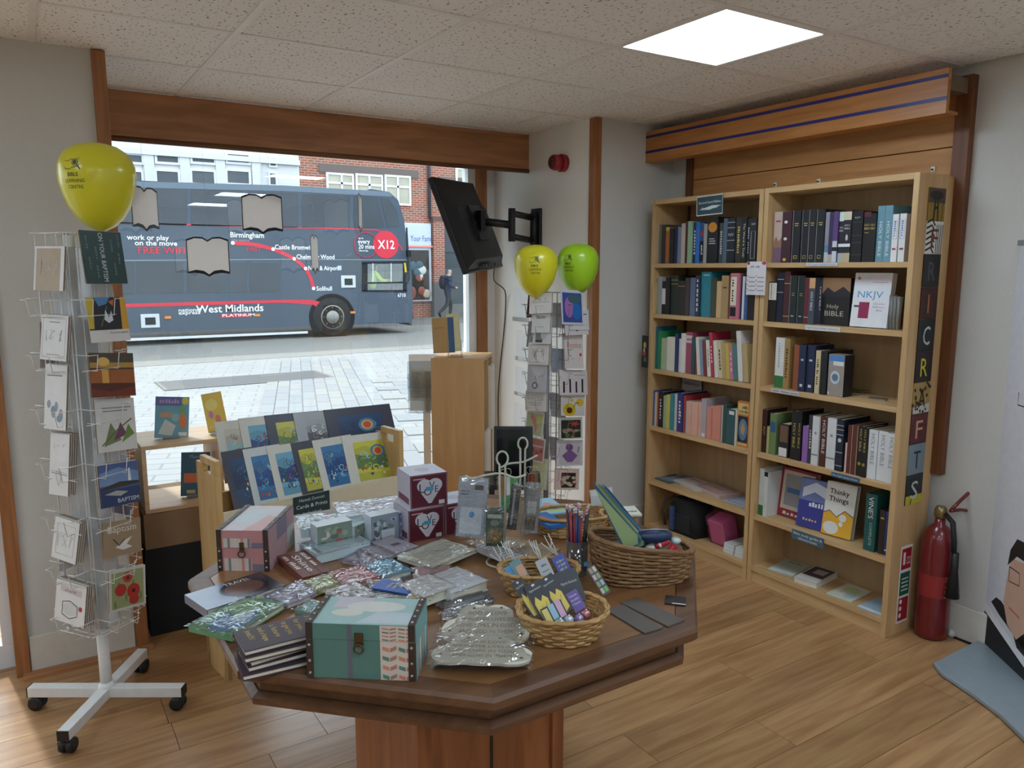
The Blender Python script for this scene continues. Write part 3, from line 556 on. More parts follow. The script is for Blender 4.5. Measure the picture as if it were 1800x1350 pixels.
books('left', 1, *Z1, [
 (88, 116, 672, (160, 146, 98), 'olive-cream book at the left end', {'s': [('r', 0, .08, 1, .9, (196, 184, 140))]}), (118, 153, 662, (166, 168, 170), 'light grey book'), (154, 178, 690, BK, 'black book with a white label', {'s': [('r', 0, .3, 1, .78, (226, 226, 224))]}), (179, 204, 668, (34, 32, 32), 'plain black book beside the white label'), (206, 250, 655, (36, 46, 40), 'wide dark green-black book', {'s': bands(GO, .88, .78)}), (252, 296, 688, (38, 34, 34), 'short black book left of the brown spine', {'s': bands(GO, .84)}),
 (298, 324, 670, (70, 50, 42), 'dark brown book'), (327, 364, 668, (92, 108, 140), 'faded blue book'), (367, 393, 652, (36, 42, 66), 'navy book with white vertical title', {'t': 'LEXICON', 'tc': WT, 'f': .8}), (394, 456, 632, (36, 130, 146), 'wide teal book', {'s': [('r', .2, .92, .8, .94, (180, 220, 220))]}), (458, 493, 668, (62, 70, 54), 'dark moss green book'), (495, 526, 690, (216, 178, 128), 'peach cream book'), (528, 571, 655, (176, 146, 100), 'tan book', {'s': [('r', .2, .7, .8, .74, (110, 80, 50))]}), (572, 583, 650, (110, 50, 46), 'very thin dark red book'),
 (584, 640, 640, (206, 116, 136), 'pink book with a white title panel', {'s': [('r', .05, .3, .7, .92, (232, 226, 200)), ('r', .05, .06, .7, .26, BK), ('t', 'THE BIBLE', .2, .86, .05, BK, -math.pi/2, .5)]}), (641, 655, 652, (36, 46, 80), 'thin navy book beside the pink spine'), (656, 669, 660, (220, 220, 222), 'thin white book at the right'), (671, 690, 700, (70, 96, 150), 'blue book behind the hanging paper'), (692, 735, 720, (40, 36, 38), 'dark book at the right end')])
L3 = -.11
books('left', 2, *Z1, [
 (102, 124, 972, (46, 104, 124), 'teal blue tall book at the left end'), (125, 148, 1002, (44, 140, 84), 'bright green book'), (149, 184, 1046, (176, 190, 156), 'pale green book'), (186, 238, 1040, (224, 218, 204), 'wide white book'), (239, 256, 1018, (44, 54, 96), 'slim navy book'), (257, 272, 1050, (214, 214, 214), 'thin white book beside the navy spine'), (273, 300, 1016, (226, 220, 210), 'white book left of the maroon spine'), (301, 338, 1008, (156, 66, 88), 'thick maroon-pink book', {'s': [('r', 0, .74, 1, .92, (226, 190, 196)), ('t', 'JESUS', .1, .8, .06, MR, 0, .8)]}), (339, 362, 1040, (36, 66, 70), 'dark teal book'), (363, 376, 1046, (160, 60, 50), 'thin red book'),
 (379, 398, 1040, (220, 214, 200), 'off-white leaning book', {'lean': L3}), (400, 417, 1055, (130, 148, 170), 'grey-blue leaning book', {'lean': L3}), (419, 440, 1065, (120, 40, 42), 'dark red leaning book', {'lean': L3}), (442, 464, 1060, (226, 220, 206), 'white leaning book with black capitals', {'lean': L3, 't': 'ISRAEL', 'tc': BK, 'f': .5}), (466, 486, 1012, (178, 46, 62), 'crimson leaning book', {'lean': L3, 't': 'GRACE', 'tc': WT, 'f': .4}), (488, 512, 1062, (224, 216, 206), 'white leaning book right of the crimson spine', {'lean': L3}), (514, 536, 1072, (212, 196, 150), 'cream leaning book', {'lean': L3, 't': 'PRAYER', 'tc': (60, 50, 40)}), (538, 558, 1076, (190, 160, 110), 'tan leaning book left of the yellow spine', {'lean': L3}), (560, 584, 1080, (206, 176, 80), 'yellow leaning book', {'lean': L3}), (586, 604, 1088, (200, 120, 150), 'pink leaning book', {'lean': L3, 't': 'HOPE', 'tc': WT}), (606, 634, 1086, (80, 124, 122), 'sea green leaning book', {'lean': L3}), (640, 668, 1002, (226, 222, 214), 'tall white leaning book', {'lean': L3}), (670, 700, 1085, (196, 170, 120), 'tan leaning book at the right end', {'lean': L3})])
SAL = (212, 136, 116); SALP = (222, 170, 148)
books('left', 3, *Z2, [
 (75, 104, 160, (64, 96, 150), 'mid blue book at the left end'), (106, 118, 176, (216, 206, 180), 'thin cream book'), (119, 131, 176, (206, 92, 52), 'thin orange book'), (132, 160, 172, BK, 'black book with white title', {'t': 'MISSION', 'tc': WT}), (162, 183, 196, (168, 180, 150), 'grey-green slim book'), (185, 202, 190, (210, 196, 90), 'thin yellow book'), (204, 227, 184, (60, 138, 150), 'turquoise book'), (229, 248, 186, (206, 206, 206), 'slim white-grey book'), (249, 284, 180, (44, 46, 110), 'deep blue book', {'t': 'REVIVAL', 'tc': WT}), (286, 298, 196, (176, 56, 60), 'thin red book'), (299, 316, 232, (196, 190, 178), 'tall grey-cream book'),
 (317, 337, 236, SALP, 'first of four pale salmon booklets'), (338, 357, 236, SALP, 'second of four pale salmon booklets'), (358, 377, 237, SALP, 'third of four pale salmon booklets'), (378, 399, 238, SALP, 'rightmost of four pale salmon booklets'), (400, 431, 216, (176, 164, 168), 'tall grey-lilac book', {'s': [('r', .2, .03, .8, .12, WT)]}), (433, 463, 265, SAL, 'left one of three salmon red books'), (465, 492, 262, SAL, 'middle one of three salmon red books'), (493, 519, 260, SAL, 'right one of three salmon red books'), (520, 534, 260, (196, 220, 222), 'white-teal thin book'), (536, 557, 250, (48, 74, 62), 'dark green book'), (559, 611, 280, (44, 84, 90), 'wide dark teal book', {'s': [('r', .3, .85, .9, .95, WT)]}), (612, 622, 285, (216, 206, 180), 'thin cream book beside the orange atlas')])
Bx = {'s': [('r', .0, .0, .06, 1, (150, 150, 152)), ('r', .25, .74, .75, .755, GO), ('r', .3, .70, .7, .715, GO), ('l', [(.3, .08), (.7, .08), (.7, .13), (.3, .13), (.3, .08)], .06, GO)]}
def hb(c, f=.6, **k): return dict({'t': 'HOLY BIBLE', 'tc': c, 'f': f}, **k)
books('right', 0, *Z3, [
 (176, 240, 325, (196, 172, 158), 'beige book with a mountain picture', {'s': [('r', 0, 0, 1, .4, (120, 92, 110)), ('p', [(0, .4), (.3, .52), (.6, .42), (1, .5), (1, .3), (0, .3)], (150, 110, 90)), ('r', .2, .8, .8, .83, (140, 70, 130))]}), (246, 320, 325, (66, 32, 42), 'wide maroon Bible', {'s': [('e', .4, .8, .18, .03, WT), ('e', .4, .47, .18, .03, WT), ('e', .4, .06, .18, .03, GO)]}),
 (331, 392, 314, (28, 30, 36), 'first of four boxed black Bibles', Bx), (397, 452, 311, (28, 30, 36), 'second of four boxed black Bibles', Bx), (457, 511, 308, (28, 30, 36), 'third of four boxed black Bibles', Bx), (515, 578, 304, (28, 30, 36), 'last of four boxed black Bibles', Bx), (581, 614, 328, (142, 138, 150), 'grey photo Bible', {'s': [('r', 0, 0, 1, .2, (190, 190, 186)), ('r', 0, .2, 1, .34, (90, 130, 150))]}), (616, 652, 335, (56, 48, 76), 'dark violet Bible', {'s': [('r', 0, 0, 1, .16, (180, 170, 160))]}), (654, 690, 322, (92, 64, 118), 'purple Bible with a white label', {'s': [('r', 0, .0, 1, .42, (200, 200, 204)), ('r', 0, .22, 1, .3, BK)]}),
 (692, 732, 318, (44, 40, 52), 'dark Bible with a white top panel', {'s': [('r', 0, .8, 1, .98, (206, 220, 206)), ('t', 'HOLY', .1, .66, .035, WT, 0, .8), ('t', 'BIBLE', .1, .6, .035, WT, 0, .8), ('r', 0, 0, 1, .18, (170, 184, 176)), ('r', 0, .3, 1, .36, WT)]}), (735, 796, 316, (40, 38, 42), 'dark Bible with a cream top panel', {'s': [('r', 0, .82, 1, .98, (212, 200, 170)), ('t', 'HOLY', .15, .7, .035, WT, 0, .7), ('t', 'BIBLE', .15, .64, .035, WT, 0, .7), ('e', .5, .48, .15, .06, (200, 200, 196)), ('r', 0, 0, 1, .18, (190, 170, 140)), ('r', 0, .3, 1, .36, WT)]}),
 (798, 882, 320, (24, 24, 26), 'wide black Bible with faint bands', {'s': [('t', 'KJV', .25, .86, .035, SI, 0, .5)]+bands((70, 70, 72), .78, .52, .38, .14)}), (890, 944, 326, (30, 26, 26), 'black Bible with gold lettering and maroon top', {'s': [('r', 0, .9, 1, 1, MR), ('t', 'HOLY', .1, .72, .045, GO, 0, .8), ('t', 'BIBLE', .1, .65, .045, GO, 0, .8), ('r', .2, .58, .8, .59, GO)]}), (946, 988, 336, (32, 28, 28), 'gold lettered black Bible beside the sea-blue pair', {'s': [('t', 'HOLY', .1, .74, .045, GO, 0, .8), ('t', 'BIBLE', .1, .67, .045, GO, 0, .8)]}),
 (990, 1050, 278, (106, 148, 160), 'left of two sea-blue Holy Bibles', hb(WT, .62, ty=.72)), (1053, 1112, 274, (106, 148, 160), 'right of two sea-blue Holy Bibles', hb(WT, .62, ty=.72)), (1114, 1160, 344, (226, 224, 222), 'left of two white paperbacks', {'s': [('l', [(.2, .48), (.8, .48), (.8, .88), (.2, .88), (.2, .48)], .05, (110, 120, 180)), ('t', 'Through', .35, .86, .035, (90, 100, 170), -math.pi/2, .34), ('r', .2, .25, .8, .29, (150, 60, 60))]}), (1164, 1216, 338, (226, 224, 222), 'right of two white paperbacks', {'s': [('l', [(.2, .48), (.8, .48), (.8, .88), (.2, .88), (.2, .48)], .05, (110, 120, 180)), ('t', 'Through', .35, .86, .035, (90, 100, 170), -math.pi/2, .34), ('r', .2, .25, .8, .29, (150, 60, 60))]}), (1218, 1248, 345, (110, 84, 66), 'brown book at the right end')])
Bg = {'s': [('r', .0, .0, .06, 1, (140, 142, 140)), ('r', .3, .62, .7, .63, GO), ('r', .3, .58, .7, .59, GO), ('r', .3, .14, .7, .16, SI)]}
books('right', 1, *Z3, [
 (130, 196, 880, (30, 26, 26), 'black Bible with a tall white label', {'s': [('r', .05, .55, 1, .98, (218, 212, 200)), ('t', 'THOMPSON', .3, .96, .03, BK, -math.pi/2, .38)]}), (198, 250, 806, (28, 32, 50), 'tall navy Bible', {'s': bands(SI, .86, .6)}), (257, 305, 796, (72, 34, 40), 'tall maroon Bible', {'s': bands(GO, .76, .12)}), (308, 360, 828, (28, 40, 38), 'left of two green-black boxed Bibles', Bg), (362, 416, 830, (28, 40, 38), 'right of two green-black boxed Bibles', Bg), (419, 456, 846, (104, 36, 50), 'wine red Bible', {'s': bands(SI, .14)}), (460, 506, 848, (70, 74, 84), 'grey Holy Bible with an orange top', hb(WT, .4, s=[('r', 0, .78, 1, 1, (206, 160, 110))]))])
books('right', 2, *Z4, [
 (236, 306, 150, (222, 220, 216), 'white book with a green foot', {'s': [('r', 0, 0, 1, .24, (50, 120, 60)), ('t', 'DICTIONARY', .35, .9, .03, (150, 150, 150), -math.pi/2, .5)]}), (309, 352, 156, (168, 132, 80), 'tan book with a long brown title', {'t': 'CONCORDANCE', 'tc': (80, 54, 30), 'f': .6}), (382, 424, 206, (146, 80, 50), 'russet brown slim book'), (426, 478, 206, (30, 40, 70), 'left of two navy Bibles', {'s': [('r', .3, .66, .7, .7, SI), ('r', .3, .1, .7, .16, SI)]}), (481, 542, 210, (30, 40, 70), 'right of two navy Bibles', {'s': [('r', .3, .66, .7, .7, SI), ('r', .3, .1, .7, .16, SI)]}), (552, 588, 252, (206, 190, 150), 'thin cream book', {'t': 'WINE TO DUST', 'tc': (70, 60, 50), 'd': .1}), (592, 640, 258, (24, 24, 28), 'black book behind the boxed set')])
HBk = [('e', .5, .1, .3, .03, GO)]
books('right', 3, *Z4, [
 (112, 164, 716, (58, 28, 32), 'black-maroon book at the left end', {'t': 'KJV', 'tc': GO, 'f': .2}), (166, 184, 850, (176, 176, 110), 'short yellow-green book'), (186, 240, 750, (112, 134, 84), 'green book with a blue panel', {'s': [('r', .1, .55, .9, .8, (50, 90, 140))]}), (262, 336, 832, (34, 32, 34), 'short black Bible with a photo panel', {'s': [('r', .05, .45, .9, .95, (116, 84, 66)), ('r', .0, .02, .85, .28, (222, 220, 216))]}), (358, 406, 730, (22, 22, 24), 'left of two tall black Holy Bibles', hb(GO, .5)), (408, 441, 730, (22, 22, 24), 'right of two tall black Holy Bibles', hb(GO, .5)), (443, 489, 850, (150, 100, 176), 'short purple book'), (491, 529, 762, (58, 58, 60), 'dark grey book with script', {'t': 'Journal', 'tc': SI, 'f': .4}),
 (531, 583, 772, (214, 214, 212), 'first white Bible with a grey band', {'s': [('r', 0, .2, 1, .23, (130, 136, 146)), ('e', .5, .66, .18, .03, (150, 150, 156))]}), (585, 642, 772, (84, 42, 34), 'brown Bible with white capitals', hb(WT, .66, ty=.92)), (650, 720, 786, (214, 214, 212), 'second white Bible with a grey band', {'s': [('r', 0, .2, 1, .23, (130, 136, 146)), ('e', .5, .66, .18, .03, (150, 150, 156))]}), (722, 778, 796, (30, 36, 54), 'navy Bible with silver lines', {'s': bands(SI, .88, .8, .7, .36, .1)+[('e', .5, .6, .25, .04, SI)]}), (780, 797, 980, (226, 190, 188), 'short thin pink book'), (799, 843, 840, (98, 48, 38), 'left of two reddish brown Bibles', {'s': [('r', .9, 0, 1, 1, (190, 170, 150))]}), (845, 885, 846, (98, 48, 38), 'right of two reddish brown Bibles', {'s': [('r', .9, 0, 1, 1, (190, 170, 150))]}),
 (887, 928, 850, (26, 24, 22), 'left of two black gold-sealed Bibles', hb(GO, .45, ty=.95, s=[('e', .5, .25, .32, .035, (150, 140, 50))])), (930, 966, 860, (26, 24, 22), 'right of two black gold-sealed Bibles', hb(GO, .45, ty=.95, s=[('e', .5, .25, .32, .035, (150, 140, 50))])), (968, 1038, 880, (224, 224, 224), 'first of three white Holy Bibles', hb((120, 120, 124), .62, ty=.92)), (1041, 1116, 892, (224, 224, 224), 'middle of three white Holy Bibles', hb((120, 120, 124), .62, ty=.92)), (1120, 1192, 908, (224, 224, 224), 'rightmost of three white Holy Bibles', hb((120, 120, 124), .62, ty=.92))])
books('right', 4, *Z5, [
 (120, 160, 166, (206, 210, 204), 'white book with a green foot', {'s': [('r', 0, 0, 1, .22, (50, 110, 60))]}), (163, 188, 190, (214, 214, 210), 'slim white book with a black top', {'s': [('r', 0, .9, 1, 1, BK)]})])
# ---- face-out books, boxes and loose papers on the shelves ----
def P3(px, py, X=3.16): return onx(px, py, X)
def face(name, label, cat, z3, zx0, zx1, yt, k, t, c, shapes, lean=.0, X=3.165, side='l', pages=True, turn=0, spr=None):
    (ox, oy), sc = z3; a = P3(ox+zx0/sc, oy+yt/sc+30, X); b = P3(ox+zx1/sc, oy+yt/sc+30, X); z = SH[k]+.0008; top = P3(ox+(zx0+zx1)/2/sc, oy+yt/sc, X)
    W = a.y-b.y; Hh = (top.z-z)/math.cos(lean); ex = V((math.sin(turn), -math.cos(turn), 0))
    Xf = fo((X+t, a.y, z), ex, lean)
    return slab(name, label, cat, Xf, W/math.cos(turn), Hh, t, c, shapes, pages, None, side, spr=spr)
face('boxed_bible', 'black boxed Holy Bible with a landscape picture facing out', 'book', Z3, 512, 785, 848, 1, .03, (28, 26, 28), [('r', .2, .66, 1, 1, (150, 112, 80)), ('p', [(.2, .66), (.35, .8), (.55, .7), (.8, .82), (1, .7), (1, .6), (.2, .6)], (40, 36, 44)), ('r', 0, 0, .18, .98, (60, 62, 74)), ('t', 'HOLY BIBLE', .05, .8, .1, WT, -math.pi/2, .5), ('t', 'Holy', .36, .36, .09, (190, 178, 160), 0, .34), ('t', 'BIBLE', .3, .2, .11, (196, 184, 160), 0, .54)], X=3.19, pages=False)
nk = face('boxed_bible', 'white Bible box with large blue capitals on the second shelf', 'book', Z3, 796, 1090, 815, 1, .035, (226, 224, 226), [('t', 'NKJV', .13, .54, .13, (84, 150, 200), 0, .68), ('r', .2, .16, .48, .46, (150, 40, 80)), ('r', .06, .36, .2, .4, (110, 90, 84)), ('e', .12, .9, .045, .03, (190, 110, 90)), ('t', 'UltraSlim', .58, .42, .035, (170, 140, 150), 0, .3), ('t', 'Reference', .58, .36, .035, (150, 120, 140), 0, .3), ('t', 'Bible', .68, .3, .035, (150, 120, 140), 0, .16), ('r', .5, .82, .9, .835, (214, 170, 176))], lean=.1, X=3.18, pages=False)
for q, (zx, zt) in enumerate(((1125, 990), (1152, 1000), (1180, 1005))):
    a = P3(1320+zx/4.5, 300+zt/4.5, 3.2); t = thing('clear_wrapped_card', '%s clear wrapped card roll right of the white Bible box' % ('left', 'middle', 'right')[q], 'wrapped card', T(3.2, a.y, SH[1]+.001), 'wrapped card rolls')
    hh = a.z-SH[1]; MB().lathe([(.009, 0), (.014, hh)], 10).build('card', mat((150, 150, 150), .3, .5), t); MB().lathe([(.0105, 0), (.0155, hh+.004)], 10, None, (0, 0, 0), None, False).build('wrapper', glassy((240, 240, 240), .25), t)
face('cassette_box', 'grey cassette box with a blue label on the third shelf', 'box', Z4, 657, 782, 285, 2, .07, (158, 146, 138), [('r', .02, .84, .98, .98, (80, 130, 190)), ('r', .3, .74, .95, .84, (222, 222, 222)), ('e', .45, .45, .3, .16, (196, 204, 210)), ('e', .45, .45, .2, .09, (96, 120, 140)), ('r', .03, .03, .12, .1, WT)], X=3.165, pages=False, spr=[('r', 0, 0, 1, 1, (34, 32, 34))], side='r')
a = P3(1310+1215/4.5, 560+230/4.5, 3.2); sn = thing('spiral_notebook', 'spiral bound notebook against the right end of the third shelf', 'notebook', T(3.16, 1.853, SH[2]+.001))
MB().box(.01, 0, 0, .16, .010, .235).build('pages', mat((206, 196, 190), .7), sn)
for q in range(16): MB().tube([(.008+.007*math.cos(j*.785), .005+.006*math.sin(j*.785), .012+q*.014) for j in range(8)], .0009, 4, None, True).build('coil', mat((50, 50, 54), .3, .8), sn)
for q, (zx, zy, c) in enumerate((((930, 610), (1090, 610)) and [(925, 600, (170, 176, 160)), (985, 590, (150, 150, 60)), (1130, 640, (176, 170, 166))])):
    a = onz(1310+zx/4.5, 560+zy/4.5, SH[2]+.001); o = slab('small_packet', ('pale packet at the left of the small heap', 'olive packet on the small heap', 'crumpled clear packet right of the small heap')[q]+' on the third shelf', 'packet', T(a.x, a.y, SH[2]+.001+(.006 if q == 1 else 0), .5+q*.7), .085 if q < 2 else .07, .05, .005, c, [('r', .1, .5, .9, .8, (200, 204, 190))] if q < 2 else [], False, 'small packets')
    MB().box(-.004, -.004, .0052, .09 if q < 2 else .075, .054, .006).build('wrapper', glassy((250, 250, 250), .2, .02, 0, .4), o)
# fifth shelf
face('book', 'blue paperback facing out behind the red framed book', 'book', Z5, 190, 296, 252, 4, .02, (46, 84, 160), [('t', 'THE', .15, .6, .1, (160, 200, 230), 0, .4), ('t', 'STORY', .15, .46, .1, (160, 200, 230), 0, .7), ('r', .1, .05, .9, .35, (110, 80, 100))], X=3.29)
face('book', 'red framed hardback with a grey centre on the fifth shelf', 'book', Z5, 262, 505, 190, 4, .025, (150, 42, 52), [('r', .06, .16, .94, .95, (206, 190, 176)), ('r', .14, .24, .86, .88, (150, 148, 150)), ('r', .2, .5, .8, .6, (70, 110, 160)), ('t', 'LESLIE', .15, .05, .06, WT, 0, .7)], lean=.12, X=3.24)
face('book', 'violet-blue paperback with a hand on the cover', 'book', Z5, 385, 575, 262, 4, .03, (58, 62, 140), [('r', 0, .55, 1, 1, (110, 124, 170)), ('p', [(.1, .6), (.5, .75), (1, .62), (1, .85), (.5, .95), (.1, .8)], (206, 214, 230)), ('t', 'Reset', .35, .44, .1, (226, 226, 236), 0, .5), ('t', 'David', .2, .14, .05, (220, 190, 120), 0, .5)], lean=.15, X=3.18, turn=.12, side='l')
face('book', 'white and yellow paperback with a cartoon hill cover', 'book', Z5, 556, 745, 288, 4, .034, (226, 224, 216), [('p', [(0, 0), (1, 0), (1, .42), (.7, .5), (.45, .36), (.2, .46), (0, .4)], (226, 170, 50)), ('l', [(0, .4), (.2, .46), (.45, .36), (.7, .5), (1, .42)], .025, BK), ('t', 'Thinky', .12, .78, .1, BK, 0, .66, 1), ('t', 'Things', .12, .64, .1, BK, 0, .66, 1), ('e', .66, .36, .12, .07, WT), ('e', .62, .24, .07, .045, WT), ('e', .3, .14, .26, .12, WT)], lean=.16, X=3.18, turn=.12)
face('book', 'green book with large white capitals on its spine', 'book', Z5, 853, 930, 340, 4, .16, (30, 84, 80), [('t', "VINE'S", .28, .95, .09, WT, -math.pi/2, .38), ('t', 'COMPLETE', .45, .5, .05, (160, 200, 190), -math.pi/2, .4)], X=3.16, pages=False)
face('book', 'dark brown book right of the green one on the fifth shelf', 'book', Z5, 946, 984, 450, 4, .12, (52, 38, 34), [('r', .2, .8, .8, .84, GO)], X=3.17, pages=False)
face('book', 'dark blue book at the right end of the fifth shelf', 'book', Z5, 986, 1012, 462, 4, .12, (44, 64, 104), [('r', .2, .1, .8, .14, SI)], X=3.17, pages=False)
face('book', 'orange framed atlas with a globe on the fourth shelf', 'book', Z2, 624, 700, 234, 3, .03, (206, 124, 50), [('r', .08, .72, .92, .96, (222, 190, 120)), ('t', 'Atlas', .4, .84, .07, BK, 0, .45), ('t', 'of the earth', .2, .75, .06, BK, 0, .68), ('r', .08, .1, .92, .68, (34, 34, 44)), ('e', .52, .38, .36, .24, (90, 130, 170)), ('p', [(.3, .4), (.5, .55), (.7, .42), (.6, .25), (.4, .3)], (190, 150, 100)), ('r', .1, .03, .9, .08, (222, 190, 120))], X=3.165)
# flat booklets lying on the shelves
def flat(name, label, cat, pts, z, t, c, shapes=(), pages=False, group=None, rough=.45):
    """lying sheet or book from three image corners: near-left, near-right, far-left, on height z"""
    a, b, d = [onz(p[0], p[1], z) for p in pts]; W = (b-a).length; Hh = (d-a).length
    for q in range(60):
        if max(d.x, (b+d-a).x) > 3.384: d = a+(d-a)*.97; Hh = (d-a).length
    return slab(name, label, cat, frame(a, b-a, d-a), W, Hh, t, c, shapes, pages, group, rough=rough)
def zp(z3, *pts): (ox, oy), sc = z3; return [(ox+p[0]/sc, oy+p[1]/sc) for p in pts]
zz = SH[5]+.001
flat('booklet', 'pale green booklet at the left of the bottom shelf', 'booklet', zp(Z5, (190, 855), (360, 905), (285, 768)), zz, .006, (176, 184, 168), [('t', 'Bible Notes', .25, .8, .07, (60, 60, 50), 0, .5), ('r', 0, 0, 1, .2, (206, 212, 206))])
flat('book', 'thick white book with a dark photo cover lying on the bottom shelf', 'book', zp(Z5, (368, 935), (520, 985), (560, 850)), zz, .028, (206, 204, 200), [('r', .05, .3, .95, .95, (60, 54, 56)), ('r', .3, .5, .8, .8, (170, 160, 160))], True)
flat('booklet', 'map covered booklet in the middle of the bottom shelf', 'booklet', zp(Z5, (590, 1018), (755, 1078), (740, 955)), zz, .006, (206, 208, 190), [('e', .5, .6, .3, .25, (190, 196, 130)), ('e', .7, .3, .2, .2, (170, 190, 190)), ('e', .3, .4, .12, .1, (214, 180, 170))])
flat('booklet', 'light blue booklet at the right of the bottom shelf', 'booklet', zp(Z5, (796, 1108), (984, 1182), (905, 1030)), zz, .006, (160, 186, 206), [('r', 0, 0, 1, .12, (226, 226, 226)), ('e', .75, .4, .2, .2, (190, 190, 90)), ('e', .6, .8, .3, .15, (206, 110, 110))])
z4 = SH[4]+.001
for q, (pts, c, lab, sh, t) in enumerate(((((96, 710), (200, 748), (210, 682)), (60, 80, 90), 'dark teal leaflet at the left', [('r', .1, .1, .9, .5, (110, 130, 140))], .004), (((165, 720), (290, 762), (300, 684)), (130, 140, 150), 'grey blue leaflet', [('r', .1, .5, .9, .8, (90, 104, 120))], .008), (((225, 735), (370, 800), (400, 690)), (206, 196, 186), 'white booklet', [('r', .1, .7, .9, .76, (150, 130, 120))], .014), (((352, 772), (512, 845), (520, 735)), (196, 168, 160), 'pinkish booklet with a framed title', [('l', [(.1, .1), (.9, .1), (.9, .9), (.1, .9), (.1, .1)], .03, (110, 70, 70)), ('r', .35, .55, .7, .6, (130, 90, 90))], .02), (((535, 852), (682, 900), (680, 815)), (176, 186, 206), 'light blue sheet', [('l', [(.1, .1), (.9, .1), (.9, .9), (.1, .9), (.1, .1)], .03, (60, 80, 140))], .003))):
    flat('booklet', lab+' lying on the fifth shelf of the left bookcase', 'booklet', zp(Z2, *pts), z4, t, c, sh, False, 'booklets on the fifth shelf')
# bottom of left bookcase: rucksack, wrapped pink pack, white booklet stacks
z5 = SH[5]+.001
rk = thing('rucksack', 'black rucksack standing at the left of the bottom shelf', 'bag', T(3.17, 3.12, z5))
MB().loft([[(x*s, y*s2, z) for x, y in ((0, -.1), (.12, -.12), (.2, -.06), (.2, .1), (.1, .14), (0, .1))] for z, s, s2 in ((0, 1, 1), (.09, 1.05, 1.05), (.17, .9, .95), (.21, .4, .6))], None, True, True).build('body', mat((26, 26, 28), .8, 0, .2, 40, .4), rk)
MB().box(-.012, -.07, .02, .004, .07, .12).build('front_pocket', mat((32, 32, 36), .8), rk, None, .004); MB().tube([(-.015, .12, .03), (-.035, .13, .12), (-.01, .13, .18), (.04, .1, .205)], .009, 6).build('strap', mat((60, 52, 42), .8), rk); MB().tube([(.03, -.03, .20), (.05, 0, .232), (.07, .03, .20)], .007, 6).build('handle', mat((30, 30, 32), .8), rk); MB().box(-.03, .05, .02, -.013, .075, .16).build('blue_buckle_strap', mat((52, 78, 120), .6), rk)
pk = thing('wrapped_pack', 'pink pack in a clear plastic bag on the bottom shelf', 'pack', T(3.225, 2.88, z5, 0, 0, -.3))
MB().box(0, -.05, .0, .11, .06, .15).build('pink_pack', mat((226, 110, 168), .5), pk, None, .008); MB().box(-.004, -.056, -.0, .116, .066, .17).build('plastic_bag', glassy((252, 252, 252), .06, .02, .0, .4, 25), pk)
for q, (ya, yb, n_) in enumerate(((2.80, 2.73, 3), (2.72, 2.645, 3))):
    st_ = thing('booklet_stack', ('left', 'right')[q]+' stack of white booklets on the bottom shelf', 'booklet stack', T(3.165, yb, z5), 'stacks of white booklets')
    for j in range(n_): MB().box(.004*j, 0, .018*j, .17+.003*j, ya-yb, .018*j+.0165).build('booklet', mat((214, 216, 212), .6), st_)
slab('paper_sheet', 'lavender sheet standing behind the white booklets', 'paper', fo((3.33, 2.71, z5)), .07, .19, .002, (170, 168, 196), [('r', .1, .8, .9, .9, (120, 120, 160))], False)
slab('paper_sheet', 'white lettered sheet standing behind books on the fourth shelf', 'paper', fo((3.375, 3.36, SH[3]+.001)), .16, .305, .002, (200, 196, 196), [('t', 'William Booth', .1, .78, .05, BK, 0, .8), ('e', .15, .92, .1, .04, (60, 60, 80))], False)
# signs on the bookcase fronts
def sign(name, label, a, b, top, X, c, shapes, t=.003, rough=.4, cat='sign', group=None):
    """flat sign facing the room from image corners lower-left, lower-right and upper-left on plane X"""
    A, B, D = P3(*a, X), P3(*b, X), P3(*top, X)
    return slab(name, label, cat, frame(A, B-A, D-A), (B-A).length, (D-A).length, t, c, shapes, False, group, rough=rough)
sign('shelf_sign', 'dark green Second hand Bibles sign on top of the left bookcase', (1225, 380), (1271, 375), (1224, 347), 3.122, (40, 70, 78), [('l', [(.01, .01), (.99, .01), (.99, .99), (.01, .99), (.01, .01)], .03, (220, 226, 226)), ('t', 'Second hand Bibles', .08, .6, .13, (222, 230, 230), 0, .84), ('p', [(.1, .3), (.6, .48), (.95, .44), (.5, .26)], (206, 214, 214)), ('t', '& used Books', .2, .32, .11, (226, 232, 232), 0, .6)])
tt = sign('paper_notice', 'white printed list pinned between the two bookcases', (1312, 518), (1345, 519), (1315, 460), 3.118, (222, 216, 218), [('t', 'New York', .2, .82, .06, (90, 80, 100), 0, .5), ('e', .08, .95, .07, .05, (130, 70, 80)), ('e', .9, .95, .12, .05, (190, 70, 90))]+[('r', x, .12+.13*j, x+.34, .15+.13*j, (150, 150, 156)) for x in (.12, .58) for j in range(4)]+[('e', x, .18+.13*j, .03, .018, (190, 70, 80)) for x in (.07, .53) for j in range(4)])
def shelf_tag(z3, zx0, zx1, zy0, zy1, k, c, tc, s, label):
    (ox, oy), sc = z3; A = P3(ox+zx0/sc, oy+zy1/sc, 3.131); B = P3(ox+zx1/sc, oy+zy1/sc, 3.131); hh = P3(ox+zx0/sc, oy+zy0/sc, 3.131).z-A.z
    slab('shelf_label', label, 'label', fo((3.1305, A.y, SH[k]-.002-hh)), A.y-B.y, hh, .002, c, [('t', s[0], .05, .3 if len(s) == 1 else .56, .4 if len(s) == 1 else .28, tc, 0, .9)]+([('t', s[1], .2, .14, .28, tc, 0, .6)] if len(s) > 1 else []), False, 'shelf edge labels')
shelf_tag(Z3, 440, 688, 712, 735, 0, (196, 204, 216), (70, 90, 140), ['New English Standard Version'], 'white and blue label strip on the first shelf edge')
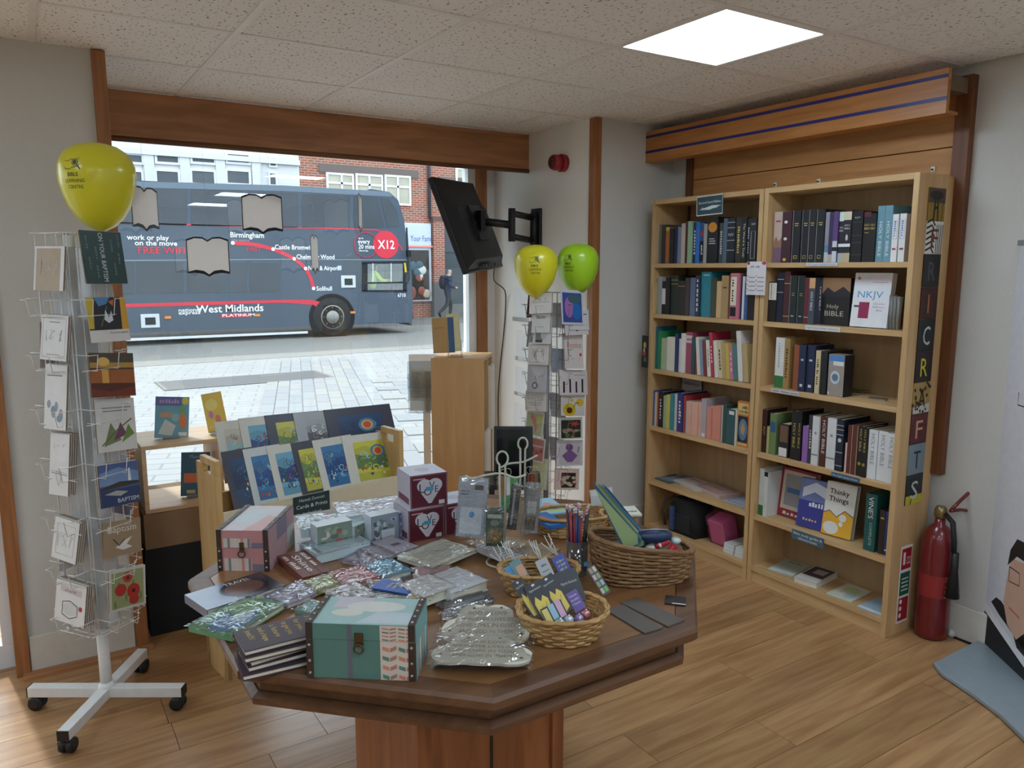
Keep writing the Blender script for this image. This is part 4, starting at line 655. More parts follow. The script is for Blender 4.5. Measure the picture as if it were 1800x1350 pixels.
shelf_tag(Z3, 432, 708, 1216, 1252, 1, (214, 212, 208), (120, 120, 124), ['NEW KING JAMES VERSION'], 'white label strip on the second shelf edge')
shelf_tag(Z4, 205, 428, 548, 575, 2, (200, 204, 210), (70, 76, 96), ['FOREIGN LANGUAGE BIBLES'], 'grey label strip on the third shelf edge')
shelf_tag(Z4, 683, 905, 1203, 1240, 3, (54, 92, 124), (210, 220, 228), ['New English Standard Version'], 'blue label strip on the fourth shelf edge')
shelf_tag(Z5, 356, 575, 560, 625, 4, (70, 98, 116), (226, 232, 234), ['Bible study guides &', 'reference books'], 'blue Bible study guides label on the fifth shelf edge')
# dark picture card on the outer side of the left bookcase
cd_ = slab('picture_card', 'dark picture card standing out from the left bookcase side', 'card', fo((3.125, 3.449, 1.044), (0, -1, 0)), .05, .19, .003, (34, 34, 36), [('e', .5, .7, .25, .1, (190, 170, 70)), ('e', .4, .45, .3, .1, (170, 70, 60)), ('e', .6, .25, .25, .08, (80, 110, 90)), ('r', .3, .5, .5, .6, (210, 210, 206))], False)
# AFRICRAFTS panel on the end of the right bookcase
ap = thing('letter_panel', 'tall panel of painted letter tiles on the bookcase end', 'sign', fo((3.20, 1.8245, .60), (1, 0, 0)))
PC = [(150, 120, 40), (226, 222, 214), (34, 34, 36), (66, 34, 30), (30, 32, 34), (40, 28, 32), (170, 140, 80), (92, 40, 40), (120, 136, 146), (34, 38, 42)]
LT = [('A', (30, 26, 24)), ('F', (110, 50, 40)), ('R', (80, 82, 84)), ('I', (176, 110, 70)), ('C', (200, 204, 200)), ('R', (206, 196, 50)), ('A', (50, 36, 34)), ('F', (206, 150, 130)), ('T', (26, 26, 28)), ('S', (190, 194, 196))]
ph = 1.36/10; BW = .125
for q in range(10):
    X = T(0, 1.36-(q+1)*ph, 0); o = MB().box(0, 0, 0, BW, ph-.0015, .004).build('letter_tile', mat(PC[q], .55), ap, X); sh = []
    if q == 0: sh += [('r', 0, .55, 1, 1, (84, 64, 60)), ('e', .45, .78, .4, .14, (34, 30, 28)), ('l', [(.35, 0), (.4, .7)], .09, (26, 22, 20)), ('l', [(.6, 0), (.55, .7)], .09, (26, 22, 20)), ('l', [(.35, .35), (.6, .45)], .08, (26, 22, 20)), ('l', [(.82, .0), (.85, .5), (.95, .6)], .03, (40, 26, 20))]
    elif q == 1: sh += [('l', [(0, .1+.17*j), (.3, .2+.17*j), (.5, .02+.17*j)], .07, (24, 22, 22)) for j in range(6)]+[('l', [(.62+.1*j, 0), (.6+.12*j, .9)], .04, (24, 22, 22)) for j in range(4)]
    elif q == 6: sh += [('e', random.random(), random.random(), .06, .06, (50, 36, 26)) for j in range(26)]+[('p', [(0, 0), (1, 0), (1, .3), (0, .2)], (200, 196, 186))]+[('e', random.random(), random.random()*.25, .05, .05, (50, 40, 36)) for j in range(8)]
    elif q == 8: sh += [('r', .1*j, 0, .1*j+.02, 1, (150, 164, 172)) for j in range(10)]
    elif q == 9: sh += [('r', 0, 0, 1, .3, (190, 176, 50)), ('l', [(.3, 0), (.45, .4), (.7, .3)], .05, (30, 26, 24))]
    elif q in (3, 5, 7): sh += [('r', 0, .3*j, 1, .3*j+.02, (50, 26, 26)) for j in range(3)]
    if q: sh.append(('t', LT[q][0], .3 if q != 3 else .42, .18, .62, LT[q][1], 0, .42 if q != 3 else 0))
    decal('painting', BW, ph-.0015, sh, o, T(0, 0, .004))
# ---- fire extinguisher, its sign, roll-up banner ----
fs = slab('safety_sign', 'red and green fire extinguisher sign at the foot of the bookcase end', 'sign', fo((3.205, 1.8245, .05), (1, 0, 0)), .085, .36, .003, (222, 220, 216), [('r', .06, .70, .94, .97, (170, 34, 44)), ('r', .06, .36, .94, .66, (34, 96, 74)), ('r', .06, .03, .94, .33, (160, 40, 46)), ('r', .2, .76, .4, .92, WT), ('t', 'CO2', .52, .76, .1, WT, 0, .36)]+[('r', .2, .42+.05*j, .8, .435+.05*j, WT) for j in range(4)]+[('e', .25, .1+.09*j, .12, .03, WT) for j in range(3)], False)
ex_ = thing('fire_extinguisher', 'red carbon dioxide fire extinguisher with a black horn by the bookcase', 'fire extinguisher', T(3.335, 1.735, 0))
FR = mat((112, 22, 26), .3, 0, .05, 20, 0, .4)
MB().lathe([(.055, 0), (.066, .008), (.068, .03), (.068, .43), (.06, .475), (.04, .505), (.022, .52), (.02, .55)], 24).build('cylinder', FR, ex_); MB().lathe([(.02, .55), (.026, .555), (.026, .585), (.018, .6)], 14).build('valve', mat((150, 130, 90), .3, .8), ex_)
MB().lathe([(.0688, .20), (.0688, .30)], 24, None, (0, 0, 0), None, False).build('label_band', mat((150, 40, 40), .5), ex_)
EX = fo((-.05, -.075, .15), (1, 0, 0))
MB().tube([(-.01, -.05, .60), (.03, -.055, .625), (.10, -.06, .66), (.13, -.06, .662)], .008, 6).build('lever', FR, ex_); MB().tube([(-.02, -.05, .595), (.05, -.055, .59), (.12, -.06, .575), (.155, -.06, .55)], .008, 6).build('carry_handle', FR, ex_)
MB().tube([(0, -.02, .57), (-.03, -.07, .55), (-.035, -.085, .47), (-.03, -.085, .42)], .011, 8).build('hose', mat((24, 24, 26), .6), ex_); MB().lathe([(.014, .2), (.016, .12), (.03, .0)], 14, mat((20, 20, 22), .5), (-.025, -.09, .22)).build('horn', None, ex_)
decal('instructions', .1, .12, [('t', 'CO2', .0, .7, .2, (200, 160, 150), 0, .4), ('r', .0, .1, 1, .14, (200, 150, 110)), ('r', .0, .5, .9, .54, (200, 150, 110)), ('t', 'POWER', .0, .25, .15, (206, 170, 160), 0, .6)], ex_, fo((-.05, -.0705, .20), (1, 0, 0)))
MB().sphere((.06, -.06, .018), .018, mat((200, 198, 192), .6)).build('seal_tag', None, ex_)
def onpl_(px, py, a): f = V((_F.x, _F.y, 0)); d = _ray(px, py); return _C+d*((a-_C).dot(f)/d.dot(f))
rb = thing('roll_up_banner', 'white roll-up banner with a portrait beside the right wall', 'banner', T(0, 0, 0))
dirb = (onz(1790, 1200, .0)-onz(1715, 1128, .0)).normalized(); a0 = onz(1709, 1119, 0); nb = V((dirb.y, -dirb.x, 0)); nb = nb if nb.dot(V((1, 1, 0))) < 0 else -nb
base = [onz(px, py, .02) for px, py in ((1722, 1124), (1641, 1165), (1655, 1182), (1705, 1215), (1758, 1255), (1800, 1296))]; base += [base[-1]+dirb*.35, a0-nb*.02+dirb*.85]
MB().prism([(v.x, v.y) for v in base], .003, .022).build('base', mat((160, 172, 178), .4, .3), rb, None, .004)
bw = .85; bh = onpl_(1776, 432, a0).z-.022; XB_ = frame(a0+V((0, 0, .022)), dirb, V((0, 0, 1)))
MB().box(0, 0, -.0015, bw, bh, 0).build('banner_sheet', mat((222, 220, 226), .45), rb, XB_)
def mm_(c, pts): return ('p', [(x/bw, y/bh) for x, y in pts], c)
decal('banner_print', bw, bh, [mm_((30, 30, 34), [(0, 0), (bw, 0), (bw, .03), (.4, .05), (.22, .10), (.1, .135), (0, .165)]), mm_((234, 234, 238), [(0, .165), (.1, .135), (.22, .10), (.4, .05), (bw, .03), (bw, .05), (.4, .085), (.22, .135), (.1, .175), (0, .20)]),
 mm_((28, 28, 32), [(0.125, .20), (0.160, .235), (0.200, .235), (0.240, .22), (0.340, .10), (0.540, .07), (0.540, .2), (0.460, .3), (0.240, .16), (0.200, .17)]), mm_((212, 172, 150), [(0.215, .24), (0.225, .34), (0.240, .44), (0.400, .46), (0.460, .36), (0.420, .22), (0.330, .13), (0.260, .16)]), mm_((42, 32, 28), [(0.220, .40), (0.230, .47), (0.270, .53), (0.420, .54), (0.480, .44), (0.440, .38), (0.420, .46), (0.280, .46)]),
 ('l', [(0.235/bw, .40/bh), (0.310/bw, .40/bh), (0.315/bw, .35/bh), (0.240/bw, .34/bh), (0.235/bw, .40/bh)], .006, (40, 36, 36)), ('l', [(0.260/bw, .235/bh), (0.340/bw, .225/bh)], .01, (190, 110, 104)), ('t', 'f', .215, .895, .028, (40, 40, 44), 0, 0), ('l', [(.21, .655), (.21, .625), (.4, .625)], .006, (40, 40, 60))], rb, XB_)
MB().tube([tuple(a0+dirb*.42-nb*.03+V((0, 0, .02))), tuple(a0+dirb*.42-nb*.03+V((0, 0, .022+bh)))], .01, 8).build('support_pole', mat((120, 124, 128), .3, .8), rb); MB().box(0, bh, -.006, bw, bh+.02, .006).build('top_rail', mat((170, 174, 178), .3, .7), rb, XB_)
# ================= window bay, card spinners, balloons =================
def at(px, py, depth): return _C+_ray(px, py)*depth
def onpl(px, py, P0, N): d = _ray(px, py); return _C+d*((V(P0)-_C).dot(V(N))/d.dot(V(N)))
def quad(name, label, cat, bl, br, tl, P0, N, t, c, shapes=(), pages=False, group=None, rough=.4, spr=None, sp='l', prim=0):
    """flat thing standing on the plane P0,N, taken from its lower-left, lower-right and upper-left corners"""
    a, b, d = onpl(*bl, P0, N), onpl(*br, P0, N), onpl(*tl, P0, N); X = frame(a, b-a, d-a)
    if prim:      # keep the long edge, square the short one to it
        ey = (d-a).normalized(); ez = (b-a).cross(d-a).normalized(); ex = ey.cross(ez); w_ = max(.004, (b-a).dot(ex)); X = frame(a, ex, ey); b = a+ex*w_
    return slab(name, label, cat, X @ T(0, 0, -t), (b-a).length, (d-a).length, t, c, shapes, pages, group, sp, rough, spr)
def tree(c): return [('l', [(.5, .2), (.5, .5)], .06, c)]+[('l', [(.5, .45), (.5+.3*math.cos(a), .6+.25*math.sin(a))], .03, c) for a in (0, .6, 1.2, 1.9, 2.5, 3.1)]+[('e', .5+.26*math.cos(a), .62+.2*math.sin(a), .06, .05, c) for a in (0, .5, 1, 1.6, 2.1, 2.6, 3.1)]
def sketch(c, n=5, y0=.25, y1=.75): 
    r = random.Random(n*7+c[0]); return [('l', [(.5+.3*math.cos(k*1.3+r.random()), y0+(y1-y0)*r.random()) for _ in range(4)], .012, c) for k in range(n)]
def frame_(c, m=.07, w=.02): return [('l', [(m, m), (1-m, m), (1-m, 1-m), (m, 1-m), (m, m)], w, c)]
def flowers(cols, n=10, y0=.1, y1=.9): 
    r = random.Random(n+cols[0][0]); return [('e', .15+.7*r.random(), y0+(y1-y0)*r.random(), .05+.07*r.random(), .04+.06*r.random(), r.choice(cols)) for _ in range(n)]
GY_ = (130, 130, 134)
# ---- spinner one, white, on castors ----
SPW = mat((226, 224, 220), .4); c1 = V((.166, 3.067, 0)); s1 = thing('card_spinner', 'white card spinner on castors in front of the left pier', 'card spinner', T(*c1))
for k, a in enumerate((-.567, 1.004, 2.575, 4.146)):
    d = V((math.cos(a), math.sin(a), 0)); o = MB().box(.0, -.02, .055, .285, .02, .092, None, M4.Rotation(a, 4, 'Z')).build('leg', SPW, s1, None, .002); MB().box(.285, -.0195, .0555, .289, .0195, .0915, None, M4.Rotation(a, 4, 'Z')).build('end_cap', mat((24, 24, 26), .5), o)
    cs = MB(); p = d*.262; nrm = V((-d.y, d.x, 0))
    for s_ in (-1, 1): cs.lathe([(.006, -.009), (.025, -.009), (.027, 0), (.025, .009), (.006, .009)], 14, None, (0, 0, 0), M4.Translation(p+nrm*.013*s_+V((0, 0, .027))) @ frame((0, 0, 0), (0, 0, 1), d))
    cs.tube([p+V((0, 0, .03)), p+V((0, 0, .056))], .009, 8); cs.box(-.014, -.024, .030, .02, .024, .046, None, M4.Translation(p) @ M4.Rotation(a, 4, 'Z'))
    cs.build('castor', mat((30, 31, 33), .5), o)
MB().lathe([(.02, .06), (.02, .34), (.016, .34), (.016, 1.74)], 14).build('pole', SPW, s1); MB().lathe([(.022, .05), (.03, .092), (.022, .11)], 14).build('hub', SPW, s1)
A1 = math.radians(35); n1 = V((math.sin(A1), -math.cos(A1), 0)); n2 = V((-math.cos(A1), -math.sin(A1), 0)); NN = (n1, n2, -n1, -n2)
def wire(par, c, n, dist, w_, z, m, r=.0016, hh=.055):
    """front wire of one pocket: a bent U with two uprights back to the rack"""
    s = V((-n.y, n.x, 0)); mb = MB(); f = lambda a, d, h: n*d+s*a+V((0, 0, h))
    for sg in (-1, 1): mb.tube([f(sg*w_*.5, dist-.05, z+hh), f(sg*w_*.5, dist+.022, z+hh), f(sg*w_*.28, dist+.026, z+hh), f(sg*w_*.28, dist+.016, z), f(sg*w_*.28, dist-.05, z)], r, 5, m)
    mb.tube([f(-w_*.5, dist-.012, z), f(w_*.5, dist-.012, z)], r, 5, m); return mb.build('pocket_wire', None, par)
def spinner_rack(par, zs, dist, w_, m, z0, z1, NN=NN, r=.0016):
    for n in NN:
        s = V((-n.y, n.x, 0)); mb = MB()
        for a in (-.5, -.17, .17, .5): mb.tube([n*(dist-.05)+s*w_*a+V((0, 0, z0)), n*(dist-.05)+s*w_*a+V((0, 0, z1))], r*1.2, 5)
        for z in (z0, z1): mb.tube([n*(dist-.05)-s*w_*.62+V((0, 0, z)), n*(dist-.05)+s*w_*.62+V((0, 0, z))], r*1.5, 5)
        for z in (z0, (z0+z1)/2, z1): mb.tube([V((0, 0, z)), n*(dist-.05)+V((0, 0, z))], r*1.5, 5)
        mb.build('rack_side', m, par)
        for z in zs: wire(par, None, n, dist, w_, z, m, r)
zs1 = [.345, .53, .72, .91, 1.10, 1.285, 1.47]
spinner_rack(s1, zs1, .118, .15, SPW, .335, 1.745)
MB().box(-.045, -.045, .34, .045, .045, 1.70, None, M4.Rotation(A1, 4, 'Z')).build('core_panel', glassy((240, 240, 240), .04, .2, .35), s1)
def lay(n, lean, c, dist): return c+n*dist+V((0, 0, .9)), (n+V((0, 0, lean))).normalized()
def card(lab, bl, br, tl, c, n, dist, col, shapes, stack=0, sg=None, grp='cards in the white spinner', t=.0016, cc=(222, 216, 206)):
    P0, N = c+n*dist+V((0, 0, onpl(*bl, c+n*dist, n).z)), (n+V((0, 0, .13))).normalized()
    o = quad('greeting_card', lab, 'card', bl, br, tl, P0, N, t, col, shapes, False, grp)
    for k in range(stack):
        q = o.copy(); C.objects.link(q); q.data = q.data.copy(); q.data.materials.clear(); q.data.materials.append(mat(cc if k % 2 else (150, 130, 110), .6)); q.matrix_world = M4.Translation(-N*(.0042*(k+1))+V((0, 0, .0012*((k*7) % 5)))) @ o.matrix_world
        sg = ' '.join(sg.split()[:9]); q['label'] = 'plain edge card stacked behind the '+sg; q['group'] = 'cards behind the '+sg
    return o
TN = (176, 156, 130); PW_ = (224, 220, 216)
for e in (
 ('taupe card with white hands at the top left', (59, 510), (111, 511.6), (66, 433), n2, TN, [('r', 0, 0, .06, 1, PW_), ('r', .88, 0, 1, 1, PW_), ('r', 0, .95, 1, 1, PW_)]+sketch((206, 196, 184), 8, .35, .75), 1, 'taupe card'),
 ('white card with a fine grey border in the second left pocket', (70, 631), (116, 636), (81.5, 554), n2, PW_, frame_((170, 170, 176))+sketch(GY_, 5, .4, .7)+[('r', .3, .84, .7, .86, GY_), ('r', .25, .12, .75, .135, GY_)], 3, 'bordered white card'),
 ('white card with small blue flowers in the third left pocket', (77, 753), (115, 757), (90, 641), n2, PW_, [('r', .1, .82, .8, .84, GY_)]+flowers([(120, 140, 160), (150, 150, 160)], 6, .15, .5), 2, 'blue flower card'),
 ('white card with a drawn heart in the fourth left pocket', (86, 868), (119, 873), (78, 760), n2, PW_, [('l', [(.5, .15), (.35, .32), (.4, .4), (.5, .35), (.6, .4), (.65, .32), (.5, .15)], .02, GY_), ('l', [(.1, .36), (.95, .33)], .02, (60, 60, 64)), ('l', [(.1, .39), (.95, .36)], .012, (60, 60, 64))]+sketch(GY_, 3, .7, .85), 7, 'heart card'),
 ('white card with a framed sketch in the fifth left pocket', (90, 978), (132, 993), (90, 905), n2, PW_, frame_((170, 170, 170), .14)+sketch(GY_, 4, .3, .7), 7, 'framed sketch card'),
 ('white thank you card at the bottom left', (95, 1088), (147, 1105), (93, 1015), n2, PW_, [('p', [(.15, .75), (.85, .7), (.85, .85), (.15, .9)], (206, 190, 190)), ('t', 'thank', .3, .76, .07, (70, 60, 60), 0, .4), ('e', .5, .35, .25, .15, (210, 206, 204)), ('l', [(.25, .2), (.5, .12), (.75, .22), (.75, .45)], .02, (70, 60, 60)), ('l', [(.25, .2), (.25, .5), (.5, .55), (.75, .45)], .02, (70, 60, 60)), ('e', .85, .42, .06, .06, (170, 50, 60))], 9, 'thank you card'),
 ('dark green ON YOUR BAPTISM card', (154, 498.5), (225, 498.5), (154.5, 406.5), n1, (34, 62, 58), [('t', 'ON YOUR BAPTISM', .42, .97, .1, (220, 224, 216), -math.pi/2, .93)]+[('t', w_, x, y, .035, (90, 130, 120), -math.pi/2, .25) for w_, x, y in (('grace', .1, .9), ('faith', .12, .5), ('blessing', .7, .85), ('water', .72, .4), ('joy', .85, .6), ('peace', .3, .7), ('hope', .28, .35), ('welcome', .88, .95))], 2, 'dark green baptism card'),
 ('stained glass lily card', (161, 603), (230, 598), (152.6, 523), n1, (222, 216, 210), [('r', 0, .27, 1, 1, (40, 34, 40)), ('p', [(0, .3), (.12, .3), (.2, 1), (0, 1)], (206, 176, 50)), ('p', [(.82, .27), (1, .27), (1, 1), (.86, 1)], (214, 160, 50)), ('p', [(.2, 1), (.3, .8), (.5, .85), (.6, 1)], (80, 130, 180)), ('l', [(.3, .35), (.42, .6), (.5, .8)], .03, (70, 120, 60)), ('p', [(.4, .5), (.45, .72), (.52, .55), (.6, .7), (.62, .48), (.5, .42)], (214, 218, 226)), ('p', [(.55, .9), (.7, .95), (.66, .8)], (200, 110, 60)), ('t', 'As you are baptised', .5, .18, .05, (80, 74, 70), 0, .46)], 0, ''),
 ('orange sunset seascape card', (162, 699), (239, 695), (157, 620), n1, (150, 90, 50), [('r', 0, .75, 1, 1, (84, 74, 60)), ('r', 0, .66, 1, .78, (180, 140, 70)), ('e', .3, .8, .14, .1, (226, 180, 100)), ('r', 0, .62, 1, .66, (80, 56, 40)), ('r', 0, .3, 1, .62, (160, 96, 50)), ('r', .25, .3, .4, .62, (216, 160, 80)), ('r', 0, .0, 1, .3, (120, 58, 40)), ('p', [(0, .2), (.4, .12), (1, .22), (1, .3), (0, .32)], (90, 46, 36))], 1, 'sunset card'),
 ('pale card with green leaves and purple fish shapes', (173.6, 797), (242, 787.6), (159, 704), n1, (214, 210, 204), [('p', [(.15, .1), (.35, .55), (.6, .2)], (120, 130, 90)), ('p', [(.4, .2), (.6, .55), (.75, .3)], (120, 70, 100)), ('p', [(.6, .15), (.8, .5), (.95, .3)], (110, 140, 70)), ('l', [(.1, .12), (.5, .4), (.9, .6)], .03, (90, 110, 60)), ('r', .15, .82, .9, .84, GY_), ('r', .15, .76, .8, .78, GY_)], 1, 'leaf card'),
 ('blue lighthouse card lettered BAPTISM', (178.5, 895), (247, 880.5), (173.6, 819), n1, (74, 98, 140), [('r', 0, .5, 1, 1, (120, 146, 186)), ('p', [(0, .8), (.5, .9), (1, .75), (1, 1), (0, 1)], (80, 100, 146)), ('p', [(0, .45), (.5, .56), (1, .52), (1, .46), (0, .4)], (66, 62, 56)), ('p', [(.72, .55), (.74, .85), (.78, .85), (.8, .55)], (226, 226, 222)), ('r', 0, 0, 1, .4, (54, 70, 106)), ('p', [(.1, .3), (.4, .36), (.7, .3), (.5, .22)], (170, 170, 160)), ('t', 'BAPTISM', .42, .07, .1, (226, 226, 230), 0, .54)], 3, 'lighthouse card'),
 ('kraft brown Baptism card with a white dove', (183, 983), (249, 968.5), (190.7, 919.6), n1, (158, 134, 106), [('t', 'Baptism', .12, .68, .2, (226, 220, 210), .0, .75), ('p', [(.3, .25), (.5, .4), (.75, .5), (.6, .3), (.75, .2), (.5, .15)], (226, 222, 214)), ('l', [(.25, .5), (.4, .3), (.55, .45)], .03, (70, 60, 50))], 1, 'dove card'),
 ('red poppies card at the bottom right', (193, 1078.5), (256.7, 1061), (198, 1005), n1, (204, 200, 190), [('r', .06, .06, .94, .94, (150, 156, 110))]+[('e', .15+.1*k, .15+(k*37 % 50)/80, .03, .1, (110, 124, 70)) for k in range(8)]+[('e', .5, .78, .13, .13, (190, 60, 54)), ('e', .3, .5, .16, .15, (180, 52, 46)), ('e', .65, .42, .18, .18, (176, 50, 46)), ('e', .66, .2, .14, .12, (170, 50, 46)), ('e', .5, .76, .04, .04, (60, 30, 30)), ('e', .65, .42, .05, .05, (60, 30, 30))], 2, 'poppies card')):
    card(e[0]+' of the white spinner', e[1], e[2], e[3], c1, e[4], .118, e[5], e[6], e[7], e[8])
for k, (z, n) in enumerate(((1.46, -n2), (1.10, -n2), (.92, -n2), (.72, -n2), (.36, -n2), (1.28, -n1), (.54, -n1))):
    s = V((-n.y, n.x, 0)); slab('greeting_card', '%s pale card in the far side pockets of the white spinner' % ('topmost right', 'second right', 'third right', 'fourth right', 'lowest right', 'upper rear', 'lower rear')[k], 'card', frame(c1+n*.112-s*.065+V((0, 0, z+.003)), s, V((0, 0, 1))-n*.12), .13, .165, .002, [(206, 200, 196), (176, 160, 150), (210, 206, 210), (120, 110, 130)][k % 4], [('r', .1, .1, .9, .9, (214, 212, 210)), ('r', .3, .5, .7, .54, GY_)], False, 'cards in the white spinner')
# ---- balloons ----
def balloon(lab, c, R, col, az, logo=True, hh=1.18):
    t = thing('balloon', lab, 'balloon', T(*c), 'printed balloons'); m = mat(col, .28, 0, .03, 4, 0, .2)
    prof = [(.03, -1.42), (.12, -1.39), (.36, -1.27), (.60, -1.04), (.79, -.74), (.91, -.42), (.975, -.12), (1.0, .15), (.985, .38), (.91, .6), (.77, .79), (.56, .93), (.30, 1.01), (.10, 1.035), (.01, 1.04)]
    MB().lathe([(r*R, z*R) for r, z in prof], 32, m).build('skin', None, t); MB().lathe([(.05*R, -1.52*R), (.09*R, -1.49*R), (.03*R, -1.41*R)], 10, m).build('knot', None, t)
    if not logo: return t
    DK = (34, 50, 44)
    sh = [('l', [(.22, .62), (.2, .8), (.34, .79), (.42, .84)], .014, DK), ('l', [(.22, .62), (.36, .6), (.46, .64), (.6, .66)], .014, DK), ('l', [(.42, .84), (.5, .8), (.62, .87), (.63, .68), (.6, .66)], .014, DK), ('e', .53, .76, .085, .085, DK), ('e', .53, .76, .065, .065, col), ('e', .53, .76, .05, .055, (34, 70, 90)), ('l', [(.58, .70), (.66, .60)], .03, DK), ('t', 'BIBLE', .3, .44, .09, DK, 0, .3, 1), ('t', 'LEARNING', .2, .30, .085, DK, 0, .55), ('t', 'CENTRE', .26, .16, .085, DK, 0, .44)]
    o = decal('logo_print', 1, 1, sh, t, None, .0)
    for v in o.data.vertices:
        u, w_ = (v.co.x-.43)*R*1.05, (v.co.y-.42)*R*1.15; zz_ = w_/R; 
        rr = next(prof[i][0]+(prof[i+1][0]-prof[i][0])*((zz_-prof[i][1])/(prof[i+1][1]-prof[i][1])) for i in range(len(prof)-1) if prof[i][1] <= zz_ <= prof[i+1][1])*R*1.004
        a = az+u/R; v.co = (math.cos(a)*rr, math.sin(a)*rr, w_)
    k = 0
    return t
b1 = onpl(172, 318, c1, V((.05, -1, 0))); R1 = .122
balloon('yellow printed balloon on top of the white card spinner', (b1.x, b1.y, b1.z), R1, (222, 214, 40), -math.pi/2-.75)
# ---- spinner two, grey wire, behind the table ----
c2 = V((2.40, 3.41, 0)); SG = mat((150, 154, 162), .35, .6); s2 = thing('card_spinner', 'grey wire card spinner between the table and the right pier', 'card spinner', T(*c2))
cc_ = V((-.574, -.819, 0)); rr_ = V((.819, -.574, 0)); A2 = math.radians(42); nL = cc_*math.cos(A2)-rr_*math.sin(A2); nR = cc_*math.sin(A2)+rr_*math.cos(A2)
MB().lathe([(.016, .03), (.016, 1.50)], 12).build('pole', SG, s2); MB().lathe([(.2, 0), (.2, .012), (.03, .03)], 24).build('base_plate', mat((60, 62, 66), .5), s2)
zs2 = [.36, .49, .62, .75, .88, 1.01, 1.14, 1.27, 1.38]
spinner_rack(s2, zs2, .105, .13, SG, .34, 1.50, (nL, nR, -nL, -nR), .0013)
G2 = 'cards in the grey spinner'
def fl_(bg, cols, n): return [('r', .08, .08, .92, .92, bg)]+flowers(cols, n)
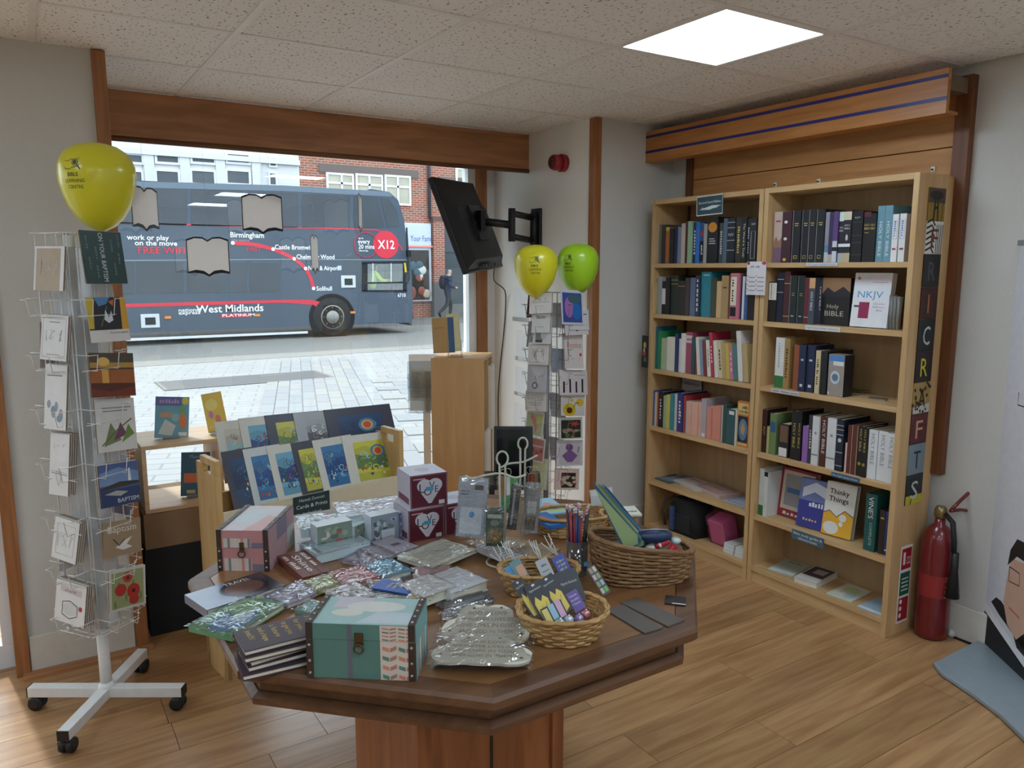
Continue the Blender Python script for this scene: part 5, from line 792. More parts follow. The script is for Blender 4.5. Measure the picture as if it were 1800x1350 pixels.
for e in (
 ('white card with a row of tiny figures, top of the left column', (930, 552), (969, 550), (927, 518), nL, PW_, [('r', .1, .55, .9, .57, GY_)]+sketch(GY_, 4, .6, .8), 2), ('white lettered card, second in the left column', (934, 585), (966, 585), (929, 537), nL, (216, 212, 212), [('t', 'FAMILY', .25, .5, .1, GY_, 0, .5)], 1), ('grey photo card of a statue, third in the left column', (936, 604), (968, 605), (932, 557), nL, (210, 208, 208), [('r', .15, .05, .55, .8, (120, 122, 124)), ('e', .6, .4, .18, .25, (190, 190, 192)), ('r', .15, .05, .5, .15, (50, 50, 52))], 1), ('white card with fine line drawings, fourth in the left column', (927, 640), (963, 642), (922, 603), nL, PW_, frame_((120, 116, 130), .1, .012)+sketch((90, 86, 96), 7, .2, .8), 5),
 ('silvery card with an oval, fifth in the left column', (926, 689), (960, 691), (923, 641), nL, (196, 196, 202), [('p', [(0, 1), (.5, .5), (1, .9), (1, 1)], (214, 214, 220)), ('e', .4, .25, .14, .12, (90, 90, 96)), ('e', .4, .25, .09, .08, (206, 206, 210))], 1), ('white LOVE card, sixth in the left column', (923, 722), (960, 724), (919, 687), nL, PW_, [('t', 'LOVE', .12, .58, .24, (190, 190, 192), 0, .75), ('r', .15, .4, .8, .42, GY_), ('r', .2, .3, .75, .32, GY_)], 2), ('watercolour card of a pink bird, seventh in the left column', (922, 763), (953, 770), (919, 719), nL, (216, 214, 206), [('r', .08, .06, .92, .9, (176, 190, 150)), ('p', [(.3, .9), (.55, .7), (.7, .35), (.55, .15), (.5, .4), (.25, .7)], (206, 130, 130)), ('e', .75, .65, .14, .2, (190, 196, 110))], 1), ('card of red village roofs, eighth in the left column', (922, 807), (955, 815), (918, 765), nL, (214, 206, 204), [('r', .06, .06, .94, .94, (176, 120, 110))]+[('p', [(.1+.2*k, .3+.1*(k % 2)), (.22+.2*k, .5+.1*(k % 2)), (.32+.2*k, .3+.1*(k % 2))], (150, 70, 60)) for k in range(4)]+[('r', .1, .62, .9, .68, (206, 190, 190))], 1), ('pale green card at the foot of the left column', (919, 853), (960, 862), (916, 801), nL, (206, 208, 184), [('r', .1, .1, .9, .9, (196, 200, 160))], 2),
 ('blue and violet abstract card, top of the right column', (988, 570), (1026, 571), (999, 513), nR, (206, 202, 210), [('r', .06, .06, .94, .92, (60, 80, 150)), ('e', .35, .5, .2, .3, (170, 110, 170)), ('e', .7, .4, .2, .25, (40, 110, 180)), ('e', .6, .75, .3, .14, (70, 100, 110))], 0), ('white card with a black sweep, second in the right column', (1001, 580), (1036, 580), (1003, 544), nR, (214, 208, 206), [('l', [(.2, .65), (.6, .75), (.9, .78)], .03, (50, 48, 50))], 0), ('pink-white card with a black tree, third in the right column', (994, 590), (1035, 588), (1000, 558), nR, (216, 204, 202), tree((34, 32, 34)), 1), ('Rejoice card with colourful letters, fourth in the right column', (993, 648), (1026, 648), (1001, 588), nR, (216, 204, 198), [('t', 'Rejoice', .15, .6, .17, (190, 110, 60), 0, .75), ('l', [(.2, .85), (.2, .4), (.35, .35)], .03, (110, 110, 116)), ('e', .85, .4, .06, .05, (190, 50, 50))]+sketch((190, 150, 130), 3, .1, .35), 1), ('white card with black bars, fifth in the right column', (984, 695), (1033, 694), (987, 651), nR, (210, 200, 198), [('r', .12+.22*k, .1, .18+.22*k, .55+.1*(k % 2), (40, 38, 42)) for k in range(4)]+[('r', .5, .8, .9, .82, GY_)], 2),
 ('yellow sunflowers card in the right column', (986, 731), (1028, 731), (987, 692), nR, (210, 204, 196), [('r', .06, .02, .94, .88, (206, 200, 196)), ('e', .35, .28, .26, .3, (214, 176, 40)), ('e', .35, .25, .12, .14, (70, 46, 24)), ('e', .78, .62, .16, .18, (220, 180, 50)), ('e', .45, .72, .08, .08, (220, 190, 70)), ('l', [(.5, .3), (.6, .6), (.75, .6)], .03, (100, 120, 60))], 1), ('dark card with a red wild flower in the right column', (983, 773), (1024, 771), (984, 734), nR, (204, 202, 190), [('r', .08, .06, .92, .88, (40, 46, 36))]+[('l', [(.65, .7), (.65+.2*math.cos(k), .7+.14*math.sin(k))], .04, (176, 70, 56)) for k in range(7)]+flowers([(170, 110, 100), (90, 100, 70), (150, 140, 120)], 14, .1, .45), 1), ('purple iris card in the right column', (978, 820), (1024, 818), (982, 774), nR, (208, 202, 204), [('r', .1, .06, .9, .9, (196, 186, 190)), ('e', .48, .72, .14, .14, (116, 76, 130)), ('p', [(.2, .4), (.5, .65), (.8, .4), (.6, .15), (.4, .15)], (124, 90, 140)), ('l', [(.8, .5), (.85, .75)], .04, (110, 120, 80))], 1), ('pink bordered card, foot of the right column', (975, 861), (1017, 861), (979, 823), nR, (216, 190, 180), [('r', .25, .1, .85, .8, (56, 40, 34))]+flowers([(176, 100, 70), (190, 180, 160), (110, 60, 50), (120, 130, 120)], 16, .2, .7), 1)):
    card(e[0]+' of the grey spinner' if len(e[0].split()) < 12 else e[0], e[1], e[2], e[3], c2, e[4], .105, e[5], e[6], e[7], e[0].split(',')[0], G2)
for k, (z, n, c) in enumerate(((1.36, -nR, (120, 60, 70)), (1.20, -nR, (210, 206, 210)), (.9, -nR, (170, 176, 190)), (1.3, -nL, (214, 214, 214)), (1.05, -nL, (190, 196, 210)), (.8, -nL, (206, 206, 210)), (.55, -nL, (190, 190, 200)))):
    s = V((-n.y, n.x, 0)); slab('greeting_card', ('maroon card in the top rear pocket', 'white card in the second rear pocket', 'grey card in the lower rear pocket', 'white card in the top right rear pocket', 'blue-white card in the middle right rear pocket', 'pale card in the lower right rear pocket', 'grey-white card in the lowest right rear pocket')[k]+' of the grey spinner', 'card', frame(c2+n*.1-s*.055+V((0, 0, z+.003)), s, V((0, 0, 1))-n*.12), .11, .14, .002, c, [('r', .1, .1, .9, .9, tuple(min(230, v+10) for v in c))], False, G2)
for lab, px, py, col, az, dp in (('yellow printed balloon on the grey spinner, left of the lime one', 942, 470, (224, 216, 40), -2.25, 4.05), ('lime green printed balloon on the grey spinner', 1016, 466, (170, 214, 40), -2.75, 4.22)):
    p = at(px, py, dp); balloon(lab, tuple(p), .113, col, az)
# ---- television on a swivel arm ----
TVa, TVb, TVd = at(823, 480, 4.4), at(885, 468, 5.12), at(767, 312, 4.4); TX = frame(TVa, TVb-TVa, TVd-TVa); tw, th_ = (TVb-TVa).length, (TVd-TVa).length
tv = thing('television', 'black television seen from behind on a wall arm beside the window', 'television', TX); TB = mat((24, 24, 26), .45); TB2 = mat((32, 32, 35), .5)
MB().box(0, 0, -.035, tw, th_, 0).build('screen_bezel', TB, tv, None, .006); MB().box(.008, .008, -.037, tw-.008, th_-.008, -.0352).build('screen', mat((12, 13, 16), .1), tv)
MB().loft([[(x, y, z) for x, y in ((a, b), (tw-a, b), (tw-a, h), (a, h))] for a, b, h, z in ((.02, .02, th_-.02, 0), (.05, .04, th_*.72, .02), (.09, .06, th_*.66, .045))], None).build('back_shell', TB2, tv)
MB().box(tw*.36, th_*.3, .045, tw*.64, th_*.68, .06).build('mount_plate', TB, tv)
for k in range(4): MB().box(tw*.3+k*.06, .012, .0, tw*.3+k*.06+.03, .03, .03).build('socket', mat((70, 70, 74), .4), tv)
WPt = V((2.81, 4.10, 1.87)); ar = bpy.data.objects.new('swivel_arm', None); C.objects.link(ar); ar.parent = tv; ar.matrix_parent_inverse = TX.inverted(); ar.matrix_basis = T(*WPt); tc_ = TX @ V((tw*.5, th_*.5, .065))-WPt
MB().box(-.02, -.05, -.13, 0, .05, .13).build('wall_plate', TB, ar, None, .004); el = tc_*.48+V((-.03, -.06, 0))
for z in (-.07, .07): MB().tube([(-.03, 0, z), el+V((0, 0, z))], .02, 8).build('arm_link', TB, ar)
MB().tube([el+V((0, 0, 0)), tc_], .024, 8).build('fore_arm', TB, ar); MB().tube([el+V((0, 0, -.1)), el+V((0, 0, .1))], .022, 10).build('elbow', TB2, ar); MB().tube([(-.03, 0, -.1), (-.03, 0, .1)], .024, 10).build('pivot', TB2, ar)
MB().box(-.03, -.06, -.06, .0, .06, .06, None, M4.Translation(tc_)).build('tilt_head', TB, ar)
q0 = TX @ V((tw*.55, .02, .05)); pts = [q0, V((2.62, 4.32, 1.55)), V((2.77, 4.43, 1.48)), V((2.80, 4.47, 1.35)), V((2.80, 4.50, 1.15)), V((2.80, 4.54, .95)), V((2.795, 4.56, .7)), V((2.795, 4.55, .3))]
def smooth(pts, n=4):
    out = []; P = [V(p) for p in pts]
    for i in range(len(P)-1):
        p0, p1, p2, p3 = P[max(i-1, 0)], P[i], P[i+1], P[min(i+2, len(P)-1)]
        for k in range(n):
            t = k/n; out.append(.5*((2*p1)+(p2-p0)*t+(2*p0-5*p1+4*p2-p3)*t*t+(3*p1-p0-3*p2+p3)*t**3))
    return out+[P[-1]]
tag(MB().tube(smooth(pts), .004, 6).build('cable', mat((26, 26, 28), .5)), 'thin black cable hanging from the television down the white reveal', 'cable')
# red sounder
sdr = thing('fire_alarm_sounder', 'round red fire alarm sounder on the white reveal wall', 'alarm', T(2.81, 3.823, 2.246, 0, 0, -math.pi/2)); RD = mat((150, 30, 40), .4)
MB().lathe([(.05, 0), (.052, .03), (.048, .032)], 24).build('base', RD, sdr); MB().lathe([(.046, .032), (.046, .075), (.04, .09)], 24).build('body', RD, sdr); MB().lathe([(.036, .0905), (.036, .094), (.018, .094), (.016, .089)], 20).build('sounder_rim', mat((90, 20, 28), .4), sdr)
for k, (y0, y1, z0, z1) in enumerate(((4.20, 4.38, 1.28, 1.50), (4.17, 4.35, 1.02, 1.22), (4.18, 4.36, .78, .97), (4.20, 4.38, .52, .72))):
    o = thing('leaflet_holder', ('topmost', 'second', 'third', 'lowest')[k]+' clear leaflet holder with a white sheet on the reveal wall', 'leaflet holder', fo((2.806, y1, z0)), 'leaflet holders on the reveal')
    MB().box(.004, .004, -.002, y1-y0-.004, z1-z0, 0).build('white_sheet', mat((226, 226, 226), .6), o); MB().box(0, 0, .006, y1-y0, (z1-z0)*.12, .008).box(0, 0, 0, y1-y0, .003, .006).build('clear_front', glassy((248, 248, 248), .08), o)
# ---- hanging paper books in the window ----
PAPT = mat((226, 220, 216), .7).copy(); _n = PAPT.node_tree; _t = _n.nodes.new('ShaderNodeBsdfTranslucent'); _t.inputs[0].default_value = (.75, .72, .70, 1); _x = _n.nodes.new('ShaderNodeMixShader'); _x.inputs[0].default_value = .5
_n.links.new(_n.nodes['Principled BSDF'].outputs[0], _x.inputs[1]); _n.links.new(_t.outputs[0], _x.inputs[2]); _n.links.new(_x.outputs[0], _n.nodes['Material Output'].inputs[0])
for k, (px, py, wpx, hpx, lab) in enumerate(((255, 366, 42, 76, 'turned paper book beside the yellow balloon'), (461, 375, 68, 68, 'paper book hanging highest in mid window'), (366, 450, 70, 68, 'paper book hanging lowest in the window'), (553, 446, 12, 68, 'paper book turned almost edge-on, lower one'), (633, 374, 6, 66, 'paper book turned edge-on in front of the bus cab'))):
    p = ony(px, py, 4.45); sc = 1356/(_F.dot(p-_C)); full = .215; hh = hpx/sc; ang = math.acos(min(1, wpx/sc/full)); view = math.atan2(p.x, p.y)
    t = thing('paper_book_cutout', 'white open-book cutout with black edge: '+lab, 'window decoration', T(p.x, p.y, p.z, -view+(ang if k != 1 else -.05)), 'hanging paper books')
    def outl(m): return [(-.5+m, -.42+m), (-.5+m, .40-m), (-.3, .47-m), (-.12, .46-m), (0, .38-m), (.12, .46-m), (.3, .47-m), (.5-m, .40-m), (.5-m, -.42+m), (.3, -.37+m), (.12, -.40+m), (0, -.49+m), (-.12, -.40+m), (-.3, -.37+m)]
    def outb(): return [(-.5, -.44), (-.5, .42), (-.3, .49), (-.12, .48), (0, .40), (.12, .48), (.3, .49), (.5, .42), (.5, -.46), (.3, -.43), (.12, -.46), (0, -.53), (-.12, -.46), (-.3, -.43)]
    XX = M4.Rotation(math.pi/2, 4, 'X')
    def pm_(pl, z0, z1, m): return MB().prism([(x*full, y*hh) for x, y in pl], z0, z1, m, XX)
    f = pm_(outl(.012), -.0005, .0005, PAPT).build('page', None, t); ed = MB(); ob = [(x*full, y*hh) for x, y in outb()]; ib = [(x*full, y*hh) for x, y in outl(.02)]
    for q in range(14): j = (q+1) % 14; ed.prism([ob[q], ib[q], ib[j], ob[j]], -.001, .001, mat((34, 36, 46), .6), XX)
    ed.build('black_edge', None, t)
    MB().tube([(0, 0, hh*.41), (0, 0, ZC+.003-p.z)], .0006, 4).build('thread', mat((200, 200, 200), .5), t)
# ---- display unit at the left of the window ----
dk = MB().box(.385, 3.60, 0, .90, 4.12, .40).build('felt_plinth', mat((34, 36, 38), .95, 0, .2, 200)); tag(dk, 'dark felt covered plinth under the window display shelves', 'plinth')
cb_ = MB().box(.39, 3.605, .401, .895, 4.10, .56).build('cardboard_box', mat((140, 112, 84), .85)); tag(cb_, 'flat brown cardboard box between the dark plinth and display shelves', 'box')
du = thing('display_shelf', 'pale wooden open display shelf in the left of the window', 'shelf', T(.40, 3.61, .5615)); WD = wood((226, 196, 160), (208, 174, 134), 0, 2, .5, 10, .02)
for n_, b in (('bottom_board', (0, 0, 0, .48, .34, .018)), ('side_board', (0, 0, .018, .018, .34, .285)), ('side_board', (.315, 0, .018, .335, .34, .285)), ('top_board', (0, 0, .285, .48, .34, .303))): MB().box(*b).build(n_, WD, du, None, .001)
MB().box(.46, 0, .018, .48, .34, .285).build('side_board', WD, du)
def easel(lab, X, w_, h):
    o = thing('display_easel', lab, 'easel', X, 'clear display easels'); m = glassy((236, 242, 244), .12, 0, .04)
    MB().box(-w_/2, 0, 0, w_/2, .003, h, None, M4.Rotation(-.26, 4, 'X')).build('back_sheet', m, o); MB().box(-w_/2, -.05, 0, w_/2, .0, .003).build('foot', m, o); MB().box(-w_/2, -.05, .003, w_/2, -.047, .018).build('lip', m, o); return o
zt = .5615+.303
YD = 3.74
for k, (lab, bl, br, tl, col, sh, z) in enumerate((
 ('blue picture book of Bible stories on the display shelf', (271, 768), (331, 768), (252, 697), (104, 160, 176), [('r', 0, .78, .78, 1, (96, 100, 160)), ('t', 'Stories', .12, .84, .1, (180, 150, 190), 0, .6), ('e', .88, .9, .1, .09, (214, 196, 60)), ('p', [(.1, .1), (.3, .45), (.62, .3), (.5, .05)], (206, 206, 196)), ('r', .15, .5, .5, .62, (200, 150, 110)), ('e', .82, .4, .12, .2, (206, 120, 60)), ('e', .8, .68, .1, .08, (110, 160, 80)), ('e', .6, .5, .12, .1, (140, 180, 180)), ('r', .7, .05, .95, .14, (220, 220, 216))], zt), ('yellow picture book tilted on the display shelf', (367, 765), (402, 758), (322, 710), (222, 184, 70), [('e', .4, .7, .3, .15, (230, 206, 110)), ('e', .3, .45, .12, .1, (190, 120, 160)), ('e', .6, .3, .14, .12, (214, 120, 90)), ('r', .1, .1, .9, .16, (226, 196, 120))], zt), ('dark blue picture book with an orange band on the lower display shelf', (317, 865), (368, 863), (292, 792), (36, 92, 124), [('t', 'Moses', .3, .86, .09, (150, 180, 190), 0, .4), ('r', .1, .3, .9, .52, (206, 120, 60)), ('e', .3, .42, .14, .1, (226, 110, 60)), ('e', .7, .4, .16, .1, (160, 170, 80)), ('r', .2, .06, .5, .14, (214, 190, 130))], .5615+.018))):
    P0 = V((.5, YD, 0)); N = V((-.12, -1, .22)).normalized(); a = onpl(*bl, P0, N)
    sh_ = ony(*bl, YD).z; P0 = V((.5, YD, sh_)); dz = z+.004-onpl(*bl, P0, N).z
    o = quad('picture_book', lab, 'book', bl, br, tl, P0, N, .006, col, sh, False, 'picture books in the window'); o.location.z += dz+.002
    q = o.matrix_world @ V(((onpl(*br, P0, N)-onpl(*bl, P0, N)).length/2, 0, 0)); easel('clear easel holding the '+lab.split(' picture')[0]+' book', T(q.x, q.y+.012, z+.0005, -.12), .07, .13)
# ---- browser rack of art prints ----
ra0 = V((.585, 3.02, 0)); rdir = V((1.36-.60, 3.02+.13-3.02, 0)).normalized(); rn = V((rdir.y, -rdir.x, 0)); rk_ = thing('print_browser_rack', 'birch browser rack filled with mounted art prints', 'rack', frame(ra0, rdir, V((-rdir.y, rdir.x, 0))))
RL = .86; BI = wood((220, 184, 126), (204, 164, 106), 2, 2.5, .45, 9, .02)
for x in (0, RL-.022):
    hole = [(.05, .84), (.13, .84), (.13, .87), (.05, .87)]
    mb = MB(); 
    for b in ((0, .0, .20, .838), (0, .838, .05, .90), (.13, .838, .20, .87), (.05, .872, .155, .90)): mb.box(x, b[0], b[1], x+.022, b[2], b[3])
    mb.build('end_panel', BI, rk_, None, .002)
MB().box(.022, 0, .57, RL-.022, .012, .692).build('front_board', mat((222, 208, 176), .5), rk_); MB().box(.022, .09, .60, RL-.022, .10, .66).build('divider', BI, rk_); MB().box(.022, .188, .60, RL-.022, .20, .72).build('back_board', BI, rk_); MB().box(.022, .012, .60, RL-.022, .188, .612).build('bottom_board', BI, rk_)
for x in (0.0, RL-.022): MB().box(x, 0, .0, x+.022, .03, .2).box(x, .17, 0, x+.022, .2, .2).build('leg_pair', BI, rk_)
hs = slab('rack_sign', 'dark green cards and prints sign on the browser rack', 'sign', rk_.matrix_world @ frame((.31, -.002, .60), (1, 0, 0), (0, 0, 1)), .165, .095, .003, (36, 62, 62), [('t', 'Hannah Dunnett', .16, .74, .14, (206, 216, 214), 0, .7), ('t', 'Cards & Prints', .07, .44, .17, (226, 232, 230), 0, .86), ('t', 'Individual', .25, .14, .12, (206, 216, 214), 0, .5)], False)
IV = (214, 210, 196); BM = (64, 62, 76); GNm = (206, 210, 206)
def art(kind):
    r = random.Random(kind); W_ = []
    pal = {'sea': [(60, 120, 170), (90, 160, 190), (40, 80, 140), (170, 206, 214)], 'field': [(206, 200, 70), (150, 170, 70), (110, 140, 80), (120, 160, 190)], 'night': [(40, 70, 110), (60, 110, 150), (30, 50, 90), (90, 150, 170)], 'grey': [(170, 172, 172), (120, 116, 110), (90, 86, 84), (196, 196, 192)], 'shelf': [(206, 196, 176), (190, 120, 100), (150, 190, 190), (214, 180, 120)], 'garden': [(110, 170, 196), (50, 110, 70), (40, 70, 130), (190, 60, 70)]}[kind.split('_')[0]]
    x0, y0, x1, y1 = .17, .14, .83, .86
    W_.append(('r', x0, y0, x1, y1, pal[0]))
    for k in range(5):
        y = y1-(y1-y0)*(k+1)/6; W_.append(('p', [(x0, y0), (x0, y+.03*math.sin(k*2)), (x0+.2, y+.05*math.sin(k*3+1)), (x0+.42, y-.04*math.cos(k*2)), (x1, y+.05*math.sin(k+2)), (x1, y0)], pal[(k+1) % 4] if k % 2 else tuple(int(v*.9) for v in pal[k % 4])))
    for k in range(26):
        a = r.random()*6; x, y = x0+.09+.46*r.random(), y0+.09+.5*r.random(); q = .035+.05*r.random(); cc = r.choice(pal); f = r.choice((.7, 1.25)); W_.append(('l', [(x+q*math.cos(a+j*.6)*(1-j*.09), y+q*math.sin(a+j*.6)*(1-j*.09)) for j in range(9)], .014, tuple(min(235, int(v*f)) for v in cc)))
    for k in range(6): W_.append(('e', x0+.06+.52*r.random(), y0+.06+.25*r.random(), .025, .025, r.choice([(206, 70, 60), (226, 200, 80), (230, 226, 210), (40, 60, 120)])))
    if 'sun' in kind: W_ += [('e', .58, .66, .13, .12, (70, 130, 170)), ('e', .58, .66, .09, .085, (226, 170, 70)), ('e', .58, .66, .06, .06, (206, 80, 50))]
    return W_
RX = rk_.matrix_world
def prow(lst, off, row):
    P0 = RX @ V((.4, off, .64)); N = (rn+V((0, 0, .45))).normalized()
    for k, (lab, bl, br, tl, col, kind) in enumerate(lst):
        o = quad('art_print', lab, 'art print', bl, br, tl, P0-N*(.004*(len(lst)-k)), N, .003, col, art(kind), False, 'mounted prints, %s row' % row, .35)
prow((('ivory mounted print of bookshelves, leftmost of the back row', (396, 850), (476, 838), (369, 743), IV, 'shelf'), ('ivory mounted print of a blue garden in the back row', (440, 845), (520, 832), (410, 737), IV, 'garden_b'), ('black mounted print of a yellow tree in the back row', (485, 836), (580, 822), (454, 732), BM, 'field_t'), ('grey mounted print of brown hills in the back row', (535, 828), (640, 812), (501, 729), (176, 176, 178), 'grey_h'), ('black mounted print of a red sun over blue hills', (590, 820), (706, 802), (561, 722), BM, 'night_sun')), .14, 'back')
prow((('black mounted print of swirling sea, leftmost of the front row', (414, 905), (478, 890), (388, 795), BM, 'night_s'), ('ivory mounted print of a blue wave in the front row', (450, 898), (515, 884), (423, 791), GNm, 'sea_w'), ('ivory mounted print of red flowers on blue', (492, 889), (560, 874), (468, 786), IV, 'garden_f'), ('black mounted print of a yellow valley in the front row', (535, 880), (590, 868), (502, 781), BM, 'field_v'), ('ivory mounted print of a winding blue river', (572, 873), (640, 858), (546, 775), IV, 'sea_r'), ('large ivory mounted print of a green valley with a sun', (620, 863), (716, 846), (597, 768), IV, 'field_sun')), .05, 'front')
# ---- birch cabinet with open cubbies, its books, leaflet stand, black screen ----
CTL = at(757, 629, 4.12); CZ = CTL.z; BC = wood((206, 164, 112), (192, 148, 96), 2, 2, .45, 8, .02)
cbn = thing('cubby_cabinet', 'tall birch cabinet with open cubbies beside the window', 'cabinet', T(CTL.x, CTL.y, 0, math.radians(-40))); cw2, cd2 = .285, .31
MB().box(0, 0, 0, cw2, .018, CZ).build('side_panel', BC, cbn); MB().box(0, cd2-.018, 0, cw2, cd2, CZ).build('side_panel', BC, cbn); MB().box(0, .018, 0, .012, cd2-.018, CZ-.018).build('back_panel', BC, cbn); MB().box(0, .018, CZ-.018, cw2, cd2-.018, CZ).build('top_panel', BC, cbn)
for z in (.02, .38, .72): MB().box(.012, .018, z, cw2, cd2-.018, z+.018).build('shelf', BC, cbn)
MB().box(.012, cd2*.5-.009, .038, cw2, cd2*.5+.009, CZ-.018).build('upright', BC, cbn)
for y0, z0 in ((cd2*.5+.01, .74), (.02, .40)): MB().box(cw2, y0, z0, cw2+.015, y0+cd2*.5-.03, z0+.355).build('cubby_door', mat((214, 202, 186), .5), cbn)
CP = cbn.matrix_world @ V((.1, .1, CZ)); CN = V((-.5, -.86, .12)).normalized()
for lab, bl, br, tl, t, c, sh, off in (('tan book with a blue spine on top of the cubby cabinet', (762, 624), (800, 622), (773, 563), .02, (176, 136, 76), [('r', .72, 0, 1, 1, (50, 84, 120)), ('r', .1, .7, .6, .72, (140, 104, 56))], 0), ('cream book standing behind the tan one on the cabinet', (790, 622), (812, 620), (797, 556), .03, (206, 196, 150), [('r', .1, .1, .9, .9, (212, 204, 160))], .06)):
    o = quad('book', lab, 'book', bl, br, tl, CP-CN*off, CN, t, c, sh, True, None); o.location.z += CZ+.012-min((o.matrix_world @ V((0, 0, 0))).z, (o.matrix_world @ V((.1, 0, 0))).z)
ce_ = thing('display_easel', 'clear bent easel in front of the books on the cabinet', 'easel', cbn.matrix_world @ T(.12, .06, CZ+.001, .15), 'clear display easels')
for a in (-.035, .035): MB().box(a-.004, 0, 0, a+.004, .003, .09, None, M4.Rotation(-.2, 4, 'X')).build('prong', glassy((236, 242, 244), .12, 0, .04), ce_)
MB().box(-.05, -.03, 0, .05, .05, .003).build('foot', glassy((236, 242, 244), .12, 0, .04), ce_)
ls = thing('leaflet_stand', 'white post with clear leaflet pockets behind the cubby cabinet', 'leaflet stand', T(*(at(750, 700, 4.72).xy), 0, -.5))
MB().box(-.022, -.012, .01, .022, .012, 1.0).build('post', mat((220, 226, 228), .4), ls); MB().lathe([(.13, 0), (.13, .01)], 24).build('base', mat((206, 210, 212), .4), ls)
for k, z in enumerate((.86, .94, 1.02)):
    o = MB().box(-.11, -.03-.02*k, z-.1, .11, -.027-.02*k, z+.06, None).box(-.11, -.05-.02*k, z-.1, .11, -.03-.02*k, z-.097).build('pocket', glassy((240, 246, 248), .1, 0, .06), ls); MB().box(-.10, -.027-.02*k+.001, z-.09, .10, -.027-.02*k+.003, z+.1).build('leaflet', PAPT, o)
sc_ = thing('black_screen', 'black tablet screen standing between the cabinet and grey spinner', 'screen', frame(at(868, 838, 3.75), V((.84, -.54, 0)), V((.1, .16, 1))))
MB().box(0, -.02, -.015, .19, .245, 0).build('casing', mat((22, 22, 24), .4), sc_, None, .004); MB().box(.014, .0, 0, .176, .228, .001).build('display', mat((14, 15, 18), .08), sc_); MB().box(.06, -.02, -.12, .13, -.012, -.015).build('stand_foot', mat((22, 22, 24), .4), sc_)
tb = thing('stool', 'small dark stand carrying the black tablet screen', 'stand', T(*(at(900, 850, 3.8).xy), 0)); zz_ = (sc_.matrix_world @ V((.09, -.02, 0))).z
MB().box(-.14, -.12, zz_-.025, .14, .14, zz_-.001, None, M4.Rotation(-.57, 4, 'Z')).build('top', mat((40, 38, 38), .5), tb)
for a, b in ((-.1, -.09), (.1, -.09), (-.1, .1), (.1, .1)): MB().box(a-.012, b-.012, 0, a+.012, b+.012, zz_-.025, None, M4.Rotation(-.57, 4, 'Z')).build('leg', mat((40, 38, 38), .5), tb)
# ================= the octagonal table and everything on it =================
ZT = .78; TC = V((1.02, 1.905, 0)); AP = .685
tbl = thing('octagonal_table', 'dark wooden octagonal display table covered with gifts', 'table', T(TC.x, TC.y, 0))
TW = wood((150, 106, 66), (116, 78, 46), 0, 2.2, .35, 9, .02, .2); TE = wood((112, 76, 50), (84, 54, 34), 0, 3, .4, 10, .04); TP = wood((168, 104, 62), (132, 78, 44), 2, 2, .4, 10, .03); TD = mat((50, 34, 24), .6)
def octa(ap): return [(ap/math.cos(math.pi/8)*math.cos(math.pi/8+k*math.pi/4), ap/math.cos(math.pi/8)*math.sin(math.pi/8+k*math.pi/4)) for k in range(8)]
MB().prism(octa(AP-.055), ZT-.034, ZT).build('table_top', TW, tbl); MB().prism(octa(AP-.05), ZT-.036, ZT-.003).build('groove', TD, tbl)
o0, o1, o2 = octa(AP-.0525), octa(AP), octa(AP-.012)
def ring(name, prof, m):
    for k in range(8):
        j = (k+1) % 8; rings = [[(octa(r)[q][0], octa(r)[q][1], z) for r, z in prof] for q in (k, j)]
        MB().loft(rings, m).build(name, None, tbl)
ring('edge_moulding', [(AP-.0525, ZT), (AP-.006, ZT), (AP, ZT-.008), (AP, ZT-.024), (AP-.01, ZT-.034), (AP-.0525, ZT-.034)], TE)
ring('apron_board', [(AP-.05, ZT-.034), (AP-.05, ZT-.075), (AP-.075, ZT-.075), (AP-.075, ZT-.034)], TE)
ring('lower_moulding', [(AP-.045, ZT-.075), (AP-.03, ZT-.085), (AP-.032, ZT-.1), (AP-.055, ZT-.108), (AP-.09, ZT-.108), (AP-.09, ZT-.075)], TE)
MB().prism(octa(AP-.09), ZT-.1, ZT-.04).build('underside', TD, tbl)
MB().box(-.23, -.20, 0, .24, .24, ZT-.1).build('pedestal', TP, tbl); MB().box(-.232, -.203, 0, -.2305, .243, ZT-.1).build('side_panel', TP, tbl)
for x in (-.232, .202): MB().box(x, -.212, 0, x+.04, -.2, ZT-.1).build('corner_post', TP, tbl, None, .002)
MB().box(-.004, -.2025, .06, .004, -.2, ZT-.1).build('door_gap', TD, tbl)
kn = MB().sphere((.03, -.215, .50), .014, mat((40, 26, 18), .4)).build('knob', None, tbl)
MB().box(-.3, -.26, 0, .3, .28, .03).build('plinth', TP, tbl, None, .004)
def vert(px, py, a): f = V((_F.x, _F.y, 0)).normalized(); return onpl(px, py, a, f)
def bxf(bl, br, tl, tbl_, z=ZT):
    """box frame and size from base corners near-left and near-right, the top near-left and top far-left corners"""
    z += .0006; a, b = onz(*bl, z), onz(*br, z); h = vert(*tl, a).z-z; d = onz(*tbl_, z+h); d.z = z; ex = (b-a).normalized(); ey = V((-ex.y, ex.x, 0)); D = (d-a).dot(ey)
    return frame(a, ex, ey), (b-a).length, abs(D), h
CELL = glassy((252, 253, 255), .18, .05, .0, .4, 22)
def cello(o, W, D, h, m=.008, n=8, amp=.003):
    """crumpled clear sheet just above the upper face (local z = h), with wavy ends"""
    r = random.Random(int(W*1e5)); vs = []; fs = []
    for j in range(n+1):
        for i in range(n+1):
            u, v = i/n, j/n; e = min(u, v, 1-u, 1-v); vs.append((-m+(W+2*m)*u, -m+(D+2*m)*v, h+.0012+(amp*r.random() if e > .01 else -min(h*.6, .004)*r.random())))
    for j in range(n):
        for i in range(n): k = j*(n+1)+i; fs.append((k, k+1, k+n+2, k+n+1))
    return MB().add(vs, fs, CELL).build('cellophane', None, o)
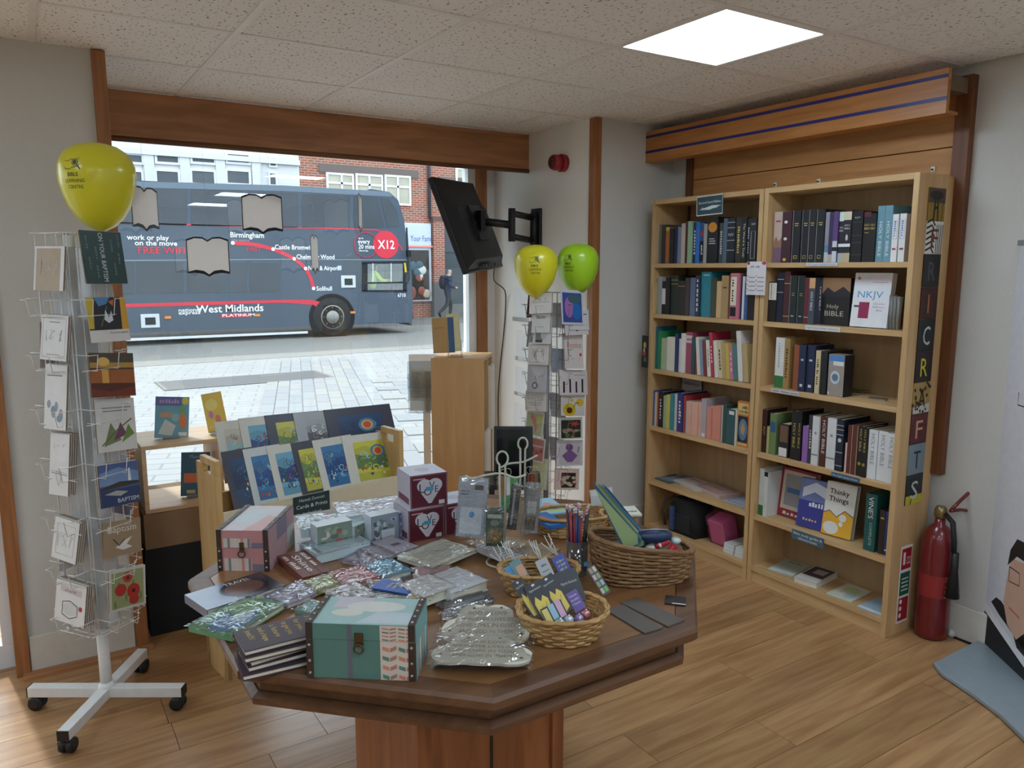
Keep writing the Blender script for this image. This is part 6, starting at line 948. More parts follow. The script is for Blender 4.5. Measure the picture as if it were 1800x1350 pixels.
def pack(lab, cat, pts, z, t, c, shapes=(), cel=True, group='wrapped stationery on the table', name='wrapped_notebook', pages=True, rough=.4):
    """lying thing: corners near-left, near-right, far-left (image) on its upper face"""
    zt = z+t; a, b, d = [onz(p[0], p[1], zt) for p in pts]; W, Hh = (b-a).length, (d-a).length; X = frame(a-V((0, 0, t-.0004)), b-a, d-a)
    o = slab(name, lab, cat, X, W, Hh, t, c, shapes, pages, group, rough=rough)
    if cel: cello(o, W, Hh, t)
    return o
def lines(c, x0, x1, y0, y1, n): return [('r', x0, y0+(y1-y0)*k/n, x0+(x1-x0)*(.7+.3*((k*5) % 3)/2), y0+(y1-y0)*k/n+.4*(y1-y0)/n*.25, c) for k in range(n)]
BRN = mat((58, 44, 38), .45); STUD = mat((170, 166, 156), .3, .8)
def keepsake(lab, X, W, D, h, cf, shf, ct, sht, cr, shr, lid=.28):
    """keepsake box: body and lid with printed faces, brown corner straps with studs, a metal clasp"""
    o = thing('keepsake_box', lab, 'box', X, 'keepsake boxes'); zl = h*(1-lid)
    MB().box(0, 0, 0, W, D, zl-.001).build('body', mat(cf, .55), o); l = MB().box(-.001, -.001, zl, W+.001, D+.001, h).build('lid', mat(cf, .55), o)
    decal('front_print', W, zl-.001, shf, o, frame((0, -.0002, 0), (1, 0, 0), (0, 0, 1))); decal('front_print', W, h-zl, shf, l, frame((0, -.0014, zl), (1, 0, 0), (0, 0, 1)))
    decal('side_print', D, h, [('r', 0, 0, 1, 1, cr)]+shr, l, frame((W+.0012, 0, 0), (0, 1, 0), (0, 0, 1))); decal('top_print', W, D, [('r', 0, 0, 1, 1, ct)]+sht, l, T(0, 0, h))
    for x in (0, W-.014):
        MB().box(x, -.003, .0, x+.014, -.0012, zl-.002).build('corner_strap', BRN, o); s = MB().box(x, -.003, zl, x+.014, -.0012, h+.002).box(x, -.003, h+.0012, x+.014, D+.003, h+.003).build('corner_strap', BRN, l)
        for k in range(5): MB().sphere((x+.007, D*(.08+.21*k), h+.003), .0035, STUD, 8, 5).build('stud', None, l)
        for z in (.012, zl*.45, zl*.85): MB().sphere((x+.007, -.003, z), .0035, STUD, 8, 5).build('stud', None, o)
    c_ = MB().box(W*.45, -.006, zl-.012, W*.53, -.002, zl+.016).build('clasp', mat((96, 80, 58), .35, .8), l); MB().tube([(W*.49+.01*math.cos(a), -.008, zl-.016+.01*math.sin(a)) for a in [k*.7 for k in range(9)]], .002, 6, None, True).build('clasp_ring', mat((96, 80, 58), .35, .8), c_)
    return o
# teal keepsake box, nearest
CH = [('r', .68, 0, 1, 1, (206, 190, 176))]+[('p', [(.70+.15*i, .05+.24*j), (.76+.15*i, .0+.24*j), (.76+.15*i, .1+.24*j), (.70+.15*i, .15+.24*j)], (206, 130, 110) if (i+j) % 2 else (90, 130, 112)) for i in range(2) for j in range(4)]+[('p', [(.77+.15*i, .0+.24*j), (.83+.15*i, .08+.24*j), (.83+.15*i, .18+.24*j), (.77+.15*i, .1+.24*j)], (170, 120, 104)) for i in range(2) for j in range(4)]
X, W, D, h = bxf((541, 1190), (731, 1197), (534.5, 1095), (589.5, 1049))
keepsake('teal keepsake box with a chevron stripe at the near edge of the table', X, W, D, h, (84, 122, 112), [('r', .38, 0, .42, 1, (100, 96, 110))]+CH, (158, 186, 182), [('r', .15, .6, .5, 1, (190, 184, 190)), ('e', .56, .66, .28, .2, (206, 204, 196)), ('e', .32, .42, .15, .14, (206, 202, 190)), ('p', [(.45, .05), (.95, .05), (.98, .45), (.6, .45)], (186, 196, 200))], (118, 160, 156), [('r', .1+.22*k, 0, .2+.22*k, .6, (206, 206, 196) if k % 2 else (196, 150, 134)) for k in range(4)])
X, W, D, h = bxf((384, 1003), (474, 1004), (380, 932.4), (438, 889))
keepsake('pink keepsake box with striped front at the left of the table', X, W, max(D, .16), h, (186, 128, 128), [('r', 0, 0, .66, .55, (196, 186, 176))]+[('r', .08+.13*k, 0, .13+.13*k, .55, [(206, 130, 116), (130, 124, 126), (206, 190, 170)][k % 3]) for k in range(5)]+[('r', .68, 0, 1, .3, (120, 110, 124))], (214, 206, 208), [('e', .4, .55, .3, .3, (206, 212, 214)), ('p', [(.5, 0), (1, 0), (1, .5), (.7, .6)], (214, 176, 174))], (176, 140, 142), [('r', .3, .55, .7, 1, (130, 118, 134)), ('r', .7, 0, 1, .6, (186, 184, 176))], .42)
# wooden block
X, W, D, h = bxf((488, 990), (533, 1029), (487, 977), (533, 965))
bk = MB().box(0, 0, 0, W, D, h).build('wooden_block', wood((124, 66, 50), (96, 48, 38), 0, 4, .5, 8, .02)); bk.matrix_world = X; tag(bk, 'reddish brown wooden block lettered Shine beside the pink box', 'wood block')
for k in (1, 2): MB().box(0, D*k/3, h, W, D*k/3+.0008, h+.0003).build('board_groove', mat((60, 30, 24), .6), bk)
decal('lettering', W, D, [('t', 'Rise and', .1, .72, .17, (222, 214, 206), 0, .6), ('t', 'Shine', .15, .36, .25, (226, 220, 214), 0, .7), ('t', 'for Jesus', .1, .08, .17, (222, 214, 206), 0, .6)], bk, T(0, 0, h))
# books lying at the left
pack('dark travel journal with an oval picture at the left edge of the table', 'book', ((364, 1073), (500, 1029), (344.6, 1040.5)), ZT, .022, (96, 104, 124), [('p', [(0, 0), (.4, 0), (.5, 1), (0, 1)], (120, 130, 152)), ('r', .5, 0, 1, 1, (52, 52, 60)), ('e', .62, .5, .3, .42, (40, 36, 40)), ('e', .62, .5, .24, .32, (92, 62, 52)), ('t', 'TRAVEL', .46, .78, .14, (206, 204, 200), 0, .34)], False, None, 'journal', True, .2)
gn = pack('green and blue patterned notebook in cellophane, nearest the left edge', 'notebook', ((408, 1117), (501.5, 1060), (366.7, 1084.6)), ZT+.004, .016, (96, 150, 110), [('e', .35, .4, .35, .35, (80, 130, 170)), ('e', .7, .6, .25, .3, (120, 170, 110)), ('e', .45, .35, .15, .15, (190, 210, 214))])
for k in range(5):
    a = onz(412, 1113, ZT+.012*5); b = onz(432.8, 1148, ZT+.012*5); d = onz(540, 1048, ZT+.012*5); ex = (b-a); ey = (d-a); zt = ZT+.0006+.0125*k
    X = M4.Translation((a.x+.002*((k*3) % 4-1.5), a.y+.003*((k*5) % 3-1), zt)) @ M4.Rotation(.035*((k*7) % 5-2)*(k < 4), 4, 'Z') @ frame((0, 0, 0), ex, ey)
    slab('journal', 'topmost purple-brown journal lettered I know the plans' if k == 4 else '%s purple-brown journal in the stack under the lettered one' % ('lowest', 'second lowest', 'middle', 'upper')[k], 'book', X, ex.length, ey.length*1.04, .0118, (66, 48, 60), [('t', s_, .12, .90-.115*j, .058, (206, 176, 84), 0, f) for j, (s_, f) in enumerate((('I know', .55), ('the plans', .6), ('I have', .5), ('for you...', .62), ('to give you', .62), ('a future', .6), ('and a hope', .66), ('Jeremiah 29:11', .45)))] if k == 4 else [], True, 'stack of purple-brown journals', spine='l')
# wrapped notebooks and cards in the middle: (label, near-left, near-right, far-left, lift, thickness, colour, shapes)
GL_ = (206, 204, 200)
for e in (
 ('purple and white patterned notebook in cellophane beside the green one', (505, 1063), (548, 1046), (478, 1040), .002, .012, (176, 170, 190), flowers([(130, 110, 150), (206, 206, 210)], 14)), ('lilac floral notebook in cellophane', (548, 1046), (580, 1030), (522, 1024), .004, .01, (186, 176, 196), flowers([(150, 130, 170), (214, 210, 216)], 12)), ('yellow-green cellophane notebook below the red one', (560, 1038), (612, 1022), (556, 1016), .006, .012, (176, 172, 96), flowers([(206, 196, 110), (150, 150, 80)], 10)),
 ('red notebook in cellophane', (612, 1030), (674, 1014), (584, 1006), .010, .014, (176, 60, 66), [('r', .1, .1, .5, .3, (214, 210, 206)), ('e', .7, .6, .14, .14, (206, 110, 110))]), ('light blue spiral notebook in cellophane', (678, 1015), (724, 1002), (642, 992), .014, .014, (84, 156, 184), [('e', .4, .6, .25, .2, (110, 180, 200)), ('r', .1, .1, .5, .14, (206, 190, 120))]), ('teal corner notebook under the lettered journal', (560, 1082), (590, 1065), (540, 1062), .0, .012, (110, 160, 150), []),
 ('leaf patterned white notebook in cellophane', (612, 1062), (665, 1044), (590, 1034), .012, .014, (206, 200, 196), [('e', .2+.2*(k % 4), .2+.22*(k//4), .05, .07, (110, 106, 112)) for k in range(14)]), ('grey striped notebook in cellophane', (664, 1058), (722, 1050), (632, 1024), .014, .014, (190, 190, 186), [('r', 0, .1*k, 1, .1*k+.03, (140, 142, 140)) for k in range(10)]),
 ('royal blue booklet with yellow lettering', (716, 1044), (736, 1028), (682, 1020), .032, .003, (42, 84, 160), [('t', 'Be strong and', .2, .6, .08, (206, 196, 110), 0, .6), ('t', 'courageous', .25, .45, .08, (206, 196, 110), 0, .5)]),
 ('pale pink notebook under cellophane at the middle', (735, 1024), (800, 1018), (712, 1000), .004, .02, (206, 170, 170), [('r', .2, .3, .8, .5, (190, 120, 126))]), ('thick white pad in cellophane', (745, 1050), (800, 1030), (720, 1022), .010, .026, (222, 218, 212), [('r', .1, .2, .9, .24, (190, 186, 190))]), ('white wrapped notepad with bright reflections', (795, 1043), (858, 1020), (768, 1010), .004, .028, (226, 226, 226), [('r', .1, .7, .9, .74, (190, 190, 194))]), ('cream ribboned notepad behind the teal box', (720, 1052), (758, 1048), (716, 1036), .02, .012, (214, 196, 160), []),
 ('purple wrapped cards, left of the row', (600, 985), (640, 992), (612, 952), .0, .01, (150, 130, 160), [('r', .1, .1, .9, .8, (190, 180, 190))]), ('grey-lilac wrapped cards, second of the row', (640, 992), (690, 985), (640, 958), .005, .01, (170, 160, 176), [('r', .15, .2, .8, .8, (196, 188, 196)), ('r', .3, .4, .6, .5, (120, 100, 130))]), ('lilac plaque cards, third of the row', (672, 982), (718, 968), (668, 952), .012, .008, (186, 176, 186), [('r', .2, .3, .8, .7, (200, 192, 200))]), ('lilac tag cards near the love boxes', (700, 972), (736, 960), (690, 946), .018, .008, (196, 188, 196), [('r', .3, .4, .7, .55, (110, 90, 120))]),
 ('cream notebook of lined script propped by the love boxes', (760, 998), (838, 965), (734, 968), .016, .012, (212, 208, 190), lines((130, 128, 116), .12, .88, .2, .85, 8)), ('black wrapped bookmark pack', (790, 1075), (868, 1052), (774, 1060), .0, .012, (70, 70, 78), [('r', .1, .3, .9, .6, (130, 130, 136))]), ('grey wrapped keyring pack', (784, 1085), (860, 1064), (776, 1076), .013, .006, (110, 108, 112), [('r', .05, .3, .8, .6, (170, 168, 168))])):
    pack(e[0], 'notebook' if 'card' not in e[0] else 'cards', e[1:4], ZT+e[4], e[5], e[6], e[7], e[6] != (42, 84, 160), name='wrapped_notebook' if 'card' not in e[0] else 'wrapped_cards')
# floral notecard boxes
def cbox(lab, bl, br, tl, tb, c, shapes, ctop, z=ZT, cat='box', name='notecard_box', group='floral notecard boxes', Dm=None, side=None, tops=()):
    X, W, D, h = bxf(bl, br, tl, tb, z); D = Dm or max(D, .02)
    o = MB().box(0, 0, 0, W, D, h).build(name, mat(ctop, .4)); o.matrix_world = X; tag(o, lab, cat, group)
    decal('front_print', W, h, [('r', 0, 0, 1, 1, c)]+shapes, o, frame((0, 0, 0), (1, 0, 0), (0, 0, 1)))
    if side: decal('side_print', D, h, side, o, frame((0, D, 0), (0, -1, 0), (0, 0, 1)))
    if tops: decal('top_print', W, D, tops, o, T(0, 0, h))
    return o, X, W, D, h
cbox('floral notecard box with red roses, nearest of the white-topped boxes', (559, 976), (620, 962), (555.6, 927), (574, 913), (126, 140, 126), flowers([(180, 90, 80), (90, 110, 90), (150, 160, 140), (206, 190, 180)], 26), (206, 216, 220))
cbox('floral notecard box turned edge-on in the middle', (624, 962), (650, 950), (614, 926), (640, 910), (120, 136, 120), flowers([(170, 90, 80), (80, 110, 90), (160, 160, 150)], 16), (210, 218, 222))
cbox('blue floral notecard box with a white label', (653, 962), (701, 951), (647, 909), (660, 898), (140, 150, 164), flowers([(70, 90, 130), (110, 130, 120), (190, 190, 190), (90, 90, 100)], 34)+[('r', .36, .12, .84, .5, (196, 200, 206))]+lines((120, 130, 150), .4, .8, .18, .46, 4), (206, 214, 222))
cbox('small blue floral box beside the love boxes', (702, 948), (716, 944), (700, 902), (712, 893), (110, 120, 150), flowers([(60, 80, 130), (170, 176, 190)], 12), (200, 206, 220))
for k, (pts, lab) in enumerate(((((527, 955), (556, 975), (540, 922)), 'white glossy wallet leaning behind the pink box, lower one'), (((529, 930), (576, 925), (558, 905)), 'white glossy wallet lying on top of the pair'), (((574, 922), (640, 906), (580, 908)), 'long white glossy wallet behind the floral boxes'))):
    pack(lab, 'wallet', pts, ZT+.03*(k > 0)+.002, .03 if k < 2 else .05, (196, 214, 218), [('r', .05, .05, .95, .12, (120, 150, 150))], True, 'white glossy wallets', 'card_wallet', False, .15)
pack('large white patterned gift wrap pack at the back of the table', 'gift wrap', ((604, 908), (722, 893), (582, 885)), ZT+.055, .012, (200, 204, 212), [('e', (.05+.13*k) % 1, (.1+.37*k) % .95, .02, .03, [(226, 226, 230), (206, 190, 150), (170, 176, 186)][k % 3]) for k in range(34)], True, None, 'gift_wrap_pack', False, .2)
# LOVE mug boxes
LV = [('l', [(.02, .02), (.98, .02), (.98, .98), (.02, .98), (.02, .02)], .008, (206, 180, 180)), ('e', .38, .66, .2, .2, (196, 190, 196)), ('e', .66, .66, .2, .2, (196, 190, 196)), ('p', [(.19, .6), (.85, .6), (.56, .12), (.48, .12)], (196, 190, 196)), ('t', 'L', .24, .46, .28, (50, 30, 36)), ('t', 'O', .36, .36, .24, (50, 30, 36)), ('t', 'V', .5, .56, .22, (50, 30, 36)), ('t', 'E', .66, .44, .2, (50, 30, 36)), ('r', .42, .5, .62, .62, (70, 150, 190)), ('r', .76, .06, .92, .18, (214, 206, 206)), ('r', .08, .86, .4, .9, (190, 150, 156))]
LS = [('r', 0, 0, 1, 1, (196, 190, 200)), ('r', .1, .1, .9, .3, (120, 60, 80))]
X, W, D, h = bxf((719, 956), (781, 944), (715.6, 908), (730, 898))
S_ = W
def mug(lab, X0, s):
    o = MB().box(0, 0, 0, s, s, s*.86).build('mug_box', mat((92, 30, 46), .35)); o.matrix_world = X0; tag(o, lab, 'box', 'maroon mug boxes'); decal('front_print', s, s*.86, LV, o, frame((0, 0, 0), (1, 0, 0), (0, 0, 1))); decal('side_print', s, s*.86, LS, o, frame((0, s, 0), (0, -1, 0), (0, 0, 1))); decal('top_print', s, s, [('r', .01, .01, .99, .99, (206, 206, 216)), ('e', .5, .5, .2, .2, (190, 186, 196))], o, T(0, 0, s*.86)); return o
mug('maroon love mug box, lower left of three', X, S_); mug('maroon love mug box behind the hanging packet, lower right of three', X @ T(S_+.006, .004, 0), S_); mug('maroon love mug box stacked on top of the others', X @ T(.012, .01, S_*.86+.001, -.06), S_*1.02)
# cloud plaques
def cloud(lab, pts, z, text, tilt):
    a, b, d = [onz(p[0], p[1], z) for p in pts]; W, Hh = (b-a).length, (d-a).length; X = frame(a, b-a, d-a) @ M4.Rotation(tilt, 4, 'X'); po = []
    lobes = [(.18, .32, .19, .3), (.35, .66, .2, .32), (.62, .68, .2, .3), (.82, .34, .19, .31)]
    for k in range(40):
        a_ = -math.pi*.0+2*math.pi*k/40; dx, dy = math.cos(a_), math.sin(a_); best = .1
        for (cx, cy, rx, ry) in lobes+[(.5, .3, .42, .27)]:
            for s in range(1, 60):
                t = s/60; x, y = .5+dx*t, .42+dy*t
                if ((x-cx)/rx)**2+((y-cy)/ry)**2 < 1: best = max(best, t)
        po.append(((.5+dx*best)*W, (.42+dy*best)*Hh))
    o = MB().prism(po, 0, .006, mat((206, 200, 182), .5)).build('cloud_plaque', None); o.matrix_world = X; tag(o, lab, 'plaque', 'cloud shaped plaques')
    decal('lettering', W, Hh, [('t', s_, x, y, .09, (130, 112, 84), 0, f) for s_, x, y, f in text]+[('e', x, y, .018, .025, (110, 92, 60)) for x, y in ((.34, .86), (.66, .88), (.1, .3), (.9, .25))], o, T(0, 0, .006)); cello(o, W, Hh, .006, .004, 4, .0012); return o
TXT = [('GOD IS LOVE', .27, .70, .46), ('WHOEVER LIVES IN', .2, .55, .6), ('LOVE LIVES IN GOD', .17, .40, .66), ('AND GOD IN THEM', .2, .25, .6)]
for k in range(3): pack(('lowest', 'middle', 'upper')[k]+' grey card tag under the cloud plaques', 'card', ((764+4*k, 1172-3*k), (925, 1172-4*k), (768, 1145-3*k)), ZT+.005*k, .004, (84, 80, 80), [], True, 'grey tags under the plaques', 'card_tag', False)
cloud('cream cloud plaque reading God is love, upper of the pair', ((770, 1136), (932, 1138), (782, 1075)), ZT+.022, TXT, .10)
cloud('cream cloud plaque reading God is love, nearer of the pair', ((752, 1170), (934, 1176), (762, 1122)), ZT+.026, TXT, .06)
# oval wicker baskets
WK = wood((196, 156, 100), (160, 118, 68), 0, 6, .55, 4, .05); WKD = mat((150, 108, 62), .6, 0, .3, 60)
def weave(par, outline, h, rows, flare, m, top=None, r=.0042, n=72, stakes=24):
    """woven wall: wavy strands alternately in front of and behind upright stakes"""
    def pt(t, z, off):
        k = t*len(outline); i = int(k) % len(outline); f = k-int(k); a, b = V(outline[i]), V(outline[(i+1) % len(outline)]); p = a.lerp(b, f); q = p.normalized(); zz = z*(top(t) if top else 1)
        return V((p.x*(1+flare*z/h)+q.x*off, p.y*(1+flare*z/h)+q.y*off, zz))
    for k in range(rows):
        z = h*(k+.5)/rows; MB().tube([pt(i/n, z, .0032*math.sin(i*math.pi*stakes/n+(k % 2)*math.pi)) for i in range(n)], r*.8, 5, m, True).build('woven_strand', None, par)
    st_ = MB()
    for s in range(stakes): st_.tube([pt(s/stakes, .002, 0), pt(s/stakes, h*.5, 0), pt(s/stakes, h, 0)], r*.6, 5, m)
    st_.build('stakes', None, par); st_ = par.children[-1]
    for s in (0, 1): MB().tube([pt(i/n, h+.003, .004*math.cos(i*math.pi*2*10/n+s*math.pi)) for i in range(n)], r*1.05, 6, m, True).build('rim_braid', None, par)
    MB().prism([tuple(V(p)*.97) for p in outline], .002, .006, m).build('basket_base', None, par)
def ov(a, b, n=28, p=2.4): return [(a*abs(math.cos(t))**(2/p)*(1 if math.cos(t) > 0 else -1), b*abs(math.sin(t))**(2/p)*(1 if math.sin(t) > 0 else -1), 0) for t in [2*math.pi*k/n for k in range(n)]]
def basket(lab, c, a, b, h, rz, flare, rows, m, top=None, r=.0042, stakes=24, n=72):
    o = thing('wicker_basket', lab, 'basket', T(c[0], c[1], ZT+.0006, rz), 'wicker baskets'); weave(o, [(x, y, 0) for x, y, _ in ov(a, b)], h, rows, flare, m, top, r, n, stakes); return o
bf = onz(988, 1116, ZT); bbk = onz(955, 1040, ZT)
basket('oval wicker basket of bookmarks nearest the table corner', bf, .078, .066, .066, -.55, .32, 8, WK); basket('oval wicker basket behind the nearest one', bbk+V((-.005, .015, 0)), .082, .055, .06, -.5, .28, 7, WK)
bg_ = onz(1146, 1030, ZT)
BT = lambda t: .95+.24*math.cos(2*math.pi*t+math.pi*.95)
WK2 = wood((150, 112, 72), (112, 78, 46), 0, 6, .6, 4, .05)
basket('large brown wicker basket of pens and kites at the right of the table', bg_+V((.02, .07, 0)), .128, .082, .105, -.42, .12, 11, WK2, BT, .006, 26)
basket('small wicker tray basket behind the pencil cup', onz(1010, 945, ZT)+V((.03, .05, 0)), .11, .07, .06, -.4, .15, 6, WK)
basket('pale wicker basket at the back beside the large one', V((1.60, 1.86, 0)), .05, .045, .055, -.4, .15, 6, WK)
# bookmarks standing in the baskets: frame from image corners on a leaning vertical plane
def stand(lab, name, cat, bl, br, tl, P, lean, c, shapes, t=.0012, group=None, cel=False, zmin=None):
    f = V((_F.x, _F.y, 0)).normalized(); N = (-f+V((0, 0, lean))).normalized()
    for q in range(40):      # keep the foot above the table top
        if min(onpl(*bl, P, N).z, onpl(*br, P, N).z) > ZT+.008: break
        s_ = .03; dx, dy = (tl[0]-bl[0])*s_, (tl[1]-bl[1])*s_; bl = (bl[0]+dx, bl[1]+dy); br = (br[0]+dx, br[1]+dy)
    o = quad(name, lab, cat, bl, br, tl, P, N, t, c, shapes, False, group, prim=1)
    if cel: q = (onpl(*br, P, N)-onpl(*bl, P, N)).length, (onpl(*tl, P, N)-onpl(*bl, P, N)).length; cello(o, q[0], q[1], t, .004)
    return o
FH = V((_F.x, _F.y, 0)).normalized()
BMK = 'bookmarks in the oval baskets'
def tassels(o, W, Hh, n):
    r = random.Random(n)
    for k in range(n): x = W*(.3+.4*r.random()); MB().tube([(x, Hh, .001), (x+.02*(r.random()-.6), Hh+.025, .004), (x+.05*(r.random()-.7), Hh+.045+.02*r.random(), .002+.01*r.random())], .0016, 4).build('tassel', mat((206, 204, 198), .7), o)
for lab, bl, br, tl, dd, c, sh, ns in (
 ('bright blue bookmark pack with white tassels at the left', (912, 1052), (930, 1052), (884, 1000), .01, (80, 156, 206), [('p', [(0, 0), (1, 0), (1, .4), (0, .3)], (60, 120, 180))], 5), ('teal bookmark pack with an orange panel and tassels', (928, 1050), (950, 1046), (894, 990), .005, (92, 136, 146), [('r', .3, .3, .95, .75, (206, 156, 120)), ('t', 'HOPE', .4, .82, .06, (206, 150, 110), 0, .4)], 6), ('grey lettered bookmark pack with white tassels', (965, 1040), (985, 1030), (940, 988), .012, (176, 178, 180), [('t', 'Trust', .3, .7, .1, (60, 60, 64), 0, .5), ('r', .2, .5, .8, .53, (90, 90, 94))], 6), ('royal blue bookmark pack with gold words', (990, 1022), (1013, 1016), (969, 982), .02, (50, 66, 160), [('t', s_, .2, .72-.17*j, .1, (196, 190, 110), 0, .6) for j, s_ in enumerate(('The Lord is', 'my light', 'and my'))], 5)):
    o = stand(lab, 'bookmark', 'bookmark', bl, br, tl, bbk+FH*dd+V((0, 0, .0)), .5, c, sh, .008, BMK); me = o.data; W = max(v.co.x for v in me.vertices); Hh = max(v.co.y for v in me.vertices); tassels(o, W, Hh, ns)
YF = [('p', [(.15, .05), (.5, .02), (.85, .1), (.9, .5), (.7, .62), (.5, .5), (.3, .66), (.12, .5)], (222, 196, 80)), ('l', [(.3, .2), (.45, .4), (.6, .3), (.75, .45)], .05, (190, 150, 40)), ('t', 'Magnetic Bookmark', .15, .8, .05, (206, 206, 206), 0, .7), ('e', .5, .93, .1, .03, (206, 206, 206))]
for lab, bl, br, tl, dd, c, sh in (
 ('black magnetic bookmark card with yellow petals, leftmost', (938, 1088), (960, 1082), (898, 1026), .0, (28, 26, 28), YF), ('black magnetic bookmark card with yellow petals, second', (955, 1098), (985, 1085), (920, 1032), -.012, (28, 26, 28), YF), ('black magnetic bookmark card with yellow petals, third', (985, 1085), (1010, 1070), (945, 1022), .004, (28, 26, 28), YF), ('wide black bookmark card at the back of the near basket', (985, 1070), (1030, 1050), (965, 1012), .03, (26, 25, 27), [('t', 'Magnetic Bookmark', .3, .6, .08, (190, 190, 190), .0, .6)]), ('violet bookmark card with white words', (1012, 1078), (1032, 1070), (994, 1045), .012, (98, 70, 150), [('t', s_, .12, .74-.2*j, .11, (214, 206, 226), 0, .7) for j, s_ in enumerate(('I know', 'the plans', 'I have'))]), ('black card of three pastel bookmarks in front', (965, 1104), (1005, 1092), (949, 1072), -.03, (30, 28, 30), [('r', .04, .04, .30, .92, (214, 196, 110)), ('r', .36, .1, .62, 1.0, (150, 186, 206)), ('r', .68, .15, .94, 1.05, (206, 160, 190))])):
    stand(lab, 'bookmark', 'bookmark', bl, br, tl, bf+FH*dd, .55, c, sh, .0015, BMK)
for k, (px, py, c) in enumerate(((985, 1096, (150, 190, 186)), (1000, 1090, (190, 200, 206)), (1018, 1088, (150, 120, 186)), (1030, 1080, (214, 110, 110)))):
    p = onz(px, py, ZT+.04); o = thing('rubber_toy', ('green-clear', 'clear', 'violet', 'coral')[k]+' wrapped rubber shape in the nearest oval basket', 'toy', T(*p), 'small wrapped shapes'); MB().sphere((0, 0, 0), (.012, .012, .011), mat(c, .3), 10, 7).build('shape', None, o); MB().sphere((0, 0, .001), (.015, .015, .014), CELL, 8, 6).build('wrapper', None, o)
stand('dark strip of small coloured pictures leaning in the near basket', 'sticker_strip', 'stickers', (1060, 1048), (1074, 1040), (1031, 1000), bf+V((.1, .05, .0)), .6, (50, 40, 34), [('r', .1, .06+.24*k, .45, .24+.24*k, [(176, 176, 150), (120, 150, 80), (190, 160, 170), (150, 130, 100)][k]) for k in range(4)]+[('r', .55, .06+.24*k, .9, .24+.24*k, [(90, 170, 70), (150, 160, 190), (130, 150, 90), (190, 180, 150)][k]) for k in range(4)], .002)
# pencil cup
pc = onz(1014, 1008, ZT); cup = thing('pencil_cup', 'clear tumbler full of pencils between the baskets', 'cup', T(pc.x, pc.y, ZT+.0006)); cr_ = .031
MB().lathe([(cr_*.9, 0), (cr_*.92, .004), (cr_, .10), (cr_*.96, .10), (cr_*.88, .006)], 24, glassy((210, 206, 216), .1, .02, .05)).build('tumbler', None, cup); MB().box(.0, -cr_*1.02, .03, .02, -cr_*1.0, .042).build('price_label', mat((110, 160, 200), .5), cup)
for k in range(26):
    r = random.Random(k); a = r.random()*6.28; q = cr_*.75*math.sqrt(r.random()); b0 = V((q*math.cos(a)*.7, q*math.sin(a)*.7, .01)); b1 = V((q*math.cos(a)*1.35, q*math.sin(a)*1.35, .165+.022*r.random())); d = (b1-b0).normalized(); c = [(60, 90, 70), (150, 120, 40), (40, 36, 44), (170, 50, 60), (110, 60, 70), (50, 60, 110), (30, 30, 34)][k % 7]
    o = thing('pencil', '%s pencil in the clear tumbler' % ('green', 'mustard', 'black', 'red', 'plum', 'blue', 'dark')[k % 7], 'pencil', T(pc.x, pc.y, ZT+.0006), 'pencils in the tumbler'); MB().tube([b0, b1], .0034, 6, mat(c, .4)).build('barrel', None, o); MB().tube([b1, b1+d*.007], .0036, 6, mat((190, 186, 180), .3, .7)).build('ferrule', None, o); MB().tube([b1+d*.007, b1+d*.014], .0035, 6, mat([(206, 130, 150), (214, 206, 206), (206, 190, 190)][k % 3], .6)).build('eraser', None, o)
# wire key ring stand
KW = mat((190, 188, 172), .4); kc = onz(905, 985, ZT); ks = thing('key_ring_stand', 'cream wire stand with loop tops holding key rings', 'stand', T(kc.x, kc.y, ZT+.0006))
def kp(px, py, dd=0): return onpl(px, py, kc+FH*dd, FH)-V((kc.x, kc.y, ZT+.0006))
def loopw(name, top, bot, dd, rad):
    c = kp(*top, dd); pts = [c+_R*(rad*math.sin(a))+V((0, 0, rad*1.3*math.cos(a))) for a in [-2.6+5.2*k/14 for k in range(15)]]; b = kp(*bot, dd); b.z = max(b.z, .004)
    MB().tube([b-_R*.006]+[pts[0]]+pts+[b+_R*.006], .0032, 6, KW).build(name, None, ks)
loopw('loop_upright', (883, 806), (884, 950), -.05, .016); loopw('loop_upright', (919, 780), (918, 940), .05, .014)
for dd, pts in ((-.05, ((818, 836), (830, 842), (850, 836), (882, 832), (905, 840), (925, 834))), (.05, ((880, 822), (895, 815), (920, 812), (945, 800))), (-.05, ((822, 935), (845, 945), (880, 905))), (.05, ((905, 870), (940, 868), (950, 862)))): MB().tube(smooth([kp(*p, dd) for p in pts], 3), .0032, 6, KW).build('hook_arm', None, ks)
MB().tube(smooth([(.09*math.cos(a), .06*math.sin(a), .004) for a in [k*.6 for k in range(10)]], 2), .0035, 6, KW).build('base_wire', None, ks)
for k, (px, py) in enumerate(((930, 822), (936, 822), (942, 823), (885, 828), (893, 827))):
    o = thing('key_ring', ('front right', 'middle right', 'rear right', 'left', 'inner left')[k]+' metal key ring on the wire stand', 'key ring', T(kc.x, kc.y, ZT+.0006), 'key rings'); c = kp(px, py, .05 if k < 3 else -.05); MB().tube([c+_R*.009*math.cos(a)+V((0, 0, .011*math.sin(a)-.008))+FH*.003*k for a in [j*.524 for j in range(12)]], .0011, 5, mat((190, 180, 150), .25, .9), True).build('ring', None, o); MB().box(-.006, -.0015, -.075, .006, .0015, -.022, None, M4.Translation(c+FH*.003*k)).build('fob', mat([(110, 60, 40), (150, 60, 50), (120, 90, 60), (170, 120, 70), (200, 200, 196)][k], .5), o)
G_ = 'packets hanging on the wire stand'
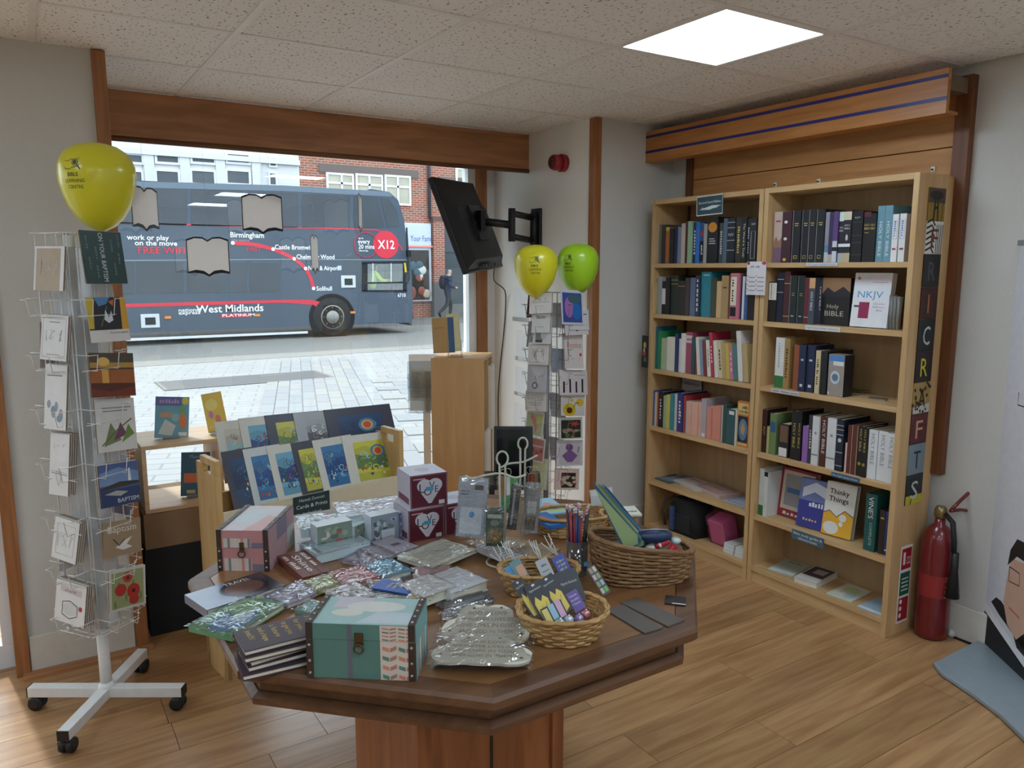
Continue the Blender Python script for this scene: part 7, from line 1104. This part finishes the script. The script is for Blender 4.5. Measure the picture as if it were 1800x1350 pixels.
for lab, bl, br, tl, dd, c, sh in (
 ('grey-white packet with a barcode hanging at the left of the stand', (801, 942), (852, 940), (808, 838), -.06, (170, 172, 180), [('r', .1, .05, .85, .5, (206, 208, 210)), ('e', .5, .38, .09, .05, (60, 150, 200)), ('r', .55, .8, .85, .88, (60, 60, 64)), ('r', .1, .76, .4, .78, (110, 110, 116)), ('r', .1, .71, .35, .73, (110, 110, 116))]), ('dark green card with an animal picture hanging in the middle', (854, 960), (885, 958), (854, 892), -.07, (60, 86, 74), [('r', .08, .06, .92, .46, (110, 104, 60)), ('e', .5, .26, .25, .13, (150, 120, 60)), ('r', .1, .72, .9, .82, (190, 186, 170)), ('e', .5, .6, .25, .08, (130, 140, 130))]), ('orange wooden tag with dark writing on the stand', (876, 868), (886, 866), (875, 838), -.045, (206, 140, 70), [('l', [(.3, .2), (.6, .4), (.4, .6), (.7, .8)], .1, (50, 34, 24))]), ('green glittery packet behind the wire stand', (880, 900), (905, 898), (886, 838), .02, (90, 190, 110), [('e', .5, .4, .4, .3, (120, 214, 140))]), ('dark grey packet hanging right of the middle', (890, 930), (908, 925), (900, 850), -.02, (60, 60, 62), [('r', .3, .1, .5, .9, (150, 150, 152))]), ('clear packet of silver rings hanging at the right', (918, 935), (945, 930), (925, 848), .03, (150, 146, 140), [('e', .3+.2*(k % 3), .45+.12*(k//3), .12, .07, (206, 204, 196)) for k in range(6)]+[('r', .1, .05, .8, .35, (110, 96, 80))])):
    stand(lab, 'hanging_packet', 'packet', bl, br, tl, kc+FH*dd, .05, c, sh, .004, G_, True)
# papers and packs behind and around
for e in (('blue and white children booklet behind the wire stand', ((950, 905), (1000, 900), (955, 878)), .05, .006, (150, 190, 210), [('e', .6, .5, .2, .2, (206, 140, 140)), ('r', .1, .1, .9, .2, (190, 206, 110))]), ('deep blue puzzle book behind the pencil cup', ((965, 925), (995, 920), (955, 902)), .045, .012, (50, 110, 180), [('e', .4, .5, .2, .25, (170, 90, 90))]), ('wire-bound grey pads behind the bookmarks', ((900, 985), (930, 975), (888, 950)), .02, .02, (176, 172, 172), [('r', 0, .1*k, 1, .1*k+.03, (110, 106, 108)) for k in range(10)]), ('tan wrapped gift card pack left of the pencil cup', ((950, 985), (985, 965), (935, 930)), .03, .008, (176, 150, 120), [('r', .2, .4, .8, .8, (206, 190, 170))])):
    pack(e[0], 'booklet' if 'book' in e[0] else 'pack', e[1], ZT+e[2], e[3], e[4], e[5], 'wrapped' in e[0], None, 'booklet' if 'book' in e[0] else 'paper_pack', False)
slab('paper_sheet', 'white printed sheets lying on the pale basket behind the large one', 'paper', T(1.565, 1.815, ZT+.0635, -.45), .075, .09, .006, (214, 210, 196), [('t', 'Journal', .3, .3, .16, (50, 46, 40), 0, .6)], False)
# kites, pens and sweets in the large basket
bgc = bg_+V((.02, .07, 0))
for k in range(5):
    P = bgc+FH*(-.05+.014*k); pts = [onpl(px+5*k, py+k, P, FH) for px, py in ((1040, 846), (1052, 858), (1128, 950), (1106, 968), (1094, 962))]; X = frame(pts[3], pts[2]-pts[3], pts[0]-pts[3]); Xi = X.inverted(); pl = [Xi @ p for p in pts]
    o = MB().prism([(p.x, p.y) for p in pl], 0, .002).build('kite_pack', mat([(50, 84, 120), (130, 156, 100), (110, 110, 80), (60, 120, 130), (44, 70, 120)][k], .4)); o.matrix_world = X; tag(o, ('front blue-edged kite pack', 'second green kite pack', 'third striped kite pack', 'fourth teal kite pack', 'rear blue kite pack')[k]+' leaning in the large basket', 'kite', 'kite packs in the large basket')
    q = [pl[0].lerp(pl[4], .1), pl[2].lerp(pl[1], .1), pl[2].lerp(pl[3], .3), pl[4].lerp(pl[3], .4)]
    MB().prism([(p.x, p.y) for p in q], .002, .0026).build('stripe', mat([(150, 170, 120), (90, 130, 110), (180, 180, 160), (70, 100, 140), (120, 160, 170)][k], .4), o)
PNS = 'small gifts in the large basket'
def inb(px, py, z=.1): return onpl(px, py, bgc-FH*.02, FH)
for k, (px, py, c, lab) in enumerate(((1148, 942, (34, 50, 84), 'dark blue pencil case with white marks'),)):
    p = inb(px, py, .10); o = thing('pencil_case', lab+' in the large basket', 'pencil case', T(p.x, p.y, p.z, -.5)); MB().sphere((0, 0, 0), (.055, .022, .02), mat(c, .4), 14, 8).build('body', None, o); MB().tube([(-.04, -.005, .019), (0, -.006, .021), (.04, -.005, .019)], .0015, 5, mat((200, 204, 210), .3, .6)).build('zip', None, o)
for k, (px, py, c, ax) in enumerate(((1164, 955, (190, 40, 52), 1.2), (1178, 968, (196, 44, 56), .6), (1186, 975, (180, 36, 50), .2))):
    p = inb(px, py, .105); o = thing('rubber_stamp', ('upright', 'middle', 'lying')[k]+' red lettered tube in the large basket', 'tube', T(p.x, p.y, p.z, -.4, 0, ax), PNS); MB().lathe([(.009, -.02), (.01, -.018), (.01, .018), (.009, .02)], 12, mat(c, .4)).build('tube', None, o); MB().lathe([(.0104, -.012), (.0104, -.006)], 12, mat((226, 214, 210), .5), (0, 0, 0), None, False).build('band', None, o)
for k, (px, py, c, lab) in enumerate(((1143, 962, (206, 206, 196), 'white and blue wrapped sweet'), (1168, 978, (226, 206, 150), 'cream round button badge'), (1130, 968, (110, 120, 60), 'olive rubber ball'), (1188, 950, (190, 206, 206), 'pale wrapped packet'))):
    p = inb(px, py, .095); o = thing('small_gift', lab+' in the large basket', 'gift', T(p.x, p.y, p.z, .4*k), PNS); MB().sphere((0, 0, 0), (.016, .014, .009), mat(c, .4), 10, 6).build('body', None, o); MB().sphere((0, 0, .004), (.007, .006, .007), mat(tuple(int(v*.8) for v in c), .4), 8, 5).build('marking', None, o)
MB_ = MB().prism([tuple(V(p)*.9) for p in ov(.13, .08)], .0, .07).build('basket_filling', mat((96, 76, 54), .8)); MB_.matrix_world = T(bgc.x, bgc.y, ZT+.012, -.42); tag(MB_, 'brown paper packing filling the large wicker basket', 'packing')
# slates and dark strip at the right
pack('left grey slate strip lying at the right corner of the table', 'slate', ((1133, 1113), (1165, 1103), (1070, 1070)), ZT, .004, (92, 84, 76), [('e', .85, .06, .03, .008, (60, 54, 50)), ('e', .7, .06, .03, .008, (60, 54, 50))], False, 'slate strips', 'slate_strip', False)
pack('right grey slate strip lying beside the other one', 'slate', ((1174, 1101), (1203, 1090), (1100, 1056)), ZT, .004, (92, 84, 76), [('e', .85, .06, .03, .008, (60, 54, 50)), ('e', .7, .06, .03, .008, (60, 54, 50))], False, 'slate strips', 'slate_strip', False)
pack('black strip with a white edge in front of the large basket', 'strip', ((1168, 1060), (1205, 1064), (1168, 1046)), ZT, .004, (38, 32, 30), [('r', .35, 0, 1, .12, (206, 204, 200))], False, None, 'bookmark_strip', False)
stand('clear plastic packet standing behind the kites', 'clear_packet', 'packet', (1040, 890), (1080, 884), (1036, 862), bgc+FH*.12, .1, (196, 196, 190), [('r', .05, .6, .95, .9, (214, 214, 210))], .002)
